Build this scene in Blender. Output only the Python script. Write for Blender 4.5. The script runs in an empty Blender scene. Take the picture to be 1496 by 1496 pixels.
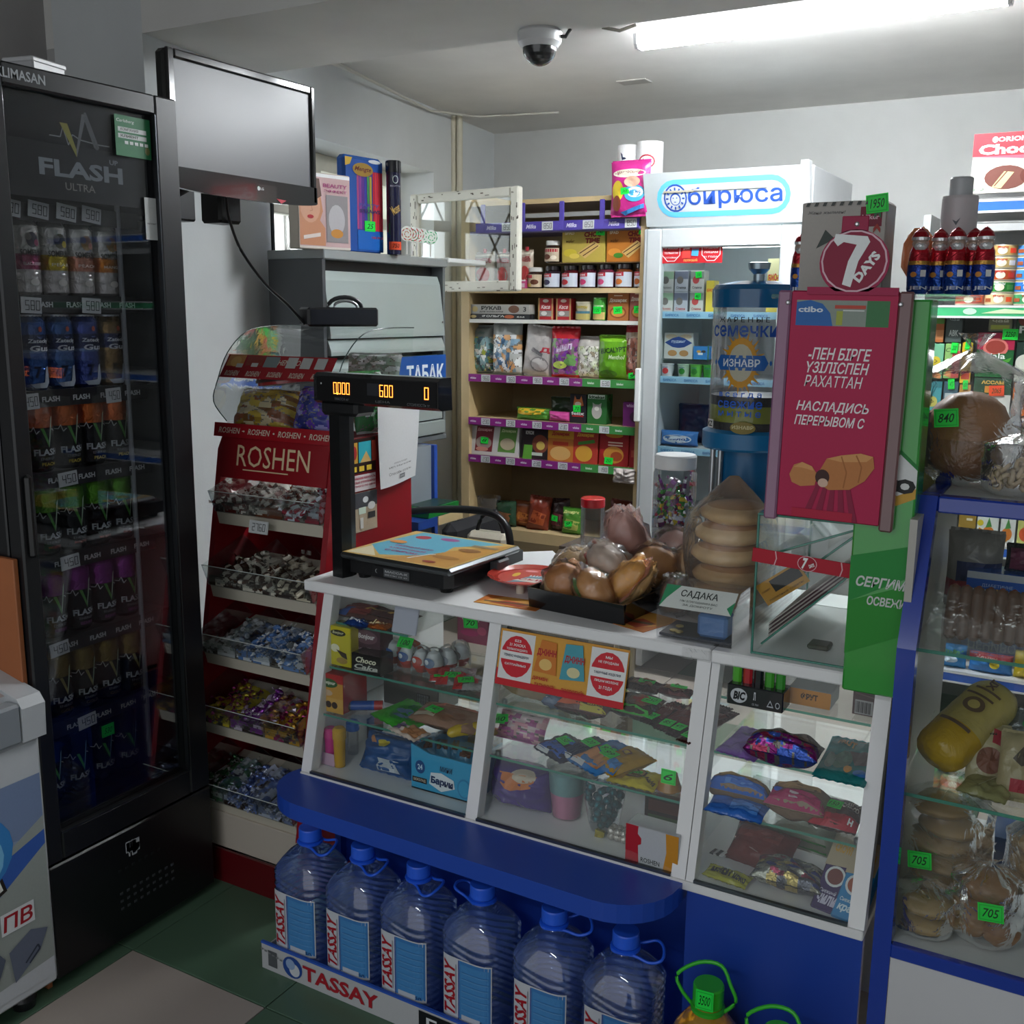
import bpy, bmesh, math, random
from mathutils import Vector, Matrix, Euler, noise
random.seed(7)
SC = bpy.context.scene
COL = SC.collection
PI = math.pi
# ------------------------------------------------------------------ camera
F, CX, CAMH = 1530.0, 748.0, 1.55
yaw, pitch, roll = math.radians(29.55), math.radians(10.9), math.radians(0.49)
FW = Vector((-math.sin(yaw)*math.cos(pitch), math.cos(yaw)*math.cos(pitch), -math.sin(pitch)))
R0 = Vector((math.cos(yaw), math.sin(yaw), 0)); D0 = FW.cross(R0)
RT = math.cos(roll)*R0 - math.sin(roll)*D0
DN = math.sin(roll)*R0 + math.cos(roll)*D0
EYE = Vector((0, 0, CAMH))
cam_d = bpy.data.cameras.new('camera'); cam = bpy.data.objects.new('camera', cam_d); COL.objects.link(cam)
cam_d.sensor_width = 36; cam_d.sensor_fit = 'HORIZONTAL'; cam_d.lens = F/1496*36; cam_d.clip_start = .02
m = Matrix.Identity(4)
for i in range(3):
    m[i][0] = RT[i]; m[i][1] = -DN[i]; m[i][2] = -FW[i]; m[i][3] = EYE[i]
cam.matrix_world = m; SC.camera = cam
# ------------------------------------------------------------------ world, exposure, added fill light outside the frame
w = bpy.data.worlds.new('world'); SC.world = w; w.use_nodes = True
w.node_tree.nodes['Background'].inputs[0].default_value = (.93, .96, 1.0, 1)
w.node_tree.nodes['Background'].inputs[1].default_value = 0.42
SC.view_settings.view_transform = 'Standard'; SC.view_settings.look = 'None'
SC.view_settings.gamma = 1; SC.view_settings.use_curve_mapping = False
SC.view_settings.exposure = 1.25
SC.cycles.transparent_max_bounces = 32
SC.cycles.max_bounces = 8
TUBE_POWER = 58.0
la = bpy.data.lights.new('front_room_lamp', 'AREA'); la.shape = 'RECTANGLE'; la.size = 1.15; la.size_y = .12; la.energy = 9; la.color = (.9, .95, 1)
lo = bpy.data.objects.new('front_room_lamp', la); COL.objects.link(lo); lo.location = (-.9, -1.3, 2.62)  # unseen area light added behind the camera to brighten the front room
def lin(h):
    if not isinstance(h, str): return h
    h = h.lstrip('#')
    if len(h) == 3: h = ''.join(c*2 for c in h)
    o = []
    for i in (0, 2, 4):
        c = int(h[i:i+2], 16)/255
        o.append(c/12.92 if c <= .04045 else ((c+.055)/1.055)**2.4)
    return (o[0], o[1], o[2], 1)
# points of the room seen at a pixel of the photograph, on a plane of known depth, height or side
def ray(u, v): return (u-CX)*RT + (v-CX)*DN + F*FW
def Pz(u, v, z): q = ray(u, v); return EYE + q*((z-CAMH)/q.z)
def Py(u, v, y): q = ray(u, v); return EYE + q*(y/q.y)
def Px(u, v, x): q = ray(u, v); return EYE + q*(x/q.x)
# ------------------------------------------------------------------ materials
MATS = {}
def nt(name):
    mt = bpy.data.materials.new(name); mt.use_nodes = True
    t = mt.node_tree; t.nodes.clear()
    out = t.nodes.new('ShaderNodeOutputMaterial')
    MATS[name] = mt
    return mt, t, out
def N(t, kind, **kw):
    n = t.nodes.new(kind)
    for k, v in kw.items():
        if k in n.inputs: n.inputs[k].default_value = v
        else: setattr(n, k, v)
    return n
def paint(name, rough=.5, metal=0, scale=60, vary=.12, bump=0, bscale=40, coat=0, spec=.5, sss=0, alpha=None, bdist=.002):
    """surface whose plain colour comes from the mesh's Col attribute, with a procedural grain"""
    mt, t, out = nt(name)
    b = N(t, 'ShaderNodeBsdfPrincipled', Roughness=rough, Metallic=metal)
    b.inputs['Coat Weight'].default_value = coat
    b.inputs['Specular IOR Level'].default_value = spec
    if alpha is not None: b.inputs['Alpha'].default_value = alpha
    a = N(t, 'ShaderNodeAttribute', attribute_name='Col')
    co = N(t, 'ShaderNodeTexCoord')
    no = N(t, 'ShaderNodeTexNoise', Scale=scale, Detail=4)
    t.links.new(co.outputs['Object'], no.inputs['Vector'])
    mr = N(t, 'ShaderNodeMapRange'); mr.inputs[3].default_value = 1-vary; mr.inputs[4].default_value = 1+vary
    t.links.new(no.outputs['Fac'], mr.inputs[0])
    mx = N(t, 'ShaderNodeVectorMath', operation='SCALE')
    t.links.new(a.outputs['Color'], mx.inputs[0]); t.links.new(mr.outputs[0], mx.inputs['Scale'])
    t.links.new(mx.outputs[0], b.inputs['Base Color'])
    if bump:
        n2 = N(t, 'ShaderNodeTexNoise', Scale=bscale, Detail=3, Distortion=1.5)
        t.links.new(co.outputs['Object'], n2.inputs['Vector'])
        bp = N(t, 'ShaderNodeBump', Strength=bump, Distance=bdist)
        t.links.new(n2.outputs['Fac'], bp.inputs['Height']); t.links.new(bp.outputs[0], b.inputs['Normal'])
    t.links.new(b.outputs[0], out.inputs[0])
    return mt
paint('print', .42, vary=.05, scale=200, spec=.3)
paint('matte', .75, vary=.06, scale=30)
paint('laminate', .35, vary=.04, scale=8, bump=.05, bscale=300)
paint('screen', .34, vary=.03, scale=4)
paint('plastic', .32, vary=.04, scale=40)
paint('gloss', .16, vary=.05, scale=40, coat=.4)
paint('bag', .24, vary=.14, scale=30, bump=.55, bscale=28, bdist=.006)
paint('foil', .22, metal=.65, vary=.15, scale=40, bump=.7, bscale=45, bdist=.006)
paint('metal', .3, metal=.9, vary=.05)
paint('paintmetal', .38, metal=.25, vary=.05, scale=6)
paint('bread', .5, vary=.3, scale=25, bump=.3, bscale=60, coat=.15)
paint('food', .45, vary=.35, scale=60, bump=.4, bscale=90)
paint('cloth', .9, vary=.1, scale=90, bump=.3, bscale=200)
paint('chalk', .8, vary=.09, scale=5, bump=.12, bscale=70, bdist=.004)
paint('woodgrain', .5, vary=.12, scale=14, bump=.05)
paint('backdrop', .6, vary=.05)
def glassy(name, tint, fac=.0, gl=(1, 1, 1, 1), rough=.0, body=None, bodyfac=0, bump=0, bscale=30, mul=1.0, bdist=.004):
    mt, t, out = nt(name)
    tr = N(t, 'ShaderNodeBsdfTransparent', Color=tint)
    g = N(t, 'ShaderNodeBsdfGlossy', Color=gl, Roughness=rough)
    fr = N(t, 'ShaderNodeFresnel', IOR=1.45)
    base = tr
    if body:
        d = N(t, 'ShaderNodeBsdfPrincipled', Roughness=.35); d.inputs['Base Color'].default_value = body
        mb = N(t, 'ShaderNodeMixShader'); mb.inputs[0].default_value = bodyfac
        t.links.new(tr.outputs[0], mb.inputs[1]); t.links.new(d.outputs[0], mb.inputs[2]); base = mb
    if bump:
        co = N(t, 'ShaderNodeTexCoord')
        n2 = N(t, 'ShaderNodeTexNoise', Scale=bscale, Detail=3.5, Distortion=2.5)
        t.links.new(co.outputs['Object'], n2.inputs['Vector'])
        bp = N(t, 'ShaderNodeBump', Strength=bump, Distance=bdist)
        s1 = N(t, 'ShaderNodeMath', operation='SUBTRACT'); s1.inputs[1].default_value = .5
        s2 = N(t, 'ShaderNodeMath', operation='ABSOLUTE')
        t.links.new(n2.outputs['Fac'], s1.inputs[0]); t.links.new(s1.outputs[0], s2.inputs[0])
        t.links.new(s2.outputs[0], bp.inputs['Height'])
        t.links.new(bp.outputs[0], g.inputs['Normal']); t.links.new(bp.outputs[0], fr.inputs['Normal'])
    ma = N(t, 'ShaderNodeMath', operation='MULTIPLY_ADD'); ma.inputs[1].default_value = mul; ma.inputs[2].default_value = fac
    ma.use_clamp = True
    t.links.new(fr.outputs[0], ma.inputs[0])
    mx = N(t, 'ShaderNodeMixShader')
    t.links.new(ma.outputs[0], mx.inputs[0]); t.links.new(base.outputs[0], mx.inputs[1]); t.links.new(g.outputs[0], mx.inputs[2])
    t.links.new(mx.outputs[0], out.inputs[0])
    return mt
glassy('glass', (.96, .98, .972, 1), mul=.5)
glassy('glass_edge', (.25, .62, .5, 1), body=(.10, .42, .32, 1), bodyfac=.5)
glassy('fridge_glass', (.88, .89, .91, 1), mul=.6)
glassy('acrylic', (.93, .95, .95, 1), body=(.6, .62, .62, 1), bodyfac=.02, mul=.4, bump=.1, bscale=6)
glassy('film', (.96, .96, .96, 1), fac=.0, rough=.1, body=(.8, .8, .8, 1), bodyfac=.03, bump=.5, bscale=13, mul=.8, bdist=.015)
glassy('film_white', (.93, .93, .93, 1), fac=.0, rough=.12, body=(.85, .85, .85, 1), bodyfac=.08, bump=.5, bscale=12, mul=.9, bdist=.015)
glassy('pet_blue', (.66, .78, .99, 1), rough=.05, body=(.20, .34, .85, 1), bodyfac=.17, mul=2.2)
glassy('pet_clear', (.93, .94, .95, 1), rough=.04, body=(.7, .7, .7, 1), bodyfac=.04, mul=.8)
glassy('oil', (.95, .62, .12, 1), rough=.04, body=(.72, .36, .03, 1), bodyfac=.5, mul=1.4)
glassy('dome_black', (.10, .10, .11, 1), rough=.03, body=(.01, .01, .012, 1), bodyfac=.7, mul=1.5)
def emit(name, col, s):
    mt, t, out = nt(name)
    e = N(t, 'ShaderNodeEmission', Color=col, Strength=s); t.links.new(e.outputs[0], out.inputs[0])
emit('tube', (.93, .97, 1.0, 1), TUBE_POWER)
emit('led', (1, .22, .03, 1), 2.2)
emit('fridge_lamp', (.85, .95, 1, 1), 5.0)  # glow of the strip added to brighten the white fridge inside
emit('daylight', (.93, .96, 1, 1), 1.6)
# ------------------------------------------------------------------ mesh builder
class MB:
    def __init__(s): s.v = []; s.f = []; s.c = []; s.m = []; s.sm = []
    def add(s, vs, fs, col='#fff', mat='matte', smooth=False):
        b = len(s.v); s.v.extend([tuple(p) for p in vs])
        cf = callable(col)
        lc = None if cf else lin(col)
        for i, f in enumerate(fs):
            s.f.append(tuple(b+k for k in f)); s.c.append(lin(col(i)) if cf else lc); s.m.append(mat); s.sm.append(smooth)
        return s
    def box(s, x0, x1, y0, y1, z0, z1, col='#fff', mat='matte', bev=0):
        if x1 < x0: x0, x1 = x1, x0
        if y1 < y0: y0, y1 = y1, y0
        if z1 < z0: z0, z1 = z1, z0
        if bev <= 0:
            v = [(x, y, z) for x in (x0, x1) for y in (y0, y1) for z in (z0, z1)]
            return s.add(v, [(0, 1, 3, 2), (4, 6, 7, 5), (0, 4, 5, 1), (2, 3, 7, 6), (0, 2, 6, 4), (1, 5, 7, 3)], col, mat)
        b = min(bev, (x1-x0)*.45, (y1-y0)*.45, (z1-z0)*.45)
        v = []; idx = {}
        for i, x in enumerate((x0, x1)):
            for j, y in enumerate((y0, y1)):
                for k, z in enumerate((z0, z1)):
                    sx, sy, sz = (b, -b)[i], (b, -b)[j], (b, -b)[k]
                    idx[i, j, k] = len(v)
                    v += [(x, y+sy, z+sz), (x+sx, y, z+sz), (x+sx, y+sy, z)]
        I = lambda i, j, k, a: idx[i, j, k]+a
        fs = []
        for i in (0, 1): fs.append((I(i,0,0,0), I(i,0,1,0), I(i,1,1,0), I(i,1,0,0)))
        for j in (0, 1): fs.append((I(0,j,0,1), I(0,j,1,1), I(1,j,1,1), I(1,j,0,1)))
        for k in (0, 1): fs.append((I(0,0,k,2), I(0,1,k,2), I(1,1,k,2), I(1,0,k,2)))
        for i in (0, 1):
            for j in (0, 1): fs.append((I(i,j,0,0), I(i,j,1,0), I(i,j,1,1), I(i,j,0,1)))
            for k in (0, 1): fs.append((I(i,0,k,0), I(i,1,k,0), I(i,1,k,2), I(i,0,k,2)))
        for j in (0, 1):
            for k in (0, 1): fs.append((I(0,j,k,1), I(1,j,k,1), I(1,j,k,2), I(0,j,k,2)))
        for i in (0, 1):
            for j in (0, 1):
                for k in (0, 1): fs.append((I(i,j,k,0), I(i,j,k,1), I(i,j,k,2)))
        return s.add(v, fs, col, mat)
    def prism(s, pts, a0, a1, axis='y', col='#fff', mat='matte', smooth=False):
        """polygon pts (p,q) swept along an axis from a0 to a1"""
        def mk(p, q, a): return {'x': (a, p, q), 'y': (p, a, q), 'z': (p, q, a)}[axis]
        n = len(pts); v = [mk(p, q, a0) for p, q in pts]+[mk(p, q, a1) for p, q in pts]
        fs = [tuple(range(n)), tuple(range(2*n-1, n-1, -1))]
        s.add(v, fs, col, mat)
        return s.add(v, [(i, (i+1) % n, n+(i+1) % n, n+i) for i in range(n)], col, mat, smooth)
    def lathe(s, prof, n=20, col='#fff', mat='gloss', c=(0, 0, 0), smooth=True, sq=None, cap=True):
        """prof: list of (r,z[,colour]); sq: squareness of the section"""
        v = []
        for p in prof:
            for i in range(n):
                a = 2*PI*i/n; k = 1
                if sq:
                    e = sq; k = 1/((abs(math.cos(a))**e+abs(math.sin(a))**e)**(1/e))
                v.append((c[0]+p[0]*k*math.cos(a), c[1]+p[0]*k*math.sin(a), c[2]+p[1]))
        for j in range(len(prof)-1):
            cc = prof[j][2] if len(prof[j]) > 2 else col
            s.add([v[j*n+i] for i in range(n)]+[v[(j+1)*n+i] for i in range(n)], [(i, (i+1) % n, n+(i+1) % n, n+i) for i in range(n)], cc, mat, smooth)
        if cap:
            if prof[0][0] > 1e-5: s.add(v[:n], [tuple(range(n))], prof[0][2] if len(prof[0]) > 2 else col, mat)
            if prof[-1][0] > 1e-5: s.add(v[-n:], [tuple(range(n))], prof[-2][2] if len(prof[-2]) > 2 else col, mat)
        return s
    def tube(s, path, r, n=8, col='#222', mat='plastic', closed=False):
        P = [Vector(p) for p in path]; v = []
        for i, p in enumerate(P):
            if closed: d = P[(i+1) % len(P)]-P[i-1]
            else: d = P[min(i+1, len(P)-1)]-P[max(i-1, 0)]
            d.normalize()
            up = Vector((0, 0, 1)) if abs(d.z) < .9 else Vector((1, 0, 0))
            a = d.cross(up).normalized(); b = d.cross(a)
            rr = r[i] if isinstance(r, (list, tuple)) else r
            for k in range(n):
                t = 2*PI*k/n; v.append(p+a*(rr*math.cos(t))+b*(rr*math.sin(t)))
        m_ = len(P); fs = []
        for i in range(m_ if closed else m_-1):
            j = (i+1) % m_
            for k in range(n): fs.append((i*n+k, i*n+(k+1) % n, j*n+(k+1) % n, j*n+k))
        s.add(v, fs, col, mat, True)
        if not closed: s.add(v[:n], [tuple(range(n))], col, mat); s.add(v[-n:], [tuple(range(n))], col, mat)
        return s
    def grid(s, fn, nu, nv, col='#fff', mat='matte', smooth=True, cellcol=None):
        v = [fn(i/nu, j/nv) for j in range(nv+1) for i in range(nu+1)]
        fs = []; cs = []
        for j in range(nv):
            for i in range(nu):
                fs.append((j*(nu+1)+i, j*(nu+1)+i+1, (j+1)*(nu+1)+i+1, (j+1)*(nu+1)+i))
                if cellcol: cs.append(cellcol((i+.5)/nu, (j+.5)/nv))
        return s.add(v, fs, (lambda k: cs[k]) if cellcol else col, mat, smooth)
    def ball(s, c, rx, ry, rz, n=12, m_=8, col='#fff', mat='gloss', nz=0, seed=0, fs=3.0):
        def fn(a, b):
            t = 2*PI*a; p = PI*(b-.5)
            d = Vector((math.cos(p)*math.cos(t), math.cos(p)*math.sin(t), math.sin(p)))
            k = 1+(nz*noise.noise(d*fs+Vector((seed, seed*.7, 0))) if nz else 0)
            return (c[0]+d.x*rx*k, c[1]+d.y*ry*k, c[2]+d.z*rz*k)
        return s.grid(fn, n, m_, col, mat)
    def move(s, M, frm=0):
        s.v = s.v[:frm]+[tuple(M @ Vector(p)) for p in s.v[frm:]]; return s
    def mesh(s, name):
        me = bpy.data.meshes.new(name); me.from_pydata(s.v, [], s.f)
        names = []; 
        for a in s.m:
            if a not in names: names.append(a)
        for a in names: me.materials.append(MATS[a])
        me.polygons.foreach_set('material_index', [names.index(a) for a in s.m])
        me.polygons.foreach_set('use_smooth', s.sm)
        at = me.attributes.new('Col', 'FLOAT_COLOR', 'CORNER')
        buf = []
        for f, c in zip(s.f, s.c): buf.extend(tuple(c)*len(f))
        at.data.foreach_set('color', buf)
        me.update()
        return me
    def build(s, name, parent=None, loc=(0, 0, 0), rot=(0, 0, 0), label=None, cat=None, group=None, kind=None, merge=False):
        me = s.mesh(name)
        bm = bmesh.new(); bm.from_mesh(me)
        if merge: bmesh.ops.remove_doubles(bm, verts=bm.verts, dist=1e-5)
        bmesh.ops.recalc_face_normals(bm, faces=bm.faces); bm.to_mesh(me); bm.free()
        o = bpy.data.objects.new(name, me); COL.objects.link(o)
        o.parent = parent; o.location = loc; o.rotation_euler = rot
        tag(o, label, cat, group, kind)
        return o
def tag(o, label=None, cat=None, group=None, kind=None):
    if label: o['label'] = label
    if cat: o['category'] = cat
    if group: o['group'] = group
    if kind: o['kind'] = kind
    return o
def thing(name, label, cat, loc=(0, 0, 0), rot=(0, 0, 0), group=None):
    o = bpy.data.objects.new(name, None); o.empty_display_size = .05; COL.objects.link(o)
    o.location = loc; o.rotation_euler = rot if isinstance(rot, (tuple, list)) else (0, 0, rot)
    return tag(o, label, cat, group)
def copy_tree(o, parent=None):
    c = o.copy(); COL.objects.link(c); c.parent = parent
    for ch in list(o.children): copy_tree(ch, c)
    return c
# ------------------------------------------------------------------ lettering and flat print
TC = {}
def text2d(s, bold=.0, shear=0.0):
    k = (s, bold, shear)
    if k not in TC:
        c = bpy.data.curves.new('lettering', 'FONT'); c.body = s; c.size = 1; c.offset = bold; c.shear = shear; c.resolution_u = 2
        o = bpy.data.objects.new('lettering', c); me = o.to_mesh()
        vs = [(v.co.x, v.co.y) for v in me.vertices]; fs = [tuple(p.vertices) for p in me.polygons]
        o.to_mesh_clear(); bpy.data.objects.remove(o)
        if not vs: vs = [(0, 0)]; fs = []
        x0 = min(v[0] for v in vs); x1 = max(v[0] for v in vs); y0 = min(v[1] for v in vs); y1 = max(v[1] for v in vs)
        TC[k] = ([(a-(x0+x1)/2, b-(y0+y1)/2) for a, b in vs], fs, x1-x0, y1-y0)
    return TC[k]
SEG = {'0': 'abcdef', '1': 'bc', '2': 'abged', '3': 'abgcd', '4': 'fgbc', '5': 'afgcd', '6': 'afgedc', '7': 'abc', '8': 'abcdefg', '9': 'abcdfg', '-': 'g', '.': 'p'}
def seg_quads(s, w, h):
    """digits of a segment display filling w x h, centred on 0"""
    n = len(s); cw = w/n; out = []; t = min(cw, h)*.13
    for i, ch in enumerate(s):
        x0 = -w/2+cw*(i+.12); x1 = -w/2+cw*(i+.88); y0, y1, ym = -h/2, h/2, 0
        for g in SEG.get(ch, ''):
            q = {'a': (x0, x1, y1-t, y1), 'd': (x0, x1, y0, y0+t), 'g': (x0, x1, ym-t/2, ym+t/2), 'f': (x0, x0+t, ym, y1), 'e': (x0, x0+t, y0, ym),
                 'b': (x1-t, x1, ym, y1), 'c': (x1-t, x1, y0, ym), 'p': (x1, x1+t, y0, y0+t)}[g]
            out.append(q)
    return out
def draw(mb, ops, W, H, mp, mat='print', step=9, lay0=1):
    """flat print: ops in fractions of the W x H face, mapped onto the surface by mp(x, y, layer)"""
    lay = lay0
    for op in ops:
        k = op[0]; lay += .35
        X = lambda f: (f-.5)*W
        Y = lambda f: f*H
        if k == 'r':
            x0, y0, x1, y1 = X(op[1]), Y(op[2]), X(op[3]), Y(op[4]); c = op[5]
            nx = max(1, int(abs(x1-x0)/W*step)); ny = max(1, int(abs(y1-y0)/H*step))
            mb.grid(lambda a, b: mp(x0+(x1-x0)*a, y0+(y1-y0)*b, lay), nx, ny, c, mat, False)
        elif k == 'e':
            cx, cy, rx, ry, c = X(op[1]), Y(op[2]), op[3]*W, op[4]*H, op[5]
            n = 18; vs = [mp(cx, cy, lay)]; fs = []
            for ring in (.5, 1):
                for i in range(n): vs.append(mp(cx+rx*ring*math.cos(2*PI*i/n), cy+ry*ring*math.sin(2*PI*i/n), lay))
            for i in range(n):
                j = (i+1) % n; fs.append((0, 1+i, 1+j)); fs.append((1+i, 1+n+i, 1+n+j, 1+j))
            mb.add(vs, fs, c, mat)
        elif k == 'p':
            pp = [(X(a), Y(b)) for a, b in op[1]]
            xs_ = [p_[0] for p_ in pp]; n = int((max(xs_)-min(xs_))/W*step) if step >= 12 else 0
            if n < 2: mb.add([mp(a, b, lay) for a, b in pp], [tuple(range(len(pp)))], op[2], mat)
            else:
                cuts = sorted(set([min(xs_)+(max(xs_)-min(xs_))*i_/n for i_ in range(n+1)]+xs_))
                def span(x):
                    ys = []
                    for (xa, ya), (xb, yb) in zip(pp, pp[1:]+pp[:1]):
                        if min(xa, xb)-1e-9 <= x <= max(xa, xb)+1e-9:
                            ys += [ya, yb] if abs(xb-xa) < 1e-9 else [ya+(yb-ya)*(x-xa)/(xb-xa)]
                    return min(ys), max(ys)
                for xa, xb in zip(cuts, cuts[1:]):
                    if xb-xa < 1e-6: continue
                    e1 = (xb-xa)*1e-3; l0, h0 = span(xa+e1); l1, h1 = span(xb-e1)
                    m_ = max(1, int((max(h0, h1)-min(l0, l1))/H*step*.6))
                    mb.grid(lambda a, b: mp(xa+(xb-xa)*a, (l0+(l1-l0)*a)*(1-b)+(h0+(h1-h0)*a)*b, lay), 1, m_, op[2], mat, False)
        elif k == 'l':
            pts = [(X(a), Y(b)) for a, b in op[1]]; wd = op[2]*H
            for (xa, ya), (xb, yb) in zip(pts, pts[1:]):
                d = math.hypot(xb-xa, yb-ya) or 1; nx_, ny_ = -(yb-ya)/d*wd/2, (xb-xa)/d*wd/2
                mb.add([mp(xa+nx_, ya+ny_, lay), mp(xb+nx_, yb+ny_, lay), mp(xb-nx_, yb-ny_, lay), mp(xa-nx_, ya-ny_, lay)], [(0, 1, 2, 3)], op[3], mat)
        elif k in 't':
            # ('t', cx, cy, w, h, text, colour, bold, shear, angle)
            op = tuple(op)+(0,)*(10-len(op))
            vs, fs, tw, th = text2d(op[5], op[7], op[8]); cx, cy = X(op[1]), Y(op[2])
            sx = op[3]*W/max(tw, 1e-6); sy = op[4]*H/max(th, 1e-6) if op[4] else sx
            ca, sa = math.cos(op[9]), math.sin(op[9])
            mb.add([mp(cx+(a*sx*ca-b*sy*sa), cy+(a*sx*sa+b*sy*ca), lay) for a, b in vs], fs, op[6], mat)
        elif k == 'd':
            # ('d', cx, cy, w, h, digits, colour)
            for (a0, a1, b0, b1) in seg_quads(op[5], op[3]*W, op[4]*H):
                cx, cy = X(op[1]), Y(op[2])
                mb.add([mp(cx+a0, cy+b0, lay), mp(cx+a1, cy+b0, lay), mp(cx+a1, cy+b1, lay), mp(cx+a0, cy+b1, lay)], [(0, 1, 2, 3)], op[6], mat)
    return mb
EPS = .0005
def flat(y=0): return lambda x, z, l: (x, y-EPS*l, z)
def cyl(r, zb=0, cx=0, cy=0): return lambda x, z, l: (cx+(r+EPS*l)*math.sin(x/r), cy-(r+EPS*l)*math.cos(x/r), zb+z)
def sidex(x0, y0, sgn=1): return lambda a, z, l: (x0+sgn*EPS*l, y0+sgn*a, z)
def tick(txt, w=.034, h=.026, col='#25e04a', ang=0, ink='#0c3a18'):
    """small paper price sticker, local frame: centred, facing -y"""
    mb = MB(); mb.box(-w/2, w/2, -.0004, .0006, -h/2, h/2, col, 'print')
    draw(mb, [('r', .06, .08, .94, .92, '#1fb83c' if col == '#25e04a' else col), ('r', .09, .12, .91, .88, col), ('t', .5, .5, .66, .5, txt, ink, .01, .3)], w, h, lambda x, z, l: (x, -.0006-EPS*l*.5, z-h/2))
    if ang: mb.move(Matrix.Rotation(ang, 4, 'Y'))
    return mb
def sticker(parent, p, txt, w=.034, h=.026, col='#25e04a', ang=0, rot=(0, 0, 0)):
    return tick(txt, w, h, col, ang).build('price_tag', parent, loc=p, rot=rot)
# ------------------------------------------------------------------ generic goods
def dims(u0, u1, vt, vb, y=None, z=None):
    """base point, width and height (m) of an upright thing seen in a pixel box, standing at depth y or on height z"""
    um = (u0+u1)/2
    if y is None: y = Pz(um, vb, z).y
    a, b = Py(u0, vb, y), Py(u1, vb, y); c = Py(um, vb, y); t = Py(um, vt, y)
    zz = c.z if z is None else z
    return c.x, y, zz, abs(b.x-a.x), abs(t.z-zz)
def carton(name, label, cat, px, ops, y=None, z=None, d=.06, col='#ddd', side=None, tagtxt=None, tagpos=(.7, .6), rz=0, group=None, mat='gloss', rx=0, tagcol='#25e04a', size=None, gap=0):
    x, yy, zz, w, h = dims(*px, y=y, z=z) if size is None else (*px, *size)
    t = thing(name, label, cat, (x, yy, zz), (rx, 0, rz), group)
    w -= gap
    MB().box(-w/2, w/2, 0, d, 0, h, side or col, mat, .0015).build('box_body', t)
    pm = MB(); draw(pm, [('r', .01, .01, .99, .99, col)]+ops, w, h, flat(0)); pm.build('front_print', t)
    if tagtxt: sticker(t, ((tagpos[0]-.5)*w, -.003, tagpos[1]*h), tagtxt, min(.04, w*.45), min(.03, h*.3), tagcol, random.uniform(-.1, .1))
    return t
def pil(w, h, d, seed, flat_ends=.06, wr=.004):
    def f(a, b, side):
        x = (a-.5)*w; z = b*h
        e = max(0, 1-abs(2*a-1)**2.6); g = max(0, 1-abs(2*b-1)**3.2)
        t = d/2*(e**.5)*(g**.55)
        t += wr*noise.noise(Vector((a*5+seed, b*6, side*3)))*(e*g)**.3*2
        x *= 1-.05*(1-abs(2*b-1)**2)
        zz = z + .01*h*math.sin(a*9+seed)*abs(2*b-1)**4
        return (x, -side*max(t, .0004), zz)
    return f
def pouch(name, label, cat, loc, w, h, d, col, ops=(), rot=(0, 0, 0), top=None, bottom=None, mat='bag', tagtxt=None, tagpos=(.6, .6), group=None, cells=None, wr=.004, nu=14, nv=16, tagcol='#25e04a', band=None, clear=None):
    """soft packet: pillow body, crimped seams, print that follows the bulge"""
    sd = random.random()*50
    t = thing(name, label, cat, loc, rot, group)
    f = pil(w, h, d, sd, wr=wr)
    def cc(a, b):
        if cells: 
            r = cells(a, b)
            if r: return r
        if top and b > top[0]: return top[1]
        if bottom and b < bottom[0]: return bottom[1]
        return col
    mb = MB()
    mb.grid(lambda a, b: f(a, b, 1), nu, nv, mat=mat, cellcol=cc)
    mb.grid(lambda a, b: f(a, b, -1), nu, max(6, nv//2), mat=mat, cellcol=cc)
    mb.build('packet_body', t)
    s = MB()
    for b0, b1 in ((-.035, .012), (.988, 1.035)):
        k = 12; cb = cc(.5, 0 if b0 < 0 else 1)
        s.add([((i/k-.5)*w*.96+(.001 if q else 0), (-1)**i*.0012, (b0, b1)[q]*h) for q in (0, 1) for i in range(k+1)], [(i, i+1, k+2+i, k+1+i) for i in range(k)], cb, mat)
    s.build('seam', t)
    mp = lambda x, z, l: (lambda p: (p[0], p[1]-EPS*1.6*l-.0006, p[2]))(f(min(1, max(0, x/w+.5)), min(1, max(0, z/h)), 1))
    if ops:
        pm = MB(); draw(pm, list(ops), w, h, mp, step=12); pm.build('label_print', t)
    if tagtxt:
        p = f(tagpos[0], tagpos[1], 1); sticker(t, (p[0], p[1]-.004, p[2]), tagtxt, min(.036, w*.5), min(.026, h*.35), tagcol, random.uniform(-.2, .2))
    return t
def lying(u0, u1, v0, v1, z, th=.02, tilt=8):
    """packet lying on a shelf at height z: front edge at v1, far edge at v0"""
    a = Pz((u0+u1)/2, v1, z); b = Pz((u0+u1)/2, v0, z+th)
    wl = Py(u0, v1, a.y); wr_ = Py(u1, v1, a.y)
    L = max(.03, abs(b.y-a.y))
    return (a.x, a.y, z+th*.5), abs(wr_.x-wl.x), L, -math.radians(90-tilt)
def flatpack(name, label, cat, px, z, col, ops=(), th=.022, tilt=6, rz=0, L=None, **kw):
    loc, w, l, rx = lying(*px, z, th, tilt)
    return pouch(name, label, cat, loc, w, min(L or l, .2), th, col, ops, rot=(rx, 0, rz), **kw)
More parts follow.
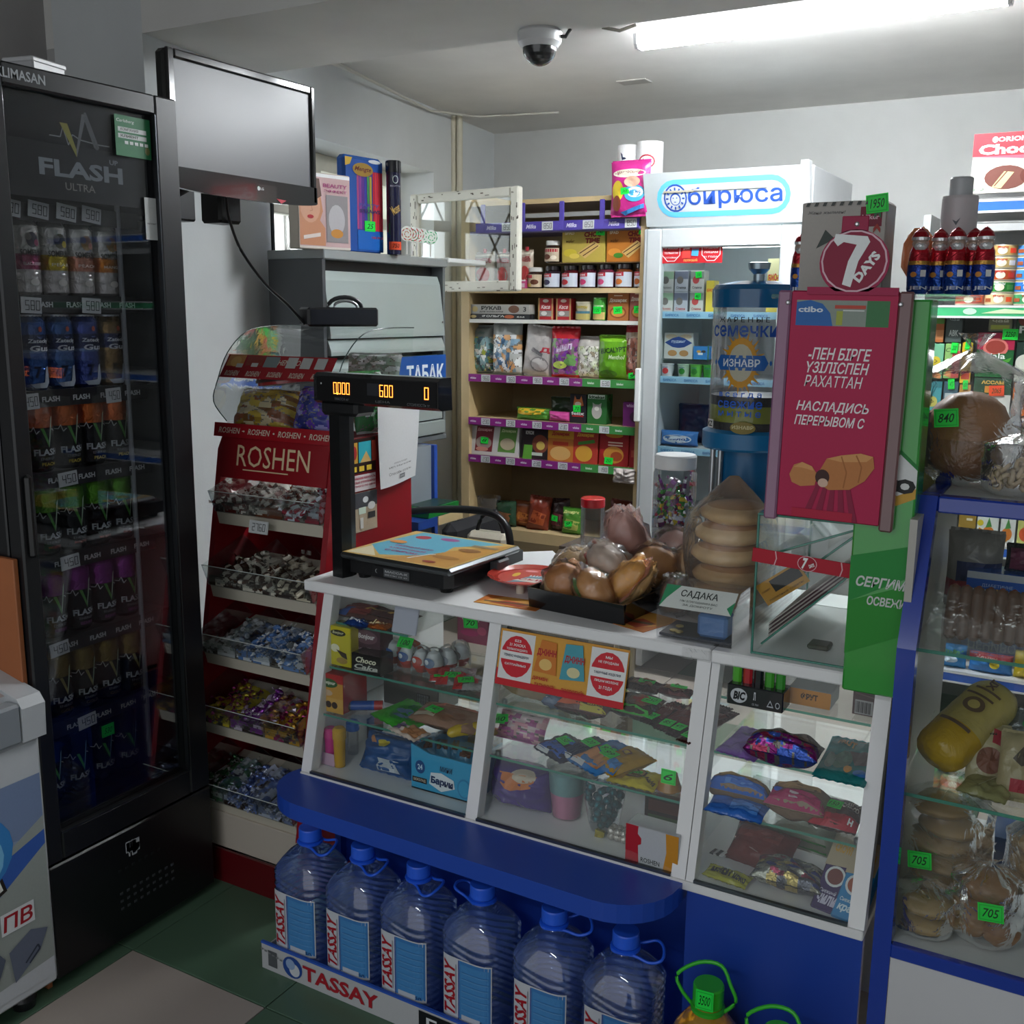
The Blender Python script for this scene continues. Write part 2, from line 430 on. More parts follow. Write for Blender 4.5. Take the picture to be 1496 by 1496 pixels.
def can(name, label, loc, r, h, prof, ops, group, lidcol='#c9ccd0', cat='can', mat='foil', rz=0):
    t = thing(name, label, cat, loc, (0, 0, rz), group)
    pf = [(r*.8, 0), (r*.86, .003)]
    b = MB().lathe([(r*.78, 0, prof[0][1]), (r*.98, h*.05, prof[0][1])]+[(r, h*a, c) for a, c in prof]+[(r, h*.9, prof[-1][1]), (r*.82, h*.975, '#b9bcc0'), (r*.82, h*.985, '#b9bcc0')], 20, mat=mat)
    b.build('can_body', t)
    MB().lathe([(r*.82, h*.975, lidcol), (r*.84, h, lidcol), (r*.78, h, lidcol), (r*.76, h*.98, lidcol)], 18, mat='metal').build('can_lid', t)
    if ops:
        pm = MB(); draw(pm, ops, 2*r*1.35, h*.9, cyl(r), step=14); pm.build('label_print', t)
    return t

def each(name, parent, mbs, **kw):
    """several like pieces, every one an object of its own"""
    return [q.build(name, parent, **kw) for q in mbs]

def vor(L, n=70, edge=.012, asp=1.3):
    """patches of colour like a heap of small wrapped pieces"""
    S = [(random.random(), random.random()*asp, random.choice(L)) for _ in range(n)]
    def f(a, b):
        d = sorted(((a-x)**2+(b*asp-y)**2, c) for x, y, c in S)
        if math.sqrt(d[1][0])-math.sqrt(d[0][0]) < edge*.5: return '#6f6c66'
        return d[0][1]
    return f
# ================================================================== the setting
def struct(mb, name, parent=None, **kw): return mb.build(name, parent, kind='structure' if parent is None else None, **kw)
TS, TX, TY = .43, -1.517, 1.565
fl = struct(MB().box(-3.4, 1.75, -2.2, 5.35, -.06, -.004, '#4a4a46', 'matte'), 'floor')
tm = {}
for key, c in (('beige', '#b0a59b'), ('green', '#54705a')):
    tm[key] = MB().box(.0015, TS-.0015, .0015, TS-.0015, -.006, 0, c, 'laminate', .001).mesh('tile')
for i in range(-4, 8):
    for j in range(-9, 9):
        x, y = TX+i*TS, TY+j*TS
        if x > 1.7 or y > 5.2 or y < -2.2 or x < -3.4: continue
        key = 'beige' if (i % 2 and j % 2) else 'green'
        if j >= 1 and (i+j) % 2: key = 'beige'
        o = bpy.data.objects.new('tile', tm[key]); COL.objects.link(o); o.parent = fl; o.location = (x, y, 0)
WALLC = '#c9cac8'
struct(MB().box(-3.4, 1.75, 5.2, 5.35, 0, 2.6, WALLC, 'chalk'), 'wall_back')
struct(MB().box(1.6, 1.75, -2.2, 5.2, 0, 2.8, WALLC, 'chalk'), 'wall_right')
struct(MB().box(-3.25, -3.08, -2.2, 2.374, 0, 2.8, '#a9a7a6', 'chalk'), 'wall_front_left')
struct(MB().box(-3.4, 1.75, 2.9, 5.35, 2.5, 2.6, '#e4e2de', 'chalk'), 'ceiling')
struct(MB().box(-3.4, 1.75, -2.2, 2.374, 2.7, 2.8, '#b5b3b1', 'chalk'), 'ceiling_front')
struct(MB().box(-3.4, 1.75, 2.374, 2.96, 2.36, 2.8, '#dddcd8', 'chalk'), 'beam')
# pier and window wall: local x runs along the wall away from the camera, local y points outdoors
WA = Vector((-2.64, 2.374, 0)); WD = Vector((-.44, 2.826, 0)); WR = math.atan2(WD.y, WD.x); WL = WD.length
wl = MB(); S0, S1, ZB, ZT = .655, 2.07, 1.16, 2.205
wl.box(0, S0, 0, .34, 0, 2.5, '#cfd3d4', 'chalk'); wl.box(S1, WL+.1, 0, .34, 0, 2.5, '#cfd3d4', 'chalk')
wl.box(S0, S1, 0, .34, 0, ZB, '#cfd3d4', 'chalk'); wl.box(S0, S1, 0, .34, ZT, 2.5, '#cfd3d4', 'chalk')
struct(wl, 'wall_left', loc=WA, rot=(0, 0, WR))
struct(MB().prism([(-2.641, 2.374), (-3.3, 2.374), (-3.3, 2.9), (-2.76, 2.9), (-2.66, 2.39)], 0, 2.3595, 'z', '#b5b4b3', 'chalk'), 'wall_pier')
WF = '#d5d2c4'
wf = MB(); y0, y1 = .20, .26
for a, b in ((S0, S0+.06), (S0+.62, S0+.70), (S1-.06, S1)): wf.box(a, b, y0, y1, ZB, ZT, WF, 'matte', .004)
for a, b in ((ZB, ZB+.06), (ZT-.07, ZT), (1.93, 1.98)): wf.box(S0, S1, y0+.004, y1-.004, a, b, WF, 'matte', .004)
win = struct(wf, 'window_1', loc=WA, rot=(0, 0, WR))
MB().box(S0, S1, .225, .230, ZB, ZT, '#fff', 'glass').build('window_pane', win)
MB().box(S0, S1, -.0, .2, ZB-.03, ZB, '#dedbd0', 'matte', .004).build('window_sill', win)
g = MB()
for k in range(-2, 7):
    for s in (1, -1): g.tube([(S0+.25*k, .30, ZB), (S0+.25*k+s*.55, .30, ZT)], .006, 5, '#8a8d90', 'metal')
for k in range(6): g.tube([(S0+.28*k, .30, ZB), (S0+.28*k, .30, ZT)], .007, 5, '#8a8d90', 'metal')
g.build('window_grille', win, kind='stuff')
MB().box(S0-1.2, S1+2.5, 1.6, 1.62, -.2, 3.6, '#fff', 'daylight').build('outdoor_sky', win)
MB().box(-.004, .012, -.006, .012, 1.0, 2.205, '#16181a', 'matte').build('window_seal', win, loc=(S0, 0, 0))  # thin dark strip along the near edge of the window opening
# opened casement swinging into the room
a = Py(598, 282, 4.05); b = Py(757, 277, 3.95)
sw = (b-a).to_2d().length
cs = thing('window_sash', 'opened white casement window sash with peeling paint swung in beside the wooden shelves', 'window', (a.x, 4.05, 1.63), (0, 0, math.atan2(-.10, b.x-a.x)))
pc = lambda i: '#d9d7cb'
fr = MB(); hh = .43
for q in ((0, .045, 0, hh), (sw-.045, sw, 0, hh)): fr.box(q[0], q[1], 0, .035, q[2], q[3], '#dad8cc', 'matte', .006)
for q in ((.045, sw-.045, 0, .045), (.045, sw-.045, hh-.04, hh)): fr.box(q[0], q[1], .002, .033, q[2], q[3], '#dad8cc', 'matte', .006)
fr.build('sash_frame', cs)
ch = MB()
for k in range(70):
    side = random.choice('lrtb'); t_ = random.random()
    if side == 'l': x, z = random.uniform(0, .045), t_*hh
    elif side == 'r': x, z = random.uniform(sw-.045, sw), t_*hh
    elif side == 't': x, z = t_*sw, random.uniform(hh-.04, hh)
    else: x, z = t_*sw, random.uniform(0, .045)
    ww, h_ = (random.uniform(.002, .005), random.uniform(.006, .022)) if side in 'lr' else (random.uniform(.006, .022), random.uniform(.002, .005))
    ch.box(x-ww/2, x+ww/2, -.0006, .001, z-h_/2, z+h_/2, '#5d564a', 'matte')
ch.build('paint_chips', cs, kind='stuff')
MB().box(.045, sw-.045, .014, .018, .045, hh-.04, '#fff', 'glass').build('sash_pane', cs)
# pipes and cables
for dx, ww in ((0, 'left'), (.035, 'right')): MB().tube([(-2.985+dx, 4.64, .2), (-2.985+dx, 4.64, 2.5)], .016, 10, '#c8c3b0', 'matte').build('heating_pipe', label='%s one of the two cream painted pipes running up the corner behind the shelves' % ww, cat='pipe', group='pipes in the corner')
c_ = MB(); c_.tube([Vector((-2.62, 2.99, 2.492)), Vector((-2.72, 3.5, 2.47)), Vector((-2.93, 4.35, 2.475)), Vector((-2.85, 4.66, 2.49)), Vector((-2.45, 4.75, 2.492))], .006, 6, '#c9c6bd', 'plastic')
c_.build('ceiling_cable', label='thin white cable run along the ceiling above the window', cat='cable')
MB().box(-1.93, -1.80, 4.26, 4.34, 2.494, 2.5, '#b9b6b1', 'matte', .002).build('trim_1', kind='structure')
# fluorescent lamp
lt = thing('ceiling_lamp', 'long fluorescent tube lamp glowing white on the ceiling behind the beam', 'lamp', (-.92, 3.455, 2.5), (0, 0, .0))
MB().box(-.56, .56, -.03, .03, -.045, 0, '#dfe2e4', 'plastic', .004).build('lamp_housing', lt)
MB().prism([(-.034, -.045), (.034, -.045), (.03, -.075), (.018, -.088), (-.018, -.088), (-.03, -.075)], -.56, .56, 'x', '#fff', 'tube').build('glowing_diffuser', lt)
each('end_cap', lt, [MB().prism([(-.035, -.045), (.035, -.045), (.031, -.077), (.019, -.09), (-.019, -.09), (-.031, -.077)], s*.56, s*.572, 'x', '#c5c8ca', 'plastic') for s in (-1, 1)])
cb = MB(); cb.tube([(-1.50, 3.455, 2.49), (-1.56, 3.46, 2.48), (-1.62, 3.45, 2.495)], .006, 6, '#5b5852', 'plastic'); cb.build('lamp_wire', lt, loc=(.92, -3.455, -2.5))
# dome camera
d0 = Pz(760, 30, 2.36)
dc = thing('dome_camera', 'white ceiling dome security camera with a dark glass bubble under the beam', 'camera', (d0.x, 2.90, 2.36))
MB().lathe([(.06, 0), (.066, -.008), (.064, -.035), (.053, -.05), (.05, -.05)], 28, '#c9cacb', 'plastic').build('camera_housing', dc)
MB().lathe([(.051, -.05)]+[(.051*math.cos(k*PI/16), -.05-.05*math.sin(k*PI/16)) for k in range(1, 8)]+[(.0001, -.1)], 26, mat='dome_black').build('camera_bubble', dc)
MB().ball((0, 0, -.062), .028, .028, .028, col='#17181a').build('camera_eye', dc)
MB().tube([(.055, .01, -.02), (.075, .02, -.022), (.085, .03, 0)], .006, 6, '#3a3b3c').build('camera_cable', dc)
# socket on back of the room
sk = thing('wall_socket', 'white wall socket box low behind the counter left of the wooden shelves', 'socket', (-2.93, 4.3, 1.0), (0, 0, PI/2))
MB().box(-.05, .05, -.03, .0, -.04, .04, '#e6e6e2', 'plastic', .004).build('socket_box', sk)
for s in (-1, 1): MB().box(s*.02-.004, s*.02+.004, -.032, -.029, -.004, .004, '#333', 'plastic').build('socket_hole', sk)
sg = thing('red_notice', 'small red notice with white print stuck above the wall socket', 'notice', (-2.93, 4.3, 1.12), (0, 0, PI/2))
pm = MB(); pm.box(-.06, .06, -.008, 0, 0, .2, '#c8232c', 'print'); draw(pm, [('p', [(.2, .5), (.5, .85), (.8, .5)], '#f2f2f2'), ('r', .2, .2, .8, .45, '#e9e9e9')], .12, .2, flat(-.008)); pm.build('notice_board', sg)

# ================================================================== tall black can fridge (left)
DS = '#17181b'
fr = thing('drinks_fridge', 'tall black glass-door drinks fridge full of cans on the left', 'fridge', (-1.974, 1.62, 0), (0, 0, PI/2))
W0, W1, HT = -.245, .247, 2.029
b = MB()
b.box(W0, W0+.03, .05, .62, .03, HT-.01, DS, 'plastic', .003); b.box(W1-.03, W1, .05, .62, .03, HT-.01, DS, 'plastic', .003)
b.box(W0+.03, W1-.03, .59, .62, .03, HT-.01, '#202226', 'plastic'); b.box(W0+.03, W1-.03, .05, .59, HT-.05, HT-.01, DS, 'plastic')
b.box(W0+.03, W1-.03, .05, .59, .03, .36, DS, 'plastic')
b.build('fridge_body', fr)
b = MB()
b.box(W0+.03, W0+.036, .06, .59, .36, HT-.05, '#2a2c30', 'plastic'); b.box(W1-.036, W1-.03, .06, .59, .36, HT-.05, '#3c3f43', 'plastic')
b.build('inner_lining', fr)
kp = MB(); kp.box(W0, W1, .0, .05, .02, .30, '#131316', 'plastic', .004)
kp.build('kick_panel', fr)
gr = MB()
for r_ in range(3):
    for k in range(9): gr.box(-.06+k*.02, -.052+k*.02, -.0015, .001, .10+r_*.02, .106+r_*.02, '#45474b', 'plastic')
for k in range(7): gr.box(-.06+k*.02, -.052+k*.02, -.0015, .001, .20, .206, '#222326', 'plastic')
gr.build('vent_grille', fr, kind='stuff')
sb = MB()
for k in range(16): sb.box(-.035+random.random()*.03, -.03+random.random()*.03+.006, -.0016, .0005, .225+random.random()*.035, .233+random.random()*.035, '#b9bcc0', 'print')
sb.build('torn_sticker', fr, kind='stuff')
dr = MB()
dr.box(W0, W0+.04, 0, .045, .305, HT, DS, 'plastic', .004); dr.box(W1-.066, W1, 0, .045, .305, HT, DS, 'plastic', .004)
dr.box(W0+.04, W1-.066, 0, .045, .305, .372, DS, 'plastic', .004); dr.box(W0+.04, W1-.066, 0, .045, 1.985, HT, DS, 'plastic', .004)
door = dr.build('door', fr)
MB().box(W0+.04, W1-.066, .016, .020, .372, 1.985, '#fff', 'fridge_glass').build('door_glass', door)
MB().box(W0+.012, W0+.030, -.012, .004, 1.02, 1.20, '#0b0b0c', 'plastic', .006).build('door_handle', door)
gk = MB()
gk.box(W1-.070, W1-.0665, -.0015, .006, .372, 1.985, '#44474b', 'metal'); gk.box(W0+.04, W1-.066, -.001, .006, .370, .3735, '#55585c', 'metal')
gk.build('door_gasket', door)
pm = MB(); draw(pm, [('t', .165, .5, .23, .45, 'KLIMASAN', '#aeb2b6', .02, 0)], .49, .044, lambda x, z, l: (x, -EPS*l, z+1.985)); pm.build('maker_lettering', door)
HW = W1-.066-(W0+.04); HC = (W1-.066+W0+.04)/2
HG = 1.985-1.775
pm = MB()
hp = lambda x, z, l: (HC+x, .024-EPS*l, 1.775+z)
draw(pm, [('r', 0, 0, 1, 1, '#1e1f20'),
  ('l', [(.30, .62), (.37, .62), (.39, .72), (.42, .55), (.45, .66), (.5, .62), (.62, .60), (.70, .60)], .012, '#b6b9b9'),
  ('p', [(.37, .76), (.42, .76), (.47, .52), (.47, .44)], '#c8c060'), ('p', [(.47, .44), (.47, .52), (.52, .88), (.55, .88)], '#9b9d9d'),
  ('l', [(.535, .86), (.60, .56), (.62, .56), (.54, .90)], .03, '#8c8e8f'),
  ('t', .50, .31, .56, .17, 'FLASH', '#a9b0b4', .035, 0), ('t', .72, .44, .06, .05, 'UP', '#a9b0b4', .02, 0), ('t', .48, .14, .2, .075, 'ULTRA', '#a9a79c', .01, 0)], HW, HG, hp)
pm.build('header_print', door)
pm = MB()
draw(pm, [('r', 0, 0, 1, 1, '#2f7a4e'), ('t', .3, .86, .5, .1, 'Carlsberg', '#dfe8e2', .01, .2)]+[('r', .08, .44+.16*k, .88, .55+.16*k, '#d9dedb') for k in (0, 1)]+[('t', .4, .66, .5, .07, 'КОМПАНИЯ', '#1d3a28', .02, 0), ('t', .4, .5, .5, .07, 'КЛИЕНТ', '#1d3a28', .02, 0)]+[('r', .25+.14*k, .3, .35+.14*k, .38, '#e8ece9') for k in range(5)]+[('e', .88, .2, .07, .1, '#7a7a4a')], .10, .088, lambda x, z, l: (x+.125, .0145-EPS*l*.6, z+1.885))
pm.build('green_sticker', door)
pm = MB(); draw(pm, [('r', 0, 0, 1, 1, '#dcdedd'), ('t', .5, .38, .7, .05, 'интернет', '#555', 0, 0)], .038, .095, lambda x, z, l: (x+.166, .0145-EPS*l*.6, z+1.705)); pm.build('white_sticker', door)
def seg_tag(mb, x, z, txt, w=.036, h=.03, y=0, ang=0):
    s = MB(); s.box(-w/2, w/2, -.001, .001, -h/2, h/2, '#c9cccd', 'print')
    draw(s, [('d', .55, .5, .78, .62, txt, '#17181a')], w, h, lambda a, b_, l: (a, -.001-EPS*l, b_-h/2))
    s.move(Matrix.Translation((x, y, z)) @ Matrix.Rotation(ang, 4, 'Y'))
    n = len(mb.v); mb.v += s.v; mb.f += [tuple(n+k for k in f) for f in s.f]; mb.c += s.c; mb.m += s.m; mb.sm += s.sm
    return mb
levels = [1.765, 1.572, 1.366, 1.184, .992, .796, .60]
for k, z in enumerate(levels):
    s = MB(); s.box(W0+.038, W1-.038, .075, .56, z-.012, z-.002, '#1b1c1f', 'plastic')
    s.box(W0+.038, W1-.075, .068, .075, z-.035, z+.002, '#1b1c1e', 'plastic')
    sh = s.build('shelf', fr)
    pm = MB()
    xs = (-.17, -.10, -.02, .055, .125) if k else ()
    for x in xs[1:]:
        pm = MB(); draw(pm, [('t', .5, .5, .9, .5, 'FLASH', '#c9cccd', .03, 0)], .05, .024, lambda a, b_, l: (a+x, .067-EPS*l, b_+z-.03)).build('rail_lettering', sh)
    pm2 = MB()
    if k == 0: 
        for x, t_ in ((-.168, '580'), (-.10, '580'), (-.03, '580'), (.036, '580')): seg_tag(MB(), x, z-.012, t_, .05, .034, .062, .12).build('price_card', sh)
    elif k == 1:
        for x in (-.135, .02): seg_tag(MB(), x, z-.02, '580', .05, .034, .062, .04).build('price_card', sh)
    elif k == 2:
        for x in (-.155, .065): seg_tag(MB(), x, z-.02, '450', .042, .034, .062, -.04).build('price_card', sh)
    else:
        seg_tag(MB(), {3: -.075, 4: -.085, 5: -.13, 6: -.07}[k], z-.018, '450', .05, .032, .062, -.06).build('price_card', sh)

# light strip seen behind the glass
MB().tube([(.115, .07, .42), (.115, .07, 1.94)], .006, 8, '#8f9296', 'plastic').build('inner_light_strip', fr)
def Fw(x, y, z=0): return (-1.974-y, 1.62+x, z)
CX_ = [-.175, -.105, -.035, .035, .105]
nm = ['leftmost', 'second from the left', 'middle one', 'second from the right', 'rightmost']
def V(col1, col2): return [('l', [(0, .62), (.12, .62), (.18, .68), (.24, .58), (.3, .62), (.7, .64), (.8, .60), (.88, .66), (1, .63)], .012, '#c8cccb'),
    ('p', [(.34, .66), (.42, .66), (.54, .46), (.54, .36)], col1), ('p', [(.54, .36), (.54, .46), (.64, .80), (.70, .84)], col2)]
rows = [
 (1, 'cider', ['#b9b6b0']*5, [('#b98a9a', 'CHERRY', '#3a3030'), ('#9c3f63', 'BLACKBERRY', '#2c2638'), ('#c9b331', 'PEAR', '#3f3c1c'), ('#d08f77', 'PEACH', '#8f6a2c'), ('#cd7f2a', 'MANGO', '#8c6a20')]),
]
for i in range(5):
    c3, fl_, dk = rows[0][3][i]
    can('drink_can', 'silver cider can with %s band on the top can shelf, %s' % (('pink', 'purple', 'yellow', 'peach pink', 'orange')[i], nm[i]), Fw(CX_[i], .115, levels[1]), .0325, .166,
        [(.32, '#cfcac6'), (.34, c3), (.52, c3), (.54, '#c4c3bd'), (.88, '#c4c3bd')],
        [('e', .5, .80, .16, .11, dk), ('e', .40, .84, .08, .05, '#6d6a64'), ('e', .62, .76, .08, .05, c3), ('t', .5, .62, .62, .09, 'SOMERSBY', '#22241f', .03, 0), ('t', .5, .46, .5, .045, fl_, '#e9e2da', .01, 0), ('e', .5, .2, .12, .05, '#e4e0d8')], 'cider cans in the black fridge', rz=PI/2)
for i in range(5):
    c3 = ['#3c63a8', '#3c63a8', '#4a6ea8', '#4a5aa2', '#8a6f45'][i]
    can('drink_can', '%s beer can with white lettering on the second can shelf, %s' % ('gold brown' if i == 4 else 'blue', nm[i]), Fw(CX_[i], .115, levels[2]), .0325, .166,
        [(.48, c3), (.5, '#7a93bd' if i != 4 else '#a08556'), (.54, '#27345f'), (.72, '#27345f'), (.74, c3), (.88, c3)],
        [('t', .5, .72, .6, .075, 'Zatecky', '#dfe2e6', .03, .1), ('t', .52, .62, .56, .085, 'Gus', '#dfe2e6', .03, .1), ('t', .4, .27, .18, .18, '75'[i == 4], '#131c3a' if i != 4 else '#2a2016', .04, 0), ('p', [(.2, .10), (.55, .12), (.62, .34), (.70, .36), (.72, .12), (.6, .04), (.3, .04)], '#c9d2dc'), ('e', .52, .9, .05, .04, '#c05a40')], 'beer cans in the black fridge', rz=PI/2)
cols = [('orange', '#c9682f', 'PEACH', '#c9b33c', 3), ('lime green', '#5e9c2c', 'MOJITO', '#a03328', 4), ('purple', '#8a2f8a', 'BERRY', '#7d3f7d', 5), ('dull gold', '#8a7436', 'GOLD', '#5d5330', 6)]
ordn = {3: 'third', 4: 'fourth', 5: 'fifth', 6: 'sixth'}
for nmc, c3, fl_, fc, lv in cols:
    for i in range(5):
        can('drink_can', '%s topped black energy drink can on the %s can shelf, %s' % (nmc, ordn[lv], nm[i]), Fw(CX_[i], .115, levels[lv]), .0325, .166,
            [(.58, '#181a1e'), (.60, c3), (.88, c3)],
            V('#4e8f3f' if lv < 6 else '#8f8a50', '#9fb59a')+[('t', .48, .30, .66, .10, 'FLASH', '#b9bfc2', .035, 0), ('t', .5, .2, .4, .04, 'ENERGY', '#7a7f82', .01, 0), ('t', .5, .12, .36, .05, fl_, fc, .02, 0)], 'energy drink cans in the black fridge', rz=PI/2)
for i in range(4):
    can('drink_can', 'black energy drink can with green mark on the bottom fridge shelf, %s' % ('leftmost', 'second from the left', 'price tagged', 'rightmost')[i], Fw((-.145, -.075, .0, .075)[i], .115, .40), .0325, .166,
        [(.58, '#131520'), (.88, '#14161c')], V('#4e9f3f', '#7a9fae')+[('t', .48, .28, .66, .10, 'FLASH', '#a9afb2', .035, 0)], 'energy drink cans in the black fridge', lidcol='#333', rz=PI/2)
    if i == 2: sticker(bpy.data.objects[[o.name for o in bpy.data.objects if o.name.startswith('drink_can')][-1]] if 0 else sorted([o for o in bpy.data.objects if o.name.startswith('drink_can')], key=lambda o: int(o.name[10:] or 0))[-1], (0, -.036, .13), '530', .036, .03)
MB().box(W0+.036, W1-.036, .06, .58, .372, .398, '#1b1c1f', 'plastic').build('bottom_shelf', fr)
t = thing('white_box', 'small white plastic box lying on top of the black drinks fridge', 'box', (-2.12, 1.60, HT), (0, 0, .2))
MB().box(-.04, .04, -.05, .05, -.008, .045, '#b9babc', 'plastic', .004).build('box_body', t); MB().box(-.042, .042, -.052, .052, .035, .047, '#c6c7c9', 'plastic', .003).build('box_lid', t)

# ================================================================== ice-cream chest freezer (bottom left corner)
cf = thing('chest_freezer', 'blue and white ice-cream chest freezer with sloping glass lid in the bottom left corner', 'freezer', (-1.94, .902, 0), (0, 0, PI/2))
FWD = .455
b = MB(); b.box(-FWD, FWD, 0, .55, .045, .64, '#c9cccf', 'plastic', .01); b.build('freezer_body', cf)
pm = MB()
draw(pm, [('r', .012, .02, .988, .90, '#8f9fb9'), ('p', [(.5, .9), (.7, .72), (.988, .64), (.988, .9)], '#7c8daf'), ('p', [(.60, .02), (.72, .30), (.80, .55), (.988, .72), (.988, .02)], '#a0a6a0'),
  ('p', [(.45, .45), (.7, .5), (.988, .66), (.988, .60), (.8, .40), (.6, .3)], '#3d63b4'), ('p', [(.7, .06), (.988, .1), (.988, .02), (.7, .02)], '#c9ccd0'),
  ('e', .80, .66, .105, .16, '#3d86c8'), ('e', .79, .63, .09, .13, '#7fc0e6'),
  ('p', [(.70, .50), (.74, .72), (.87, .80), (.86, .58), (.79, .52), (.83, .50), (.87, .54), (.88, .48), (.78, .42)], '#2b2420'), ('p', [(.69, .51), (.73, .735), (.86, .815), (.85, .59), (.78, .53), (.82, .51), (.86, .55), (.87, .49), (.77, .43)], '#eceae4'),
  ('p', [(.76, .58), (.77, .66), (.80, .68), (.80, .6)], '#6a3d22'),
  ('r', .856, .30, .944, .39, '#e3e5e6'), ('t', .90, .345, .078, .066, 'ПВ', '#a8202c', .02, .1),
  ('p', [(.82, .05), (.86, .2), (.84, .25), (.78, .22), (.76, .06)], '#5d6474'), ('p', [(.88, .08), (.95, .16), (.975, .24), (.93, .27), (.87, .22)], '#6b7284'), ('l', [(.91, .14), (.945, .19), (.95, .17), (.92, .13)], .008, '#3c4250')], 2*FWD, .55, lambda x, z, l: (x, -EPS*l, z+.06))
pm.build('printed_front', cf)
rim = MB()
pr = [(-.012, .64), (-.016, .715), (0.0, .735), (.30, .80), (.55, .86), (.55, .64)]
rim.prism(pr, -FWD-.006, -FWD+.05, 'x', '#bfc3c6', 'plastic'); rim.prism(pr, FWD-.05, FWD+.006, 'x', '#c3c6c9', 'plastic')
rim.box(-FWD+.05, FWD-.05, -.014, .03, .64, .728, '#8d9297', 'plastic', .006); rim.box(-FWD+.05, FWD-.05, .5, .55, .64, .85, '#bfc3c6', 'plastic')
rim.build('freezer_rim', cf)
lid = MB()
for xa, xb, dz in ((-FWD+.055, .02, .0), (-.02, FWD-.055, .010)):
    lid.add([(xa, .03, .728+dz), (xb, .03, .728+dz), (xb, .5, .828+dz), (xa, .5, .828+dz)], [(0, 1, 2, 3)], '#fff', 'acrylic')
l_ = lid.build('sliding_lid', cf)
MB().tube([(.30, .06, .752), (.30, .44, .83)], .012, 8, '#8b9094', 'metal').build('lid_rail', cf)
each('foot', cf, [MB().lathe([(.025, 0), (.028, .02), (.02, .046)], 12, '#1a1a1c', 'plastic', (sx*(FWD-.06), yy, 0)) for sx in (-1, 1) for yy in (.05, .5)])
MB().box(-2.5, -1.99, 1.3595, 1.3725, 0, 1.02, '#a5623a', 'woodgrain', .002).build('wooden_board', label='orange brown wooden board squeezed between the freezer and the tall black fridge', cat='board')
# ================================================================== monitor on its arm
tv = thing('wall_monitor', 'black flat monitor hanging on a wall arm above the candy stand', 'monitor', (-2.1, 2.24, 1.854), (0, 0, PI/2))
b = MB(); TW = .278; TH = .328
b.box(-TW, TW, .012, .05, .0, TH, '#0c0c0e', 'gloss', .01); b.box(-.19, .19, .05, .075, .04, .27, '#111', 'plastic', .01)
b.build('monitor_case', tv)
bz = MB()
bz.box(-TW, -TW+.024, 0, .014, .0, TH, '#08080a', 'gloss', .004); bz.box(TW-.018, TW, 0, .014, .0, TH, '#08080a', 'gloss', .004)
bz.box(-TW+.024, TW-.018, 0, .014, TH-.022, TH, '#08080a', 'gloss', .004)
bz.prism([(-TW, .046), (TW, .046), (TW, .0)]+[(TW*math.cos(k*PI/14), -.014*math.sin(k*PI/14)) for k in range(1, 14)]+[(-TW, 0)], 0, .014, 'y', '#0a0a0c', 'gloss')
bz.build('bezel', tv)
MB().box(-TW+.022, TW-.016, .008, .013, .044, TH-.02, '#56575a', 'screen').build('screen', tv)
pm = MB(); draw(pm, [('e', .35, .5, .13, .42, '#c7cacd'), ('t', .68, .5, .34, .5, 'LG', '#c7cacd', .02, 0)], .04, .014, lambda x, z, l: (x+.035, -EPS*l, z+.014)); pm.build('maker_logo', tv)
MB().prism([(.10, .0), (.14, -.002), (.12, -.012)], -.001, .001, 'y', '#c83a4a', 'print').build('red_sticker', tv)
ar = thing('wall_bracket', 'black swivel wall bracket behind and below the hanging monitor', 'bracket', (-2.2, 2.28, 1.88))
q = Px(350, 305, -2.3)
b = MB(); b.box(-.03, .075, -.045, .045, .02, .18, '#141416', 'plastic', .006); b.build('mount_plate', ar)
b = MB(); b.tube([(-.03, .0, .08), (-.22, .10, .06), (-.40, .16, .03)], .022, 10, '#161618', 'plastic'); b.build('arm_bar', ar)
b = MB(); b.box(-.14, -.06, -.0, .09, -.09, .05, '#121214', 'plastic', .008); b.build('arm_joint', ar)
b = MB(); b.box(-.46, -.40, .1, .24, -.06, .12, '#1a1a1c', 'plastic', .006); b.build('wall_plate', ar)
cpts = [Px(330, 285, -2.22), Px(335, 320, -2.25), Px(352, 365, -2.28), Px(385, 412, -2.15), Px(420, 445, -2.0), Px(445, 473, -1.92)]
def smooth(P, n=6):
    out = []
    for i in range(len(P)-1):
        p0, p1, p2, p3 = P[max(i-1, 0)], P[i], P[i+1], P[min(i+2, len(P)-1)]
        for k in range(n):
            t = k/n; out.append(.5*((2*p1)+(p2-p0)*t+(2*p0-5*p1+4*p2-p3)*t*t+(3*p1-p0-3*p2+p3)*t**3))
    return out+[P[-1]]
MB().tube(smooth(cpts), .0045, 6, '#121214').build('monitor_cable', label='black cable looping from the monitor down to the customer display', cat='cable')
c2 = [Px(392, 440, -2.62), Px(386, 400, -2.6)]
# ================================================================== red candy stand
RX0, RX1, RY, RBK = -2.12, -1.71, 1.885, 2.43
RED = '#8d121d'
cx_ = (RX0+RX1)/2
st = thing('candy_stand', 'red leaning sweets stand with five clear trays and a curved clear top', 'stand', (cx_, RY, 0))
hw = (RX1-RX0)/2
sl = .178
pan = [(0, 0), (sl*1.17, 1.17), (sl*1.2+.02, 1.215), (RBK-RY, 1.215), (RBK-RY, 0)]
MB().prism(pan, -hw-.0, -hw+.018, 'x', RED, 'laminate').build('side_panel', st)
MB().prism(pan, hw-.018, hw, 'x', RED, 'laminate').build('side_panel', st)
MB().box(-hw+.018, hw-.018, RBK-RY-.015, RBK-RY, 0, 1.2, '#7d1820', 'laminate').build('back_panel', st)
MB().box(-hw+.018, hw-.018, .022, .03, 0, .095, '#5d0d15', 'laminate').build('kick_board', st)
MB().box(-hw+.018, hw-.018, .035, .045, .095, .197, '#c2b8ab', 'laminate', .002).build('lower_panel', st)
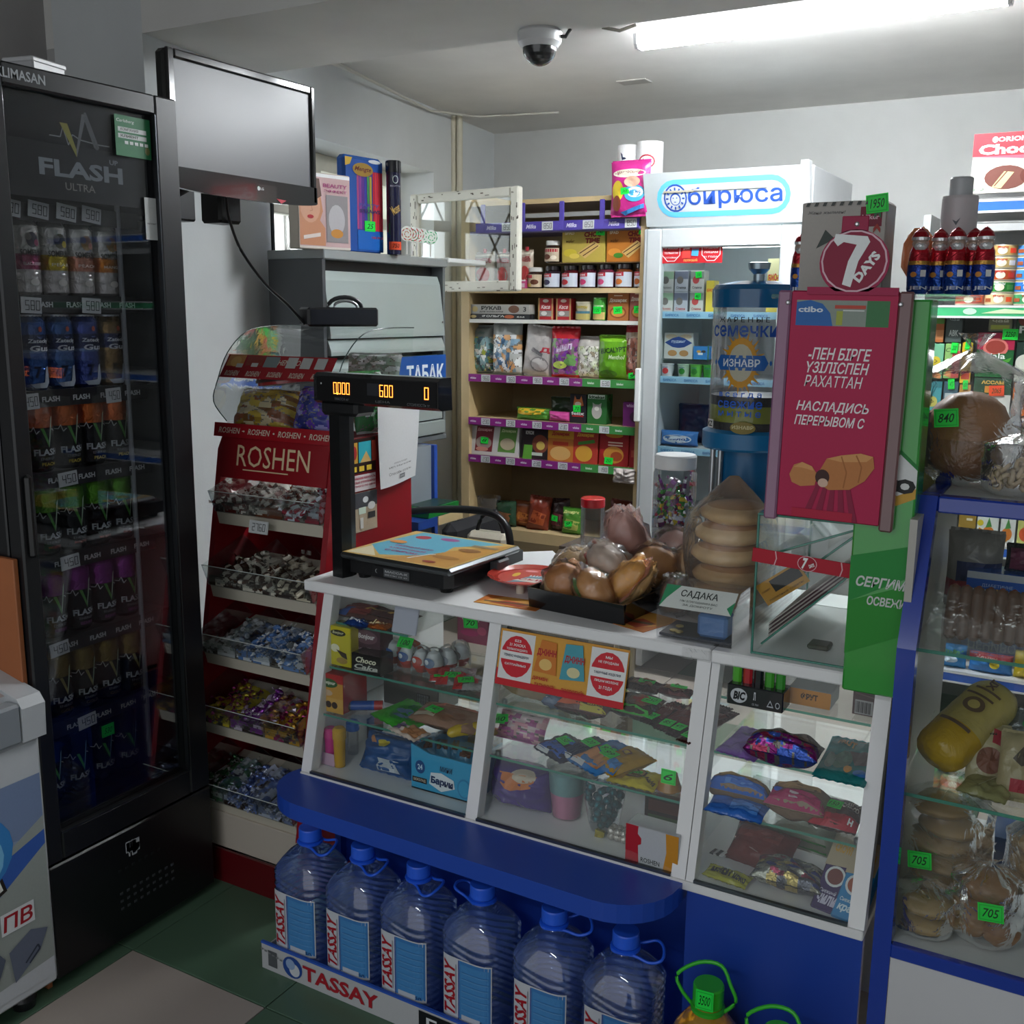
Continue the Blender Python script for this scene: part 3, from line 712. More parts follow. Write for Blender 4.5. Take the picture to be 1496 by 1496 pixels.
LIPS = [1.0, .80, .617, .43, .225]
CWB = (2*hw-.04)/3
for z in LIPS:
    y = sl*z
    q = MB(); q.prism([(y+.004, z-.034), (y-.004, z), (y+.2, z+.055), (y+.2, z+.04), (y+.03, z-.012), (y+.03, z-.034)], -hw+.019, hw-.019, 'x', '#c9c2b2', 'laminate')
    sh = q.build('shelf', st)
    q = MB(); q.prism([(y-.012, z+.002), (y-.035, z+.062), (y-.032, z+.062), (y-.008, z+.002)], -hw+.02, hw-.02, 'x', '#fff', 'acrylic')
    q.build('tray_front', sh)
    MB().tube([(-hw+.02, y-.0335, z+.063), (hw-.02, y-.0335, z+.063)], .0012, 5, '#cfd8d4', 'gloss').build('tray_rim', sh)
    for k in range(4):
        x = -hw+.02+k*CWB
        MB().prism([(y-.010, z+.004), (y-.034, z+.062), (y+.13, z+.12), (y+.19, z+.06)], x-.001, x+.001, 'x', '#fff', 'acrylic').build('tray_divider', sh)
q = MB(); q.prism([(sl*1.095-.004, 1.095), (sl*1.21-.004, 1.212), (sl*1.21+.01, 1.212), (sl*1.095+.01, 1.095)], -hw+.018, hw-.018, 'x', RED, 'laminate'); hd = q.build('header_board', st)
lean = lambda z0, off: (lambda x, z, l: (x, sl*(z0+z)-off-EPS*l, z0+z))
q = MB(); q.prism([(sl*1.205-.012, 1.205), (sl*1.24-.012, 1.242), (sl*1.24-.008, 1.242), (sl*1.205-.008, 1.205)], -hw-.008, hw+.002, 'x', '#9d1520', 'laminate'); hs = q.build('header_strip', st)
pm = MB(); draw(pm, [('t', .12+.26*k, .5, .19, .42, 'ROSHEN', '#d8c9b8', .01, .2) for k in range(4)]+[('r', .235+.26*k, .47, .247, .53, '#d8c9b8') for k in range(1)]+[('e', .25+.26*k, .5, .008, .06, '#d8c9b8') for k in range(3)], 2*hw, .037, lean(1.205, .0128)); pm.build('strip_lettering', hs)
pm = MB(); draw(pm, [('t', .5, .55, .62, .54, 'ROSHEN', '#e3c9a2', .0, 0), ('r', .25, .18, .64, .21, '#e3c9a2')], 2*hw, .105, lean(1.10, .0048)); pm.build('header_lettering', hd)
# curved clear hood
arc = [(sl*1.24-.01, 1.242), (.165, 1.30), (.185, 1.36), (.225, 1.43), (.30, 1.485), (.40, 1.50), (.53, 1.50)]
arc = [(sl*1.24-.01, 1.242)]+[(a-.0, b) for a, b in smooth([Vector((a, b, 0)) for a, b in arc])[1:] for a, b in [(a, b)]] if 0 else [(v.x, v.y) for v in smooth([Vector((a+.035, b, 0)) for a, b in arc], 4)]
q = MB()
q.grid(lambda a, b: (-hw+2*hw*a, *arc[min(len(arc)-1, int(b*(len(arc)-1)+.5))]), 4, len(arc)-1, mat='acrylic')
hood = q.build('clear_hood', st)
for s in (-1, 1):
    MB().add([(s*(hw-.001), a, b) for a, b in arc]+[(s*(hw-.001), RBK-RY, 1.215), (s*(hw-.001), arc[0][0], 1.215)], [tuple(range(len(arc)+2))], '#fff', 'acrylic').build('hood_side', hood)
    MB().tube([(s*hw, a, b) for a, b in arc], .0016, 5, '#3b4a48', 'gloss').build('hood_rim', hood)
q = MB(); i1 = 7
za, zb_ = 1.365, 1.425
q.add([(-hw+.002, .222, za), (hw-.03, .222, za), (hw-.03, .265, zb_), (-hw+.002, .265, zb_)], [(0, 1, 2, 3)], '#9d1520', 'print')
mpp = lambda x, z, l: (x-.014, .222+z*.717-EPS*l, za+z)
ops = [('r', .02, .5, .18, .98, '#c98a4a'), ('e', .1, .7, .05, .22, '#d9a860'), ('r', .2, .55, .36, .95, '#8d3a30'), ('r', .37, .5, .5, .95, '#7f8a8a'), ('r', .12, .45, .18, .62, '#c9c9c4'), ('r', .26, .5, .32, .66, '#c9c9c4')]
ops += [('t', .11+.2*k, .2, .13, .22, 'ROSHEN', '#d8c9b8', .01, .2) for k in range(5)]+[('t', .55, .72, .1, .22, 'HEN', '#d8c9b8', .01, .2), ('t', .68, .72, .1, .22, 'ROS', '#d8c9b8', .01, .2)]+[('r', .58+.13*k, .5, .67+.13*k, .95, '#b9b7b4') for k in range(3)]
draw(q, ops, 2*hw-.03, zb_-za, mpp); q.build('hood_strip', hood)
MB().box(-.035, .03, .0, .003, 0, .034, '#c9cbc9', 'print').build('price_card_backing', st, loc=(.0, sl*.98-.038, .965), rot=(-.2, 0, 0))
seg_tag(MB(), -.0025, .017, '2760', .062, .032, -.001).build('price_card', st, loc=(0, sl*.98-.038, .965), rot=(-.2, 0, 0))
for k in range(2):
    x = -.05+k*.19
    MB().box(x, x+.012, 0, .001, 0, .012, '#d5d2c9', 'print').build('white_sticker', st, loc=(0, .36, .86-.0*k), rot=(0, 0, 0))
# leaflets on the right flank of the stand
def flank(u0, u1, v0, v1, X):
    a, b = Px(u0, (v0+v1)/2, X), Px(u1, (v0+v1)/2, X); t_, bt = Px((u0+u1)/2, v0, X), Px((u0+u1)/2, v1, X)
    return a.y, b.y, bt.z, t_.z
def flyer(name, label, px, ops, X=-1.709, col='#ddd'):
    ya, yb, z0, z1 = flank(*px, X)
    t = thing(name, label, 'poster', (X, (ya+yb)/2, z0), (0, 0, PI/2))
    W, H = yb-ya, z1-z0
    q = MB(); q.box(-W/2, W/2, -.002, 0, 0, H, col, 'print'); draw(q, ops, W, H, flat(-.002)); q.build('printed_sheet', t); return t
flyer('sports_poster', 'small poster with beach picture on the red stand flank beside the scale post', (512, 548, 640, 690), [('r', .3, .3, .8, .9, '#39b0bd'), ('p', [(.35, .3), (.6, .62), (.8, .3)], '#d9b06a'), ('r', 0, .3, .25, .9, '#d0a040'), ('e', .12, .6, .1, .2, '#b03030'), ('r', 0, .05, .2, .2, '#e3c040'), ('r', .3, .05, .5, .2, '#e3c040'), ('r', .6, .05, .8, .2, '#e3c040'), ('r', .82, .3, 1, .9, '#a03a2a')], col='#2d1b18')
flyer('text_leaflet', 'leaflet of dense pink lettering under the beach poster', (514, 548, 693, 716), [('t', .5, .8, .95, .14, 'ВНИМАНИЕ ПОКУПАТЕЛЬ', '#b02a4a', .03, 0), ('t', .5, .55, .95, .14, 'ТОВАР ОТПУСКАЕТСЯ', '#b02a4a', .03, 0), ('t', .5, .3, .95, .14, 'СТРОГО ПО ЦЕНЕ', '#b02a4a', .03, 0)], col='#d9cfcf')
flyer('gadget_leaflet', 'leaflet with gadget pictures low on the red stand flank', (516, 550, 718, 775), [('p', [(0, .6), (1, .62), (1, 1), (0, 1)], '#4a4b50'), ('e', .5, .8, .12, .08, '#e4e6e8'), ('e', .75, .62, .16, .1, '#d8dad8'), ('r', .2, .45, .5, .62, '#cfe0cf'), ('r', .6, .3, .9, .46, '#3a3a3a'), ('r', .25, .08, .38, .36, '#cfcfca')], col='#b5a48c')
pa = thing('notice_paper', 'white payment notice sheet hanging crookedly on the side of the sweets stand', 'paper', (-1.70, 2.335, 1.045), (0, 0, PI/2+.0))
ya, yb, z0, z1 = flank(548, 610, 575, 708, -1.70)
pw, ph = yb-ya, z1-z0
pfun = lambda a, b: ((a-.5)*pw*(1-.04*(1-b))+.01*(b), -.003-.012*math.sin(a*3.0+1-b)*(1-b), b*ph+.012*a)
q = MB(); q.grid(lambda a, b: pfun(a, b), 10, 14, '#d9dadb', 'print'); q.build('sheet', pa)
q = MB(); draw(q, [('t', .5, .235, .36, .02, 'ОПЛАТА ПО КОДУ', '#555', .0, 0), ('t', .5, .2, .6, .018, 'ИП Магазин', '#444', 0, 0), ('t', .5, .13, .62, .03, 'Способы оплаты', '#555', 0, 0), ('r', .46, .05, .62, .10, '#7a7d80'), ('t', .54, .075, .1, .015, 'pay', '#e0e0e0', 0, 0)], pw, ph, lambda x, z, l: (lambda p: (p[0], p[1]-EPS*l-.0006, p[2]))(pfun(min(1, max(0, x/pw+.5)), min(1, max(0, z/ph))))); q.build('sheet_lettering', pa)
pa.location = (-1.70, (ya+yb)/2, z0)
MB().lathe([(.006, 0), (.005, .004), (.001, .006)], 10, '#b33', 'plastic').build('screw_cap', st, loc=(hw, RBK-RY-.11, .84), rot=(0, PI/2, 0))
# ---- wrapped sweets, each one an object
def candy(c1, c2, L=.026, R=.0085, mat='bag', fan=.012):
    m_ = MB()
    m_.ball((0, 0, 0), L*.5, R, R*.85, 8, 6, mat=mat, col=lambda i: c1 if (i//8+i) % 5 else c2)
    for s in (-1, 1):
        m_.add([(s*L*.46, 0, 0)]+[(s*(L*.46+fan*(.8+.2*(k % 2))), fan*.8*math.sin(a), fan*.55*math.cos(a)*(1-2*(k % 2)*.4)) for k, a in enumerate([-1.5+.6*j for j in range(6)])], [(0, j, j+1) for j in range(1, 6)], c2, mat)
    return m_.mesh('candy_wrapper')
def slab(c1, c2, L=.04, Wd=.018, T=.009, mat='bag', fan=.01):
    m_ = MB(); m_.box(-L/2, L/2, -Wd/2, Wd/2, -T/2, T/2, c1, mat, .003)
    m_.box(-L*.2, L*.2, -Wd/2-.0004, Wd/2+.0004, -T/2-.0004, T/2+.0004, c2, mat)
    for s in (-1, 1):
        m_.add([(s*L/2, -Wd*.3, 0), (s*L/2, Wd*.3, 0), (s*(L/2+fan), Wd*.55, .004), (s*(L/2+fan), 0, -.003), (s*(L/2+fan), -Wd*.55, .004)], [(0, 1, 2, 3), (0, 3, 4)], c2, mat)
    return m_.mesh('candy_wrapper')
K = {}
def fill(tier, comp, n, mesh, label, group, heap, sc=1.0):
    """n sweets heaped in one compartment of one tray"""
    z0 = LIPS[tier]; y0 = RY+sl*z0
    xa = cx_-hw+.02+comp*CWB+.012; xb = xa+CWB-.024
    hp = MB()
    def hf(a, b):
        zz = z0+.020+.038*b+.010*noise.noise(Vector((a*9+tier*7, b*6, comp*3)))
        return (xa-.009+(xb-xa+.018)*a, y0-.012+.165*b, zz-.012*(abs(2*a-1)**4))
    hp.grid(hf, 22, 20, mat='bag', cellcol=vor(heap, 40, .02))
    hp.grid(lambda a, b: (xa-.009+(xb-xa+.018)*a, y0-.012, z0+.004+.028*b), 20, 6, mat='bag', cellcol=vor(heap, 16, .02, .4))
    hp.build('sweets_heap', label='loose heap of '+label.split(',')[0].replace('a ', '', 1)+' filling its tray', cat='sweets', kind='stuff')
    for k in range(n):
        a, b = random.random(), random.random()**1.1
        p_ = hf(a*.9+.05, b*.95)
        o = bpy.data.objects.new('wrapped_sweet', mesh); COL.objects.link(o)
        o.location = (xa+(xb-xa)*a, p_[1], p_[2]+random.uniform(.002, .012))
        o.rotation_euler = (random.uniform(-.7, .7), random.uniform(-.6, .6), random.uniform(0, 6.3))
        s_ = sc*random.uniform(.9, 1.15); o.scale = (s_, s_, s_)
        tag(o, label, 'candy', group)
tierw = ['top', 'second', 'third', 'fourth', 'bottom']
compw = ['left', 'middle', 'right']
def ck(kind, *a, **k):
    key = (kind, a)
    if key not in K: K[key] = (candy if kind == 'c' else slab)(*a, **k)
    return K[key]
PL = [
 [('s', '#5d1f1c', '#d9d2c9', 14, 'dark red and cream wrapped sweet'), ('s', '#6b3a22', '#d0cabf', 14, 'brown and cream wrapped sweet'), ('s', '#8b2a3a', '#c9d2dc', 16, 'red, blue and silver wrapped sweet')],
 [('s', '#e3dccd', '#3d2a20', 16, 'white wrapped sweet with dark brown streaks'), ('s', '#e3dccd', '#4a3327', 16, 'cream wrapped sweet with brown streaks'), ('s', '#e0d5bd', '#3d2e24', 16, 'ivory wrapped sweet with dark print')],
 [('c', '#c9ccce', '#8f9a96', 14, 'clear and grey twist-wrapped sweet'), ('c', '#5c86c4', '#dfe4ea', 22, 'blue and white twist-wrapped sweet'), ('c', '#6f92c6', '#e6e9ec', 22, 'pale blue twist-wrapped sweet')],
 [('c', '#d6c23a', '#a5347a', 24, 'yellow and magenta twist-wrapped sweet'), ('c', '#8a3fa0', '#d8c9dc', 20, 'purple and silver twist-wrapped sweet'), ('c', '#c79a3a', '#8d2a5a', 20, 'golden twist-wrapped sweet')],
 [('c', '#4a7a52', '#d3d8d5', 12, 'green and silver twist-wrapped sweet'), ('c', '#6a7fb8', '#c3cbe0', 24, 'bluish silver twist-wrapped sweet'), ('c', '#7b86a8', '#b9c0d0', 20, 'grey blue twist-wrapped sweet')],
]
for i, rowp in enumerate(PL):
    for j, (kd, c1, c2, n, lb) in enumerate(rowp):
        fill(i, j, n, ck(kd, c1, c2, mat='foil' if i in (3, 4) else 'bag'), '%s, %s tray of the red stand, %s part' % (lb, tierw[i], compw[j]), 'sweets in the %s part of the %s tray' % (compw[j], tierw[i]), [c1, c2, c1, '#3a2f2b'], 1.15 if kd == 's' and i == 1 else 1.0)
# things under the hood
pouch('candy_bag', 'clear bag of yellow and brown sweets lying under the clear hood of the stand', 'bag', (-1.98, 2.12, 1.222), .20, .12, .09, '#8d7a3a', rot=(-.5, 0, .1), cells=vor(['#8d7430', '#6b4a28', '#a8923f', '#b5a888', '#7a4a30']), mat='bag', nu=34, nv=38)
pouch('candy_bag', 'bag of blue and violet wrapped sweets under the clear hood of the stand', 'bag', (-1.80, 2.13, 1.222), .15, .13, .09, '#4a3a8a', rot=(-.4, 0, .1), cells=vor(['#3a3f8a', '#5a3a9a', '#2a2f6a', '#8a8ac0', '#6a6f9a']), mat='bag', nu=34, nv=38)
pouch('candy_bag', 'bag of bright green wrapped sweets at the right end of the clear hood', 'bag', (-1.745, 2.30, 1.222), .12, .16, .06, '#3a8a4a', rot=(-.2, 0, PI/2-.2), cells=vor(['#3fae4a', '#2f8a3f', '#7fcf8a', '#d9e8da', '#2a6a3a']), mat='bag', nu=34, nv=38)
pouch('candy_bag', 'clear bag of white and silver sweets stored high inside the hood, by the right side', 'bag', (-1.80, 2.37, 1.31), .16, .12, .05, '#aab', rot=(-.3, 0, .3), cells=vor(['#b9bcbc', '#8f9a90', '#d0d2d2', '#6a7a6a']), mat='bag', nu=34, nv=38)
rb = thing('sweet_tin', 'red oval sweet tin lying on the bagged sweets under the hood', 'tin', (-1.95, 2.20, 1.345), (0, -.12, 0))
MB().lathe([(.05, 0), (.085, .004), (.088, .03), (.06, .036)], 24, '#a02a2c', 'gloss').build('tin_body', rb)
MB().lathe([(.0885, .012), (.0885, .02)], 24, '#3a1a1a', 'print', cap=False).build('tin_band', rb)
# customer display on top of the hood
dv = thing('customer_display', 'black rectangular customer display with round grey dial lying on the hood', 'display', (Py(497, 485, 2.33).x, 2.33, 1.502), (0, 0, math.radians(62)))
a, b = Px(447, 470, -1.93), Px(549, 472, -1.93)
MB().box(-.105, .105, -.03, .04, 0.0, .052, '#17181c', 'plastic', .006).build('display_case', dv)
MB().box(-.098, .098, -.0315, -.03, .006, .046, '#22252d', 'gloss').build('display_window', dv)
MB().tube([(.05*math.cos(t*PI/10), .01, .052+.028*math.sin(t*PI/10)) for t in range(11)], .006, 8, '#2a2b2d').build('carry_handle', dv, loc=(.02, 0, 0))
MB().tube([(.035*math.cos(t*PI/10), .005, .052+.018*math.sin(t*PI/10)) for t in range(11)], .004, 8, '#b5b8ba', 'metal').build('inner_ring', dv, loc=(.02, 0, 0))
# ================================================================== grey metal cabinet
GX = -2.2
mc = thing('metal_cabinet', 'grey metal cigarette cabinet with tilting front flaps by the window', 'cabinet', (GX, 3.0, 1.065), (0, 0, PI/2))
GL, GRt, GH = 2.652-3.0, 3.358-3.0, .67
GC, GD = '#a9b5b2', '#4d5052'
b = MB(); b.box(GL, GL+.015, 0, .225, 0, GH-.03, '#55585b', 'paintmetal'); b.box(GRt-.015, GRt, 0, .225, 0, GH-.03, '#6f7678', 'paintmetal')
b.box(GL+.015, GRt-.015, .05, .225, 0, GH-.03, '#2d2f31', 'paintmetal'); b.build('cabinet_body', mc)
MB().box(GL, GRt+.004, -.008, .23, GH-.03, GH, '#9aa0a0', 'paintmetal', .003).build('cabinet_top', mc)
def flap(z0, z1, y0, y1, nm_='flap'):
    q = MB(); q.prism([(y0, z0), (y0, z0+.012), (y1, z1-.03), (y1+.012, z1), (y1+.02, z1), (y0+.02, z0)], GL+.02, GRt-.022, 'x', GC, 'paintmetal')
    return q.build(nm_, mc)
flap(.39, .605, -.012, .008); flap(.335, .385, -.012, -.01, 'flap_rail'); flap(.08, .32, .0, .012)
MB().box(GL+.02, GRt-.02, -.012, .01, .025, .075, '#9faaa8', 'paintmetal', .003).build('lower_rail', mc)
MB().box(GL+.0, GRt, -.004, .2, .0, .02, '#6f777a', 'paintmetal', .002).build('cabinet_base', mc)
tpos = [Px(603, 520, GX+.01), Px(646, 515, GX+.01)]
q = MB(); draw(q, [('r', 0, 0, 1, 1, '#1d4f9a'), ('t', .55, .5, .8, .5, 'ТАБАК', '#dfe6ee', .03, 0)], .30, .13, flat(0)); q.build('blue_sticker', mc, loc=(.19, -.0135, .19))
each('rivet', mc, [MB().lathe([(.005, 0), (.001, .003)], 8, '#777', 'metal').move(Matrix.Translation((x, -.012, z)) @ Matrix.Rotation(PI/2, 4, 'X')) for x, z in ((GL+.035, .44), (GRt-.035, .44))])
bc = thing('base_cabinet', 'grey cabinet with blue edging standing under the metal cabinet', 'cabinet', (-2.15, 2.93, 0), (0, 0, PI/2))
MB().box(-.30, .26, .004, .24, .142, 1.06, '#8b949b', 'laminate').build('cabinet_body', bc)
MB().box(.26, .28, -.01, .24, .142, 1.06, '#2d56b4', 'laminate').build('blue_edge', bc)
q = MB(); draw(q, [('p', [(.3, .4), (.45, .52), (.42, .68), (.56, .56), (.72, .62), (.62, .46), (.72, .3), (.5, .4)], '#e8eaec')], .1, .1, flat(0)); q.build('star_sticker', bc, loc=(.10, .003, .86))
MB().box(-.02, .26, -.13, .0, .80, .83, '#23428c', 'laminate').build('blue_ledge', bc)
MB().box(.10, .26, -.134, -.130, .80, .832, '#d0b98a', 'laminate').build('ledge_edge', bc)
gb = thing('green_tray', 'small green plastic tray on the blue ledge beside the stand', 'tray', (-2.075, 3.07, .832), (0, 0, PI/2))
q = MB(); q.prism([(-.05, 0), (.045, 0), (.05, .035), (-.055, .035)], -.09, .1, 'x', '#1f8a3a', 'plastic'); q.build('tray_body', gb)
MB().box(-.082, .092, -.046, .042, .0355, .037, '#1c3a34', 'plastic').build('tray_inside', gb)
# goods on the metal cabinet
TZ = 1.735
hb = thing('hair_dye_box', 'beauty pouch printed with a young woman\'s face on the metal cabinet', 'box', (-2.22, Px(483, 362, -2.2).y, TZ), (0, 0, PI/2-.2))
HWD, HHT = .21, .235
MB().box(-HWD/2, HWD/2, 0, .05, 0, HHT, '#cfc4b4', 'gloss', .003).build('box_body', hb)
q = MB(); draw(q, [('r', .01, .01, .99, .99, '#d8cfc6'), ('r', .02, .04, .99, .96, '#c9a8a8'), ('r', .02, .94, .99, .985, '#f2f2f4'),
 ('p', [(.02, .05), (.02, .7), (.1, .82), (.3, .86), (.42, .7), (.46, .5), (.40, .38), (.5, .28), (.5, .05)], '#c98c68'),
 ('e', .22, .56, .19, .22, '#d6a184'), ('p', [(.02, .6), (.02, .92), (.4, .92), (.44, .7), (.36, .66), (.3, .78), (.12, .74)], '#5d4238'),
 ('e', .13, .62, .035, .012, '#3a2a26'), ('e', .32, .64, .035, .012, '#3a2a26'), ('l', [(.22, .62), (.26, .5), (.21, .49)], .008, '#b57a5e'), ('e', .22, .42, .06, .025, '#b3222c'),
 ('r', .52, .10, .94, .72, '#8f8a8c'), ('e', .72, .4, .16, .2, '#b9b6ba'), ('e', .72, .22, .12, .06, '#c98a3a'), ('t', .7, .84, .46, .05, 'BEAUTY', '#a8447a', .02, 0), ('t', .7, .77, .44, .04, 'ЭФФЕКТ', '#a8447a', .02, 0), ('p', [(.08, .12), (.4, .17), (.4, .22), (.08, .17)], '#e6d8d0')], HWD, HHT, flat(0)); q.build('front_print', hb)
sw_ = thing('straw_pack', 'tall blue and red packet of party straws on the metal cabinet, price sticker 25', 'packet', (-2.24, Px(534, 366, -2.24).y, TZ), (0, 0, PI/2-.12))
SWW, SHH = .185, .315
MB().box(-SWW/2, SWW/2, 0, .045, 0, SHH, '#1c55a8', 'bag', .012).build('packet_body', sw_)
ops = [('r', .03, .02, .97, .96, '#1d4f9e'), ('r', .30, .22, .96, .86, '#4a3a8a')]
for k, c in enumerate(['#a3447a', '#8a3a8f', '#5b2f8a', '#3a3a9a', '#3f8f4a', '#b0a03a']): ops.append(('r', .30+.065*k, .25, .352+.065*k, .80, c))
for k in range(5): ops.append(('r', .71+.05*k, .22, .752+.05*k, .85, ['#c9293a', '#d8404a'][k % 2]))
ops += [('p', [(.3, .24), (.96, .24), (.96, .04), (.3, .04)], '#1560b5'), ('e', .45, .86, .26, .07, '#9a7a2f'), ('t', .45, .86, .42, .06, 'Mengte', '#5d1f1f', .02, .3), ('e', .75, .955, .16, .02, '#dfe4ea'), ('t', .6, .50, .52, .035, 'PARTY', '#4b4f9a', .03, 0), ('t', .62, .44, .52, .04, 'STRAWS', '#3f3a66', .03, 0), ('t', .8, .17, .3, .025, '150 PCS', '#c83a4a', .02, 0), ('p', [(.0, .97), (.18, .97), (.12, .9), (0, .88)], '#c9a53a')]
q = MB(); draw(q, ops, SWW, SHH, flat(0)); q.build('front_print', sw_); sticker(sw_, (.02, -.004, .09), '25', .05, .034)
tb = thing('gift_tube', 'dark navy tube with gold script standing by the straw packet', 'tube', (-2.19, Px(576, 370, -2.19).y, TZ), (0, 0, .9))
MB().lathe([(.025, 0), (.025, .28), (.026, .281), (.026, .30), (.024, .302)], 24, '#17183a', 'gloss').build('tube_body', tb)
MB().lathe([(.0258, .27), (.0268, .271), (.0268, .306), (.024, .309)], 24, '#111118', 'gloss').build('tube_lid', tb)
q = MB(); draw(q, [('t', .5, .5, .5, .1, 'Moser', '#c9a55a', .01, .3, .6), ('e', .5, .82, .14, .045, '#b9c4c0'), ('e', .5, .82, .11, .035, '#17183a'), ('t', .5, .75, .5, .02, 'ROTH', '#b9b9c4', 0, 0), ('r', .15, .05, .8, .14, '#e2502c'), ('t', .5, .095, .35, .05, '750', '#5d1a0c', .02, .3)], .07, .30, cyl(.0255)); q.build('tube_lettering', tb)
# lollipops on a small ledge
lt_ = thing('lollipop_tray', 'small white ledge tray holding striped lollipops at the end of the cabinet', 'tray', (-2.235, 3.50, 1.722), (0, 0, PI/2))
MB().box(-.14, .13, -.05, .13, 0, .018, '#d9dcda', 'plastic', .003).build('tray_base', lt_)
for k, (u, c1, c2) in enumerate([(594, '#b03a3a', '#d9d0b0'), (604, '#c9404a', '#4a7a4a'), (613, '#b8424a', '#e0d8c8'), (623, '#4fae7a', '#dfe8e0'), (637, '#2fa86a', '#c9e8d4')]):
    p = Px(u, 365, -2.2)
    l_ = thing('lollipop', 'round spiral lollipop on a white stick, %s of the row on the ledge' % ['first', 'second', 'third', 'fourth', 'last green one'][k], 'lollipop', (-2.20-.006*k, p.y, 1.741), (0, 0, PI/2-.5), 'lollipops on the ledge')
    MB().tube([(0, 0, 0), (0, 0, .05)], .003, 6, '#e6e6e0', 'plastic').build('stick', l_)
    q = MB(); q.prism([(.026*math.cos(a), .07+.026*math.sin(a)) for a in [2*PI*i/20 for i in range(20)]], -.005, .005, 'y', '#e3e6e0', 'gloss')
    q.build('candy_disc', l_)
    q = MB()
    for i in range(30):
        a0 = i*.45; r0 = .003+.0007*i; a1 = a0+.45; r1 = r0+.0007
        q.add([(r0*math.cos(a0), -.0056, .07+r0*math.sin(a0)), (r1*math.cos(a1), -.0056, .07+r1*math.sin(a1)), ((r1+.0035)*math.cos(a1), -.0056, .07+(r1+.0035)*math.sin(a1)), ((r0+.0035)*math.cos(a0), -.0056, .07+(r0+.0035)*math.sin(a0))], [(0, 1, 2, 3)], c1 if i % 2 else c2, 'gloss')
    q.build('spiral', l_)

for t_ in [mc, bc, gb, hb, sw_, tb, lt_]+[o for o in bpy.data.objects if o.name.startswith('lollipop') and o.parent is None and o is not lt_]:
    t_.location = EYE+(t_.location-EYE)*1.1; t_.scale = (1.1,)*3
# ================================================================== glass-fronted counter
CB, CTY, CZ0, CZ1 = 1.75, 1.849, .49, .90
CT = .925
def leany(z): return CB+(CTY-CB)*(z-CZ0)/(CZ1-CZ0)
WHT = '#eeeeee'
ct = thing('display_counter', 'white sales counter with three slanted glass display bays and blue lower front', 'counter', (0, 0, 0))
MB().box(-1.60, -.605, 1.832, 2.36, CZ1, CT, WHT, 'laminate', .003).build('counter_top', ct)
MB().box(-.603, -.262, 1.828, 2.36, CZ1, CT, WHT, 'laminate', .003).build('counter_top', ct)
for x in (-1.552, -1.100, -.636, -.306):
    wdt = .028
    MB().prism([(CB, CZ0), (leany(CZ1), CZ1), (leany(CZ1)+.03, CZ1), (CB+.03, CZ0)], x, x+wdt, 'x', '#e9e9e9', 'laminate').build('front_stile', ct)
    if x in (-1.552, -.306): MB().prism([(CB+.03, CZ0-.02), (leany(CZ1)+.03, CZ1), (2.33, CZ1), (2.33, CZ0-.02)], x, x+.016, 'x', '#e2e2e2', 'laminate').build('side_panel', ct)
    else: MB().prism([(CB+.05, CZ0), (leany(CZ1)+.03, CZ1), (2.33, CZ1), (2.33, CZ0)], x+.006, x+.012, 'x', '#fff', 'acrylic').build('glass_divider', ct)
MB().prism([(CB, CZ0), (leany(CZ1), CZ1), (leany(CZ1)+.03, CZ1), (CB+.03, CZ0)], -.606, -.59, 'x', '#e6e6e6', 'laminate').build('front_stile', ct)
MB().box(-1.552, -.278, CB-.006, 2.33, CZ0-.018, CZ0, '#e4e4e4', 'laminate', .002).build('bay_floor', ct)
MB().box(-1.552, -.278, 2.31, 2.33, 0.0, CZ0-.02, '#cdced0', 'laminate').build('back_board', ct)
for x in (-1.552, -.62): MB().box(x, x+.018, 1.865, 2.31, 0, CZ0-.02, '#1c3f9c', 'laminate').build('lower_side', ct)
MB().box(-1.534, -.62, 1.885, 1.90, 0, CZ0-.02, '#1a3a95', 'laminate').build('lower_front', ct)
MB().box(-.602, -.278, CB-.002, CB+.015, 0, CZ0-.018, '#1b3f9d', 'laminate').build('lower_front', ct)
for xa, xb in ((-1.524, -1.100), (-1.072, -.636), (-.59, -.306)):
    MB().prism([(CB+.003, CZ0), (leany(CZ1)+.003, CZ1), (leany(CZ1)+.007, CZ1), (CB+.007, CZ0)], xa, xb, 'x', '#fff', 'glass').build('front_glass', ct)
    MB().prism([(CB-.004, CZ0+.0005), (CB-.004, CZ0+.006), (CB+.004, CZ0+.006), (CB+.004, CZ0+.0005)], xa, xb, 'x', '#6b7076', 'metal').build('glass_channel', ct)
    for z in (.73, .622):
        q = MB(); y = leany(z)+.015; q.box(xa+.004, xb-.004, y, y+.26, z-.005, z, '#fff', 'glass'); sh = q.build('glass_shelf', ct)
        MB().box(xa+.004, xb-.004, y-.0006, y, z-.005, z, '#fff', 'glass_edge').build('shelf_edge', sh)
        each('shelf_peg', ct, [MB().lathe([(.006, 0), (.006, .01), (.003, .012)], 8, '#a9acae', 'metal').move(Matrix.Translation((x, y+.03, z-.012))) for x in (xa+.008, xb-.008)])
for xa, xb in ((-1.524, -1.31), (-.59, -.306)):
    q = MB(); q.box(xa+.004, xb-.004, 1.85, 2.05, .826, .831, '#fff', 'glass'); sh = q.build('glass_shelf', ct)
    MB().box(xa+.004, xb-.004, 1.8494, 1.85, .826, .831, '#fff', 'glass_edge').build('shelf_edge', sh)
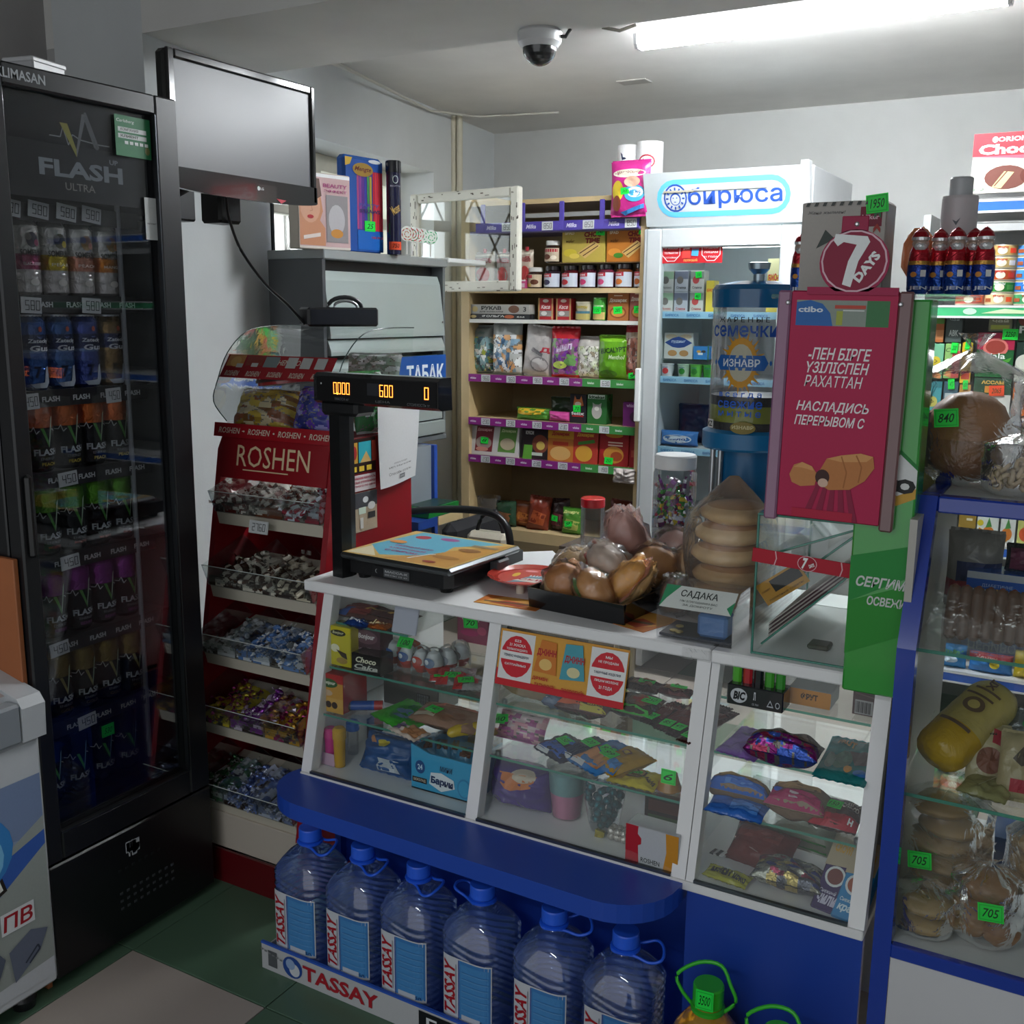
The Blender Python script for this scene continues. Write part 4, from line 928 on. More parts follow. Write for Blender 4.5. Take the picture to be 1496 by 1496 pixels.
# blue rounded ledge
q = MB(); pts = [(-1.535, 1.885)]
for k in range(9): a = PI+k*PI/16; pts.append((-1.45+.125*math.cos(a), 1.735+.118*math.sin(a)))
for k in range(9): a = 1.5*PI+k*PI/16; pts.append((-.735+.125*math.cos(a), 1.722+.118*math.sin(a)))
pts += [(-.61, 1.885)]
q.prism(pts, .448, .486, 'z', '#1f47ac', 'laminate'); q.build('blue_ledge', ct)
MB().box(-.66, -.56, 1.8275, 1.8285, .9, .922, '#b9b2a2', 'film').build('sticky_tape', ct)
# notice stickers on the middle glass
def onlean(name, label, u0, u1, v0, v1, ops, col, tilt=0):
    a = Py(u0, (v0+v1)/2, 1.842); b = Py(u1, (v0+v1)/2, 1.842)
    return a, b
slope = math.atan2(CTY-CB, CZ1-CZ0)
a_, b_ = Py(731, 950, 1.84), Py(918, 990, 1.84)
SWd, SHt = b_.x-a_.x, .118
ns = thing('age_notice', 'long red and yellow no-tobacco-under-21 notice stuck on the middle bay glass', 'notice', ((a_.x+b_.x)/2, leany(.775)-.0015, .775), (-slope, 0, 0))
q = MB(); q.box(-SWd/2, SWd/2, 0, .0012, 0, SHt, '#d99a3a', 'print')
def roundel(cx, l):
    return [('r', cx-.135, .12, cx+.135, .96, '#e4e4e2'), ('e', cx, .54, .127, .37, '#cf2230'), ('r', cx-.13, .47, cx+.13, .62, '#e9e9e7')]+[('t', cx, y, w_, h_, t, c, .02, 0) for y, w_, h_, t, c in l]
ops = [('r', .0, .0, 1, .12, '#c9202a'), ('p', [(0, 0), (.0, .3), (.3, .12), (.3, 0)], '#c9202a'), ('r', .28, .14, .74, .98, '#d9a03f')]
ops += roundel(.15, [(.82, .05, .045, 'БІЗ', '#f0eeee'), (.74, .13, .06, '21 ЖАСҚА', '#f0eeee'), (.66, .17, .05, 'ТОЛМАҒАНДАРҒА', '#f0eeee'), (.545, .2, .05, 'ТЕМЕКІ ӨНІМДЕРІН', '#1f2b4a'), (.40, .17, .05, 'САТПАЙМЫЗ', '#f0eeee')])
ops += roundel(.86, [(.82, .05, .045, 'МЫ', '#f0eeee'), (.73, .15, .05, 'НЕ ПРОДАЕМ', '#f0eeee'), (.545, .2, .05, 'ТАБАЧНЫЕ ИЗДЕЛИЯ', '#1f2b4a'), (.41, .18, .05, 'ЛИЦАМ МОЛОЖЕ', '#f0eeee'), (.30, .10, .065, '21 ГОДА', '#f0eeee')])
ops += [('p', [(.30, .36), (.34, .92), (.46, .9), (.48, .34)], '#d07a2c'), ('e', .39, .5, .05, .1, '#e8c070'), ('t', .39, .70, .15, .14, 'ДЖИНН', '#b01f2a', .04, 0), ('p', [(.51, .30), (.53, .92), (.66, .94), (.70, .34)], '#4a9fae'), ('e', .61, .45, .05, .09, '#d9d2a0'), ('t', .61, .66, .15, .14, 'ДЖИНН', '#b01f2a', .04, 0),
        ('t', .36, .24, .12, .07, 'ДӘМІН', '#c01f28', .03, 0), ('t', .40, .13, .16, .07, 'ТАТЫҢЫЗ!', '#c01f28', .03, 0), ('t', .62, .13, .17, .09, 'ПОПРОБУЙ!', '#c01f28', .03, 0)]
draw(q, ops, SWd, SHt, flat(0)); q.build('notice_sheet', ns)
# ================================================================== things on the counter
sc = thing('scale', 'black shop scale with raised display arm reading 0.000 600 0', 'scale', (-1.37, 2.04, CT), (0, 0, math.radians(-3)))
MB().prism([(-.15, -.135), (.13, -.14), (.145, -.12), (.145, .17), (-.15, .17)], .012, .046, 'z', '#141517', 'plastic').build('scale_base', sc)
MB().box(-.155, .165, -.165, .13, .05, .066, '#6f7375', 'metal', .006).build('scale_platform', sc)
q = MB(); top_ = lambda x, z, l: (x+.005, z-.165, .0665+EPS*l*.5)
draw(q, [('r', .01, .01, .99, .99, '#c9a55a'), ('p', [(.03, .35), (.3, .1), (.7, .3), (.62, .65), (.9, .95), (.1, .97)], '#5aa8c0'), ('p', [(.36, .03), (.96, .04), (.97, .96), (.72, .6), (.60, .30)], '#c28d3a'), ('p', [(.03, .03), (.3, .05), (.06, .33)], '#d9cfae'), ('e', .22, .8, .07, .06, '#b02a3a'), ('e', .45, .85, .09, .05, '#9a4a8a'), ('t', .38, .45, .36, .05, 'СЫРНЫЙ ШАР', '#a03a7a', .03, 0), ('t', .38, .36, .34, .05, 'КУКУРУЗНЫЙ', '#a03a7a', .03, 0), ('t', .38, .27, .30, .05, 'С СЫРОМ', '#a03a7a', .03, 0), ('e', .78, .3, .12, .05, '#a5702a'), ('e', .8, .6, .1, .06, '#8d5d24'), ('l', [(.55, .12), (.62, .32), (.66, .34)], .02, '#e6e6e4'), ('e', .75, .12, .06, .03, '#9a3a2a'), ('r', .72, .74, .95, .80, '#8d7a5a'), ('e', .15, .55, .08, .05, '#d98f3f')], .31, .288, top_)
q.build('platform_print', sc)
each('foot', sc, [MB().lathe([(.014, 0), (.016, .008), (.012, .016)], 12, '#111', 'plastic', (x, y, 0)) for x in (-.12, .12) for y in (-.115, .145)])
MB().box(.145, .172, .02, .07, .02, .05, '#4a4d50', 'plastic', .004).build('side_block', sc)
q = MB(); draw(q, [('r', 0, 0, 1, 1, '#1d1e20'), ('e', .12, .5, .05, .2, '#9a9c9e'), ('e', .14, .5, .05, .2, '#1d1e20'), ('r', .3, .1, .98, .85, '#55585a'), ('t', .64, .6, .6, .2, 'МАССА-К', '#c3c5c6', .02, 0), ('t', .64, .3, .6, .14, 'ВЕСЫ 15 кг', '#c3c5c6', 0, 0)], .11, .026, lambda x, z, l: (x-.02, -.1385-EPS*l, z+.014)); q.build('maker_plate', sc)
MB().prism([(-.185, -.155), (-.152, -.158), (-.146, -.13), (-.15, -.11), (-.18, -.11)], 0.0, .40, 'z', '#101113', 'plastic').build('display_post', sc)
MB().box(-.20, -.09, -.17, -.10, .385, .42, '#121315', 'plastic', .008).build('post_collar', sc)
q = MB(); q.prism([(-.165, .412), (-.176, .418), (-.176, .475), (-.165, .482), (-.13, .482), (-.125, .412)], -.21, .145, 'x', '#0f1012', 'gloss')
hd = q.build('display_head', sc)
q = MB(); hp = lambda x, z, l: (x-.03, -.1765-EPS*l*.4, .416+z)
draw(q, [('r', .0, .05, 1, .95, '#0b0b0d'), ('r', .44, .35, .55, .8, '#2c2e33'), ('t', .22, .15, .12, .1, 'МАССА кг', '#77797c', 0, 0), ('t', .57, .14, .12, .1, 'ЦЕНА', '#77797c', 0, 0), ('t', .86, .12, .18, .1, 'СТОИМОСТЬ тг', '#77797c', 0, 0), ('e', .04, .7, .006, .035, '#c9cbcc')], .34, .06, hp); q.build('display_legend', hd)
for cx, w_, t in ((.22, .15, '0.000'), (.60, .12, '600'), (.925, .045, '0')):
    q = MB(); draw(q, [('d', cx, .55, w_, .44, t.replace('.', ''), '#fff')] if t != '0.000' else [('d', cx, .55, w_, .44, '0000', '#fff')], .34, .06, hp, mat='led', lay0=4)
    if t == '0.000': draw(q, [('r', cx-.042, .31, cx-.032, .39, '#fff')], .34, .06, hp, mat='led', lay0=4)
    q.build('glowing_digits', hd)
pl = thing('serving_plate', 'red and white printed round plate on short feet on the counter by the scale', 'plate', (-1.115, 2.045, CT), (0, 0, .15))
MB().lathe([(.0, .022), (.075, .022), (.092, .030), (.094, .032), (.078, .026), (.0, .0245)], 32, '#b5392c', 'gloss', cap=False).build('plate_body', pl)
q = MB(); pt = lambda x, z, l: (x, z-.08, .0255+EPS*l*.5)
draw(q, [('e', .5, .5, .47, .47, '#b9402f'), ('p', [(.3, .1), (.95, .35), (.9, .75), (.5, .5)], '#5d8a9a'), ('p', [(.35, .25), (.7, .2), (.85, .45), (.5, .42)], '#d9d2c9'), ('e', .3, .55, .05, .12, '#d9b83a'), ('t', .62, .34, .42, .1, 'СЫР', '#b02030', .04, 0), ('t', .66, .55, .3, .08, 'ШАР', '#c9dbe0', .04, 0), ('e', .45, .8, .1, .05, '#e3a0a0')], .16, .16, pt); q.build('plate_print', pl)
each('foot', pl, [MB().lathe([(.01, 0), (.009, .022)], 10, '#d9cbb9', 'plastic', (.05*math.cos(a), .05*math.sin(a), 0)) for a in (.5, 2.6, 4.7)])
for k in range(5):
    q = MB(); q.box(-.075, .075, -.1, .1, 0, .0012, '#dfe1e2', 'print'); q.build('paper_sheet', loc=(-1.14-.012*k, 2.235-.008*k, CT+.002+.004*k), rot=(.02, .02*(k % 2), .25+.12*k), label='white paper sheet in the loose stack behind the plate, %s' % ['lowest', 'second from below', 'middle one', 'second from top', 'topmost'][k], cat='paper', group='loose papers on the counter')
for nm_, lb, xy, sz, rz in (('flyer', 'orange flyer lying flat on the counter left of the black tray', (-1.085, 1.915), (.15, .07), .05), ('flyer', 'orange and brown flyer sticking out right of the black tray', (-.785, 1.935), (.10, .12), -.3)):
    q = MB(); q.box(-sz[0]/2, sz[0]/2, -sz[1]/2, sz[1]/2, 0, .001, '#c4702a', 'print'); draw(q, [('p', [(0, 0), (.6, 0), (1, .5), (1, 1), (.3, 1)], '#d9a04a'), ('p', [(.2, .2), (.7, .1), (.85, .5), (.4, .6)], '#a8442a'), ('l', [(.1, .3), (.8, .45)], .12, '#5d4a30')], *sz, lambda x, z, l: (x, z-sz[1]/2, .001+EPS*l*.4))
    q.build(nm_, loc=(xy[0], xy[1], CT), rot=(0, 0, rz), label=lb, cat='flyer')
bt = thing('black_tray', 'black plastic tray full of wrapped sandwiches on the counter', 'tray', (-.91, 2.0, CT), (0, 0, -.10))
TWx, TWy = .112, .105
def rim_box(mb, X, Y, h, t, col, mat, fl=.003, flare=0):
    mb.box(-X, X, -Y, Y, 0, fl, col, mat)
    for s in (-1, 1):
        mb.prism([(s*X, 0), (s*(X-t), 0), (s*(X-t+flare), h), (s*(X+flare), h)], -Y, Y, 'y', col, mat)
        mb.prism([(s*Y, 0), (s*(Y-t), 0), (s*(Y-t+flare), h), (s*(Y+flare), h)], -X-flare*.6, X+flare*.6, 'x', col, mat)
    return mb
rim_box(MB(), TWx, TWy, .045, .004, '#121316', 'gloss', flare=.008).build('tray_body', bt)
def bun(nm_, lb, cat, loc, rx, ry, rz_, rot, top='#b5763a', bot='#d9b07a', fill_=None, wrap=True, grp=None, flour=0):
    t = thing(nm_, lb, cat, loc, rot, grp)
    q = MB(); sd = random.random()*30
    if fill_:
        q.ball((0, 0, rz_*.34), rx, ry, rz_*.72, 20, 12, mat='bread', nz=.12, seed=sd, col=top); q.ball((0, 0, -rz_*.42), rx*.98, ry*.98, rz_*.5, 20, 12, mat='bread', nz=.1, seed=sd+5, col=bot)
    else: q.ball((0, 0, 0), rx, ry, rz_, 20, 14, mat='bread', nz=.12, seed=sd, col=lambda i: top if i > 20*6 else bot)
    q.build('bun_crust', t)
    if fill_:
        for j, c in enumerate(fill_):
            q = MB(); q.grid(lambda a, b: ((rx*(.7+.42*b)+.004*math.sin(a*22))*math.cos(2*PI*a), (ry*(.7+.42*b))*math.sin(2*PI*a), -.16*rz_+j*.005+.003*math.sin(a*40+j)), 26, 2, c, 'food'); q.build(['cheese_slice', 'ham_slice', 'salad_leaf'][j % 3], t)
    if wrap:
        q = MB(); q.ball((0, 0, .002), rx*1.2, ry*1.2, rz_*1.2, 20, 14, mat='film', nz=.32, seed=sd+3, fs=4.5)
        q.build('cling_film', t)
    return t
Z = CT+.004
bun('sandwich', 'round glossy wrapped bun at the front left of the black tray', 'sandwich', (-.972, 1.945, Z+.045), .045, .035, .048, (.15, .5, .2))
bun('sandwich', 'wrapped sandwich with cheese and cucumber showing, front middle of the black tray', 'sandwich', (-.90, 1.94, Z+.042), .05, .036, .038, (.4, .7, -.1), top='#c98f52', fill_=['#d9b45a', '#c98a7a', '#5d8a4a'])
bun('sandwich', 'golden crusted sandwich leaning at the right of the black tray', 'sandwich', (-.838, 1.975, Z+.055), .062, .030, .036, (.3, -.85, .3), top='#dca04c', bot='#e8bd7a', fill_=['#e0c58a', '#c9907a'])
bun('sandwich', 'clear wrapped bun at the back left of the black tray', 'sandwich', (-.99, 2.03, Z+.055), .048, .045, .045, (.2, .3, .5), top='#c9a878')
bun('sandwich', 'sandwich wrapped in printed red and white film in the middle of the tray', 'sandwich', (-.915, 2.03, Z+.07), .055, .04, .05, (.3, .6, 0), top='#c9b5a5', bot='#b5523a', fill_=['#c94a35'])
bun('bread_roll', 'long roll in crinkled shiny film standing behind the tray', 'bread roll', (-.905, 2.125, Z+.10), .048, .04, .085, (.25, -.1, 0), top='#b5857a', bot='#a06a60')
bun('bread_roll', 'seeded brown roll behind the right corner of the tray', 'bread roll', (-.825, 2.10, Z+.07), .055, .04, .045, (.1, .4, .4), top='#b88550')
bun('bread_roll', 'roll in purple printed film leaning at the back right of the rolls', 'bread roll', (-.82, 2.20, Z+.085), .05, .04, .05, (.2, .2, .3), top='#c09a90', bot='#a8756e')
bun('bread_roll', 'pale wrapped roll between the tray and the bagged flatbreads', 'bread roll', (-.765, 2.14, Z+.06), .04, .05, .055, (0, .2, .2), top='#cba57a')
bun('bread_roll', 'dark brown roll on the counter right of the black tray', 'bread roll', (-.752, 2.035, Z+.033), .036, .06, .036, (0, 0, .2), top='#75503a', bot='#805a40')
bg = thing('bun_bag', 'clear knotted bag with a stack of five round flatbreads on the counter', 'bag of bread', (-.655, 2.075, CT))
for k in range(5):
    q = MB(); z = .045+.043*k; q.ball((.006*math.sin(k*2), .004*k, z), .082-.002*k, .078, .026, 24, 10, mat='bread', nz=.05, seed=k*3, col=lambda i: '#c2935c' if (i//24) > 6 else '#e0bd88')
    q.build('flatbread', bg)
q = MB()
def bagf(a, b):
    t = 2*PI*a; r = .092*(1-.06*math.sin(b*9)) if b < .72 else .092*(1-(b-.72)/.28*.88)
    r *= 1+.07*noise.noise(Vector((math.cos(t)*2.2, math.sin(t)*2.2, b*6)))+.03*math.sin(t*9)*max(0, b-.6)*2.5
    return (r*math.cos(t)+.01*max(0, b-.7), r*math.sin(t), .004+b*.29)
q.grid(bagf, 40, 26, mat='film_white'); q.build('clear_bag', bg)
ch = thing('charity_box', 'clear donation box with green and white label lettered САДАКА at the counter edge', 'box', (-.648, 1.90, CT), (0, 0, .0))
q = MB(); q.prism([(-.045, 0), (-.048, .062), (-.004, .098), (.058, .098), (.06, 0)], -.076, .076, 'x', '#fff', 'pet_clear'); q.build('box_shell', ch)
MB().box(-.072, .072, -.04, .055, .003, .008, '#2a2e38', 'plastic').build('box_floor', ch)
MB().box(-.0, .06, -.03, .02, .008, .055, '#5d83b8', 'bag', .006).build('banknotes', ch)
for k, (x, y) in enumerate(((-.05, -.02), (-.035, -.03), (-.045, .0))): MB().lathe([(.008, 0), (.008, .002)], 12, '#b5a56a', 'metal', (x, y, .009+.002*k)).build('coin', ch)
q = MB(); dy, dz = .044, .036; sl_ = math.hypot(dy, dz)
cm = lambda x, z, l: (x, -.048+z/sl_*dy-EPS*l*.7, .062+z/sl_*dz+EPS*l*.7)
draw(q, [('r', .02, .02, .98, .98, '#dfe5e0'), ('p', [(.02, .02), (.02, .98), (.22, .98), (.08, .4)], '#3f9a6a'), ('p', [(.98, .02), (.98, .6), (.9, .3)], '#3f9a6a'), ('t', .5, .66, .5, .34, 'САДАКА', '#1d2a24', .01, 0), ('t', .52, .36, .5, .1, 'МЫ БЛАГОДАРИМ ВАС', '#3a4a44', 0, 0), ('t', .52, .2, .4, .1, 'ЗА ДОБРОТУ', '#3a4a44', 0, 0)], .150, sl_, cm); q.build('box_label', ch)
# glass case with diagonal leaflets
gc = thing('glass_case', 'open glass leaflet case with slanted sheets standing on the counter', 'glass case', (0, 0, 0))
gx0, gx1, gy0, gy1, gz1 = -.532, -.285, 1.85, 2.25, 1.19
for nm_, bx in (('front_pane', (gx0, gx1, gy0, gy0+.005, CT, gz1-.0)), ('side_pane', (gx0, gx0+.005, gy0+.005, gy1, CT, gz1)), ('side_pane', (gx1-.005, gx1, gy0+.005, gy1, CT, gz1)), ('back_pane', (gx0+.005, gx1-.005, gy1-.005, gy1, CT, gz1)), ('top_pane', (gx0, gx1, gy0, gy1, gz1, gz1+.005))):
    MB().box(*bx, '#fff', 'glass').build(nm_, gc)
eg = [((gx0, gy0), (gx0, gy0, 1)), ]
for (xa, ya, za, xb, yb, zb) in ((gx0, gy0, CT, gx0, gy0, gz1), (gx0, gy0, gz1, gx1, gy0, gz1), (gx0, gy0, CT+.002, gx1, gy0, CT+.002), (gx0, gy1, CT, gx0, gy1, gz1), (gx0, gy0, gz1, gx0, gy1, gz1)):
    MB().tube([(xa, ya, za), (xb, yb, zb)], .0026, 4, '#fff', 'glass_edge').build('pane_edge', gc)
for k in range(3):
    o_ = .0+.085*k
    MB().prism([(gx0+.012, CT+.012+o_), (gx0+.012, CT+.017+o_), (gx0+.19, CT+.195+o_ if o_ < .07 else gz1-.003), (gx0+.195, CT+.190+o_ if o_ < .07 else gz1-.008)], gy0+.02, gy1-.02, 'y', '#fff', 'glass').build('slanted_pane', gc)
    MB().tube([(gx0+.012, gy0+.019, CT+.015+o_), (gx0+.19, gy0+.019, CT+.193+o_ if o_ < .07 else gz1-.006)], .0022, 4, '#fff', 'glass_edge').build('pane_edge', gc)
for k in range(7):
    MB().prism([(gx0+.016, CT+.022+.004*k), (gx0+.016, CT+.0245+.004*k), (gx0+.15, CT+.152+.004*k), (gx0+.152, CT+.150+.004*k)], gy0+.05, gy1-.06, 'y', '#4a2530' if k % 2 else '#b9a9a5', 'matte').build('leaflet', label='thin dark red leaflet in the slanted stack inside the glass case, %s' % ['lowest', 'second from below', 'third from below', 'fourth from below', 'fifth from below', 'second from top', 'topmost'][k], cat='leaflet', group='leaflets in the glass case')
oc = thing('orange_card', 'orange card with black panel behind the front pane of the glass case', 'card', (-.495, 1.862, 1.028), (0, math.radians(-38), 0))
q = MB(); q.box(-.018, .075, 0, .002, 0, .042, '#b5812a', 'print'); draw(q, [('r', .3, .35, .95, .9, '#1f1c1a')]+[('t', .5, .15, .8, .08, 'полезные советы', '#4a3010', 0, 0), ('t', .15, .6, .2, .08, 'совет', '#4a3010', 0, 0)], .093, .042, lambda x, z, l: (x+.0285, -EPS*l, z)); q.build('card_print', oc)
MB().box(-.45, -.41, 1.93, 1.97, CT+.0, CT+.010, '#55564a', 'plastic', .003).build('lens_cap', label='small square dark holder with white disc under the slanted panes', cat='holder')
rs = thing('red_strip', 'red shelf strip lettered 7 DAYS across the front of the glass case', 'strip', (-.433, 1.838, 1.098), (0, math.radians(3), 0))
q = MB(); q.box(-.105, .10, 0, .002, 0, .026, '#b5142c', 'print', .0008); draw(q, [('p', [(.2, 0), (.215, .5), (.2, 1), (.21, 1), (.225, .5), (.21, 0)], '#e4b0b8'), ('p', [(.77, 0), (.785, .5), (.77, 1), (.78, 1), (.795, .5), (.78, 0)], '#e4b0b8'), ('e', .49, .5, .085, .55, '#e4b0b8'), ('e', .49, .5, .078, .50, '#a01228'), ('t', .47, .5, .05, .8, '7', '#eef0f0', .05, .2), ('t', .53, .42, .05, .25, 'DAYS', '#eef0f0', .04, .2, .5)], .205, .026, lambda x, z, l: (x-.0025, -EPS*l, z)); q.build('strip_print', rs)
# 7 DAYS board in a clear holder
bd = thing('croissant_sign', 'tall crimson 7 DAYS advertising board with a croissant picture above the glass case', 'sign', (Py(1206, 760, 1.783).x, 1.783, Py(1213, 762, 1.783).z), (0, math.radians(.8), 0))
BW = abs(Py(1312, 600, 1.783).x-Py(1119, 600, 1.783).x); BH = Py(1220, 425, 1.783).z-Py(1213, 762, 1.783).z
MB().box(-BW/2+.022, BW/2-.022, .006, .018, 0, BH, '#9a1640', 'print', .002).build('board_body', bd)
for s in (-1, 1): MB().box(s*BW/2, s*(BW/2-.022), .002, .02, -.008, BH, '#8a5a7a' if s < 0 else '#6f4a4a', 'gloss', .003).build('clear_edge', bd)
ops = [('r', 0, 0, 1, 1, '#b4154b'), ('r', .05, .855, .93, .965, '#8f9a90'), ('r', .72, .855, .93, .965, '#3d7a4a'), ('p', [(.05, .855), (.05, .955), (.18, .965), (.30, .95), (.38, .91), (.41, .855)], '#2767b0'), ('t', .19, .925, .24, .025, 'ctibo', '#dce4ee', .03, 0), ('r', .44, .86, .50, .92, '#a9b04a'), ('r', .42, .93, .71, .945, '#c04a3a'), ('r', .5, .92, .7, .925, '#d9dcd8'),
  ('t', .50, .735, .60, .052, '-ПЕН БІРГЕ', '#f0e9ec', .018, .25), ('t', .49, .675, .60, .05, 'ҮЗІЛІСПЕН', '#f0e9ec', .018, .25), ('t', .46, .615, .56, .05, 'РАХАТТАН', '#f0e9ec', .006, .25), ('t', .47, .50, .70, .052, 'НАСЛАДИСЬ', '#f0e9ec', .018, .25), ('t', .45, .44, .68, .045, 'ПЕРЕРЫВОМ С', '#f0e9ec', .018, .25)]
for k in range(5): ops.append(('p', [(.25+.12*k, .0), (.32+.12*k, .0), (.42+.07*k, .16), (.38+.07*k, .16)], '#8d0f3c'))
ops += [('p', [(.10, .19), (.14, .235), (.22, .25), (.32, .235), (.38, .20), (.36, .15), (.22, .14), (.13, .155)], '#c4824a'), ('p', [(.14, .225), (.22, .25), (.32, .235), (.34, .215), (.22, .225)], '#d69a60'),
  ('p', [(.40, .22), (.46, .275), (.60, .295), (.78, .31), (.90, .30), (.92, .25), (.84, .19), (.70, .145), (.50, .135), (.44, .15)], '#bf7a42'), ('p', [(.46, .275), (.6, .295), (.78, .31), (.9, .3), (.84, .275), (.6, .265)], '#d4985c'), ('l', [(.60, .29), (.66, .22), (.64, .15)], .006, '#a5642f'), ('l', [(.74, .30), (.80, .25), (.78, .18)], .006, '#a5642f'), ('e', .43, .19, .07, .035, '#3d1c16'), ('e', .44, .165, .05, .02, '#d9b6a0'), ('r', .15, .0, .75, .04, '#b3123a')]
q = MB(); draw(q, ops, BW-.046, BH-.004, lambda x, z, l: (x, .0055-EPS*l*.5, z+.002), step=10); q.build('board_print', bd)
q = MB(); q.prism([(.012+.055*math.cos(a), BH+.045+.052*math.sin(a)) for a in [-PI/2+.5+2*(PI-.5)*i/30 for i in range(31)]], .0, .004, 'y', '#a5174a', 'print'); q.box(-.012, .03, 0, .004, BH+.09, BH+.118, '#9f1745', 'print', .001); q.box(-.06, .085, .0, .004, BH-.006, BH+.006, '#a5174a', 'print'); q.build('topper', bd)
q = MB(); dm = lambda x, z, l: (x+.012, -EPS*l, z+BH-.007)
draw(q, [('e', .5, .5, .455, .455, '#e2b9c6'), ('e', .5, .5, .43, .43, '#8d1238'), ('p', [(.20, .80), (.22, .90), (.66, .86), (.70, .78), (.56, .5), (.48, .12), (.36, .16), (.42, .5), (.52, .74), (.34, .78), (.26, .72)], '#eef0f0'), ('t', .68, .42, .46, .14, 'DAYS', '#eef0f0', .05, 0, .95)], .115, .108, dm); q.build('topper_print', bd)
each('rivet', bd, [MB().lathe([(.004, 0), (.002, .002)], 8, '#c9c9cb', 'metal').move(Matrix.Translation((x, -.001, z)) @ Matrix.Rotation(PI/2, 4, 'X')) for x, z in ((-.09, BH-.02), (.09, BH-.02), (.012, BH+.105))])
# tall green gum stand
gs = thing('gum_stand', 'tall green chewing gum stand hooked over the front edge of the counter', 'stand', (-.308, 1.805, .902))
GW = .048
MB().box(-GW, GW, 0, .012, 0, .67, '#2c9a34', 'gloss', .003).build('front_panel', gs)
MB().box(GW-.006, GW, .012, .075, .03, .67, '#2a8f33', 'gloss', .002).build('side_panel', gs)
MB().box(-GW+.0, GW-.006, .065, .075, .30, .67, '#1f7a2a', 'gloss').build('back_panel', gs)
MB().box(-.225, GW+.035, .05, .35, .672, .680, '#b9bcbc', 'acrylic', .002).build('top_shelf', gs)
MB().box(-.20, -GW, .12, .30, .31, .66, '#54565a', 'plastic', .003).build('support_block', gs)
q = MB(); draw(q, [('p', [(0, .10), (1, .17), (1, .30), (0, .24)], '#2a8d2f'), ('p', [(0, .24), (1, .32), (1, .40), (0, .36)], '#238a3a'), ('p', [(-.0, .45), (1, .52), (1, .545), (0, .475)], '#c79a3a'), ('p', [(0, .475), (1, .545), (1, .59), (.45, .66), (0, .625)], '#d9dbda'), ('p', [(0, .625), (.45, .66), (1, .59), (1, .60), (.45, .672), (0, .64)], '#1b7a35'), ('t', .62, .555, .75, .05, 'iro', '#1a1c1c', .03, 0), ('e', .32, .605, .05, .006, '#a02a3a'), ('t', .55, .298, .86, .028, 'СЕРГИМ', '#cfd3cf', .03, .25), ('t', .66, .250, .66, .024, 'ОСВЕЖИ', '#cfd3cf', .03, .15), ('l', [(.6, .78), (.66, .83), (.63, .86)], .004, '#c3d4c3'), ('l', [(.3, .74), (.34, .78)], .004, '#c3d4c3')], 2*GW, .67, flat(0)); q.build('stand_print', gs)
# gift box, foil santas and lotion bottle on the stand
TZ2 = CT-.023+.680
gbx = thing('gift_box', 'grey christmas gift box with red emblem above the 7 DAYS board, price sticker 1950', 'box', (-.445, 1.99, TZ2+.001), (0, 0, .0))
MB().box(-.078, .072, 0, .09, 0, .165, '#a8a59f', 'print', .006).build('box_body', gbx)
q = MB(); ops = [('r', .01, .01, .99, .99, '#b3afa8'), ('r', .70, .72, .95, .93, '#7a1430'), ('t', .82, .82, .2, .05, 'Ulker', '#e0c0c6', .03, 0), ('t', .3, .88, .45, .04, 'Жаңа жылмен!', '#6a6a6a', .01, .3), ('p', [(.2, .5), (.3, .7), (.42, .6)], '#3f4a44'), ('p', [(.62, .3), (.8, .5), (.74, .3)], '#8d3d34')]
for k in range(6): ops.append(('p', [(.86, .05+.15*k), (.90, .10+.15*k), (.94, .05+.15*k), (.94, .10+.15*k), (.90, .15+.15*k), (.86, .10+.15*k)], ['#a8382f', '#3d6a48'][k % 2]))
for k in range(8): ops.append(('p', [(.05+.1*k, .95), (.09+.1*k, .95), (.11+.1*k, .99), (.07+.1*k, .99)], '#4a4f4c'))
draw(q, ops, .15, .165, lambda x, z, l: (x-.003, -EPS*l, z)); q.build('front_print', gbx); sticker(gbx, (.055, -.003, .158), '1950', .038, .032, col='#25e04a', ang=-.1)
def santa(x, y, k, lb):
    t = thing('foil_santa', lb, 'chocolate figure', (x, y, TZ2+.001), (0, 0, .2), 'foil santas')
    t.scale = (1.12, 1.12, .84)
    MB().lathe([(.013, 0, '#2450a5'), (.016, .01, '#2450a5'), (.017, .045, '#1f3a8a'), (.0165, .06, '#b3863a'), (.016, .068, '#a51f2c'), (.0145, .085, '#c02030'), (.012, .097, '#e9e9e9')], 14, mat='foil').build('foil_body', t)
    MB().ball((0, -.002, .103), .0125, .012, .014, 12, 8, '#c9b3a6', 'foil').build('face', t)
    MB().ball((0, -.008, .097), .010, .007, .012, 10, 6, '#d6d8d9', 'foil').build('beard', t)
    MB().lathe([(.013, .110, '#d6d8d9'), (.0135, .116, '#a51f2c'), (.010, .126, '#a51f2c'), (.003, .134, '#a51f2c'), (.0005, .136, '#a51f2c')], 12, mat='foil').build('red_hat', t)
    q = MB(); draw(q, [('t', .5, .14, .7, .1, 'JEN', '#cfd3da', .03, 0), ('e', .3, .45, .12, .06, '#c98a3a'), ('r', .55, .4, .75, .55, '#d8dad8')], .04, .09, cyl(.0172)); q.build('foil_print', t)
for k, u in enumerate((1343, 1362, 1384, 1400, 1413)):
    p = Py(u, 440, 2.0+.0*k); santa(p.x+.006*k-.003, 1.985+.028*(k % 2)+.004*k, k, 'shiny foil chocolate santa right of the gift box, %s' % ['leftmost', 'second from the left', 'middle one', 'second from the right', 'rightmost'][k])
p = Py(1172, 418, 2.0); santa(p.x-.012, 2.03, 9, 'shiny foil chocolate santa alone left of the gift box')
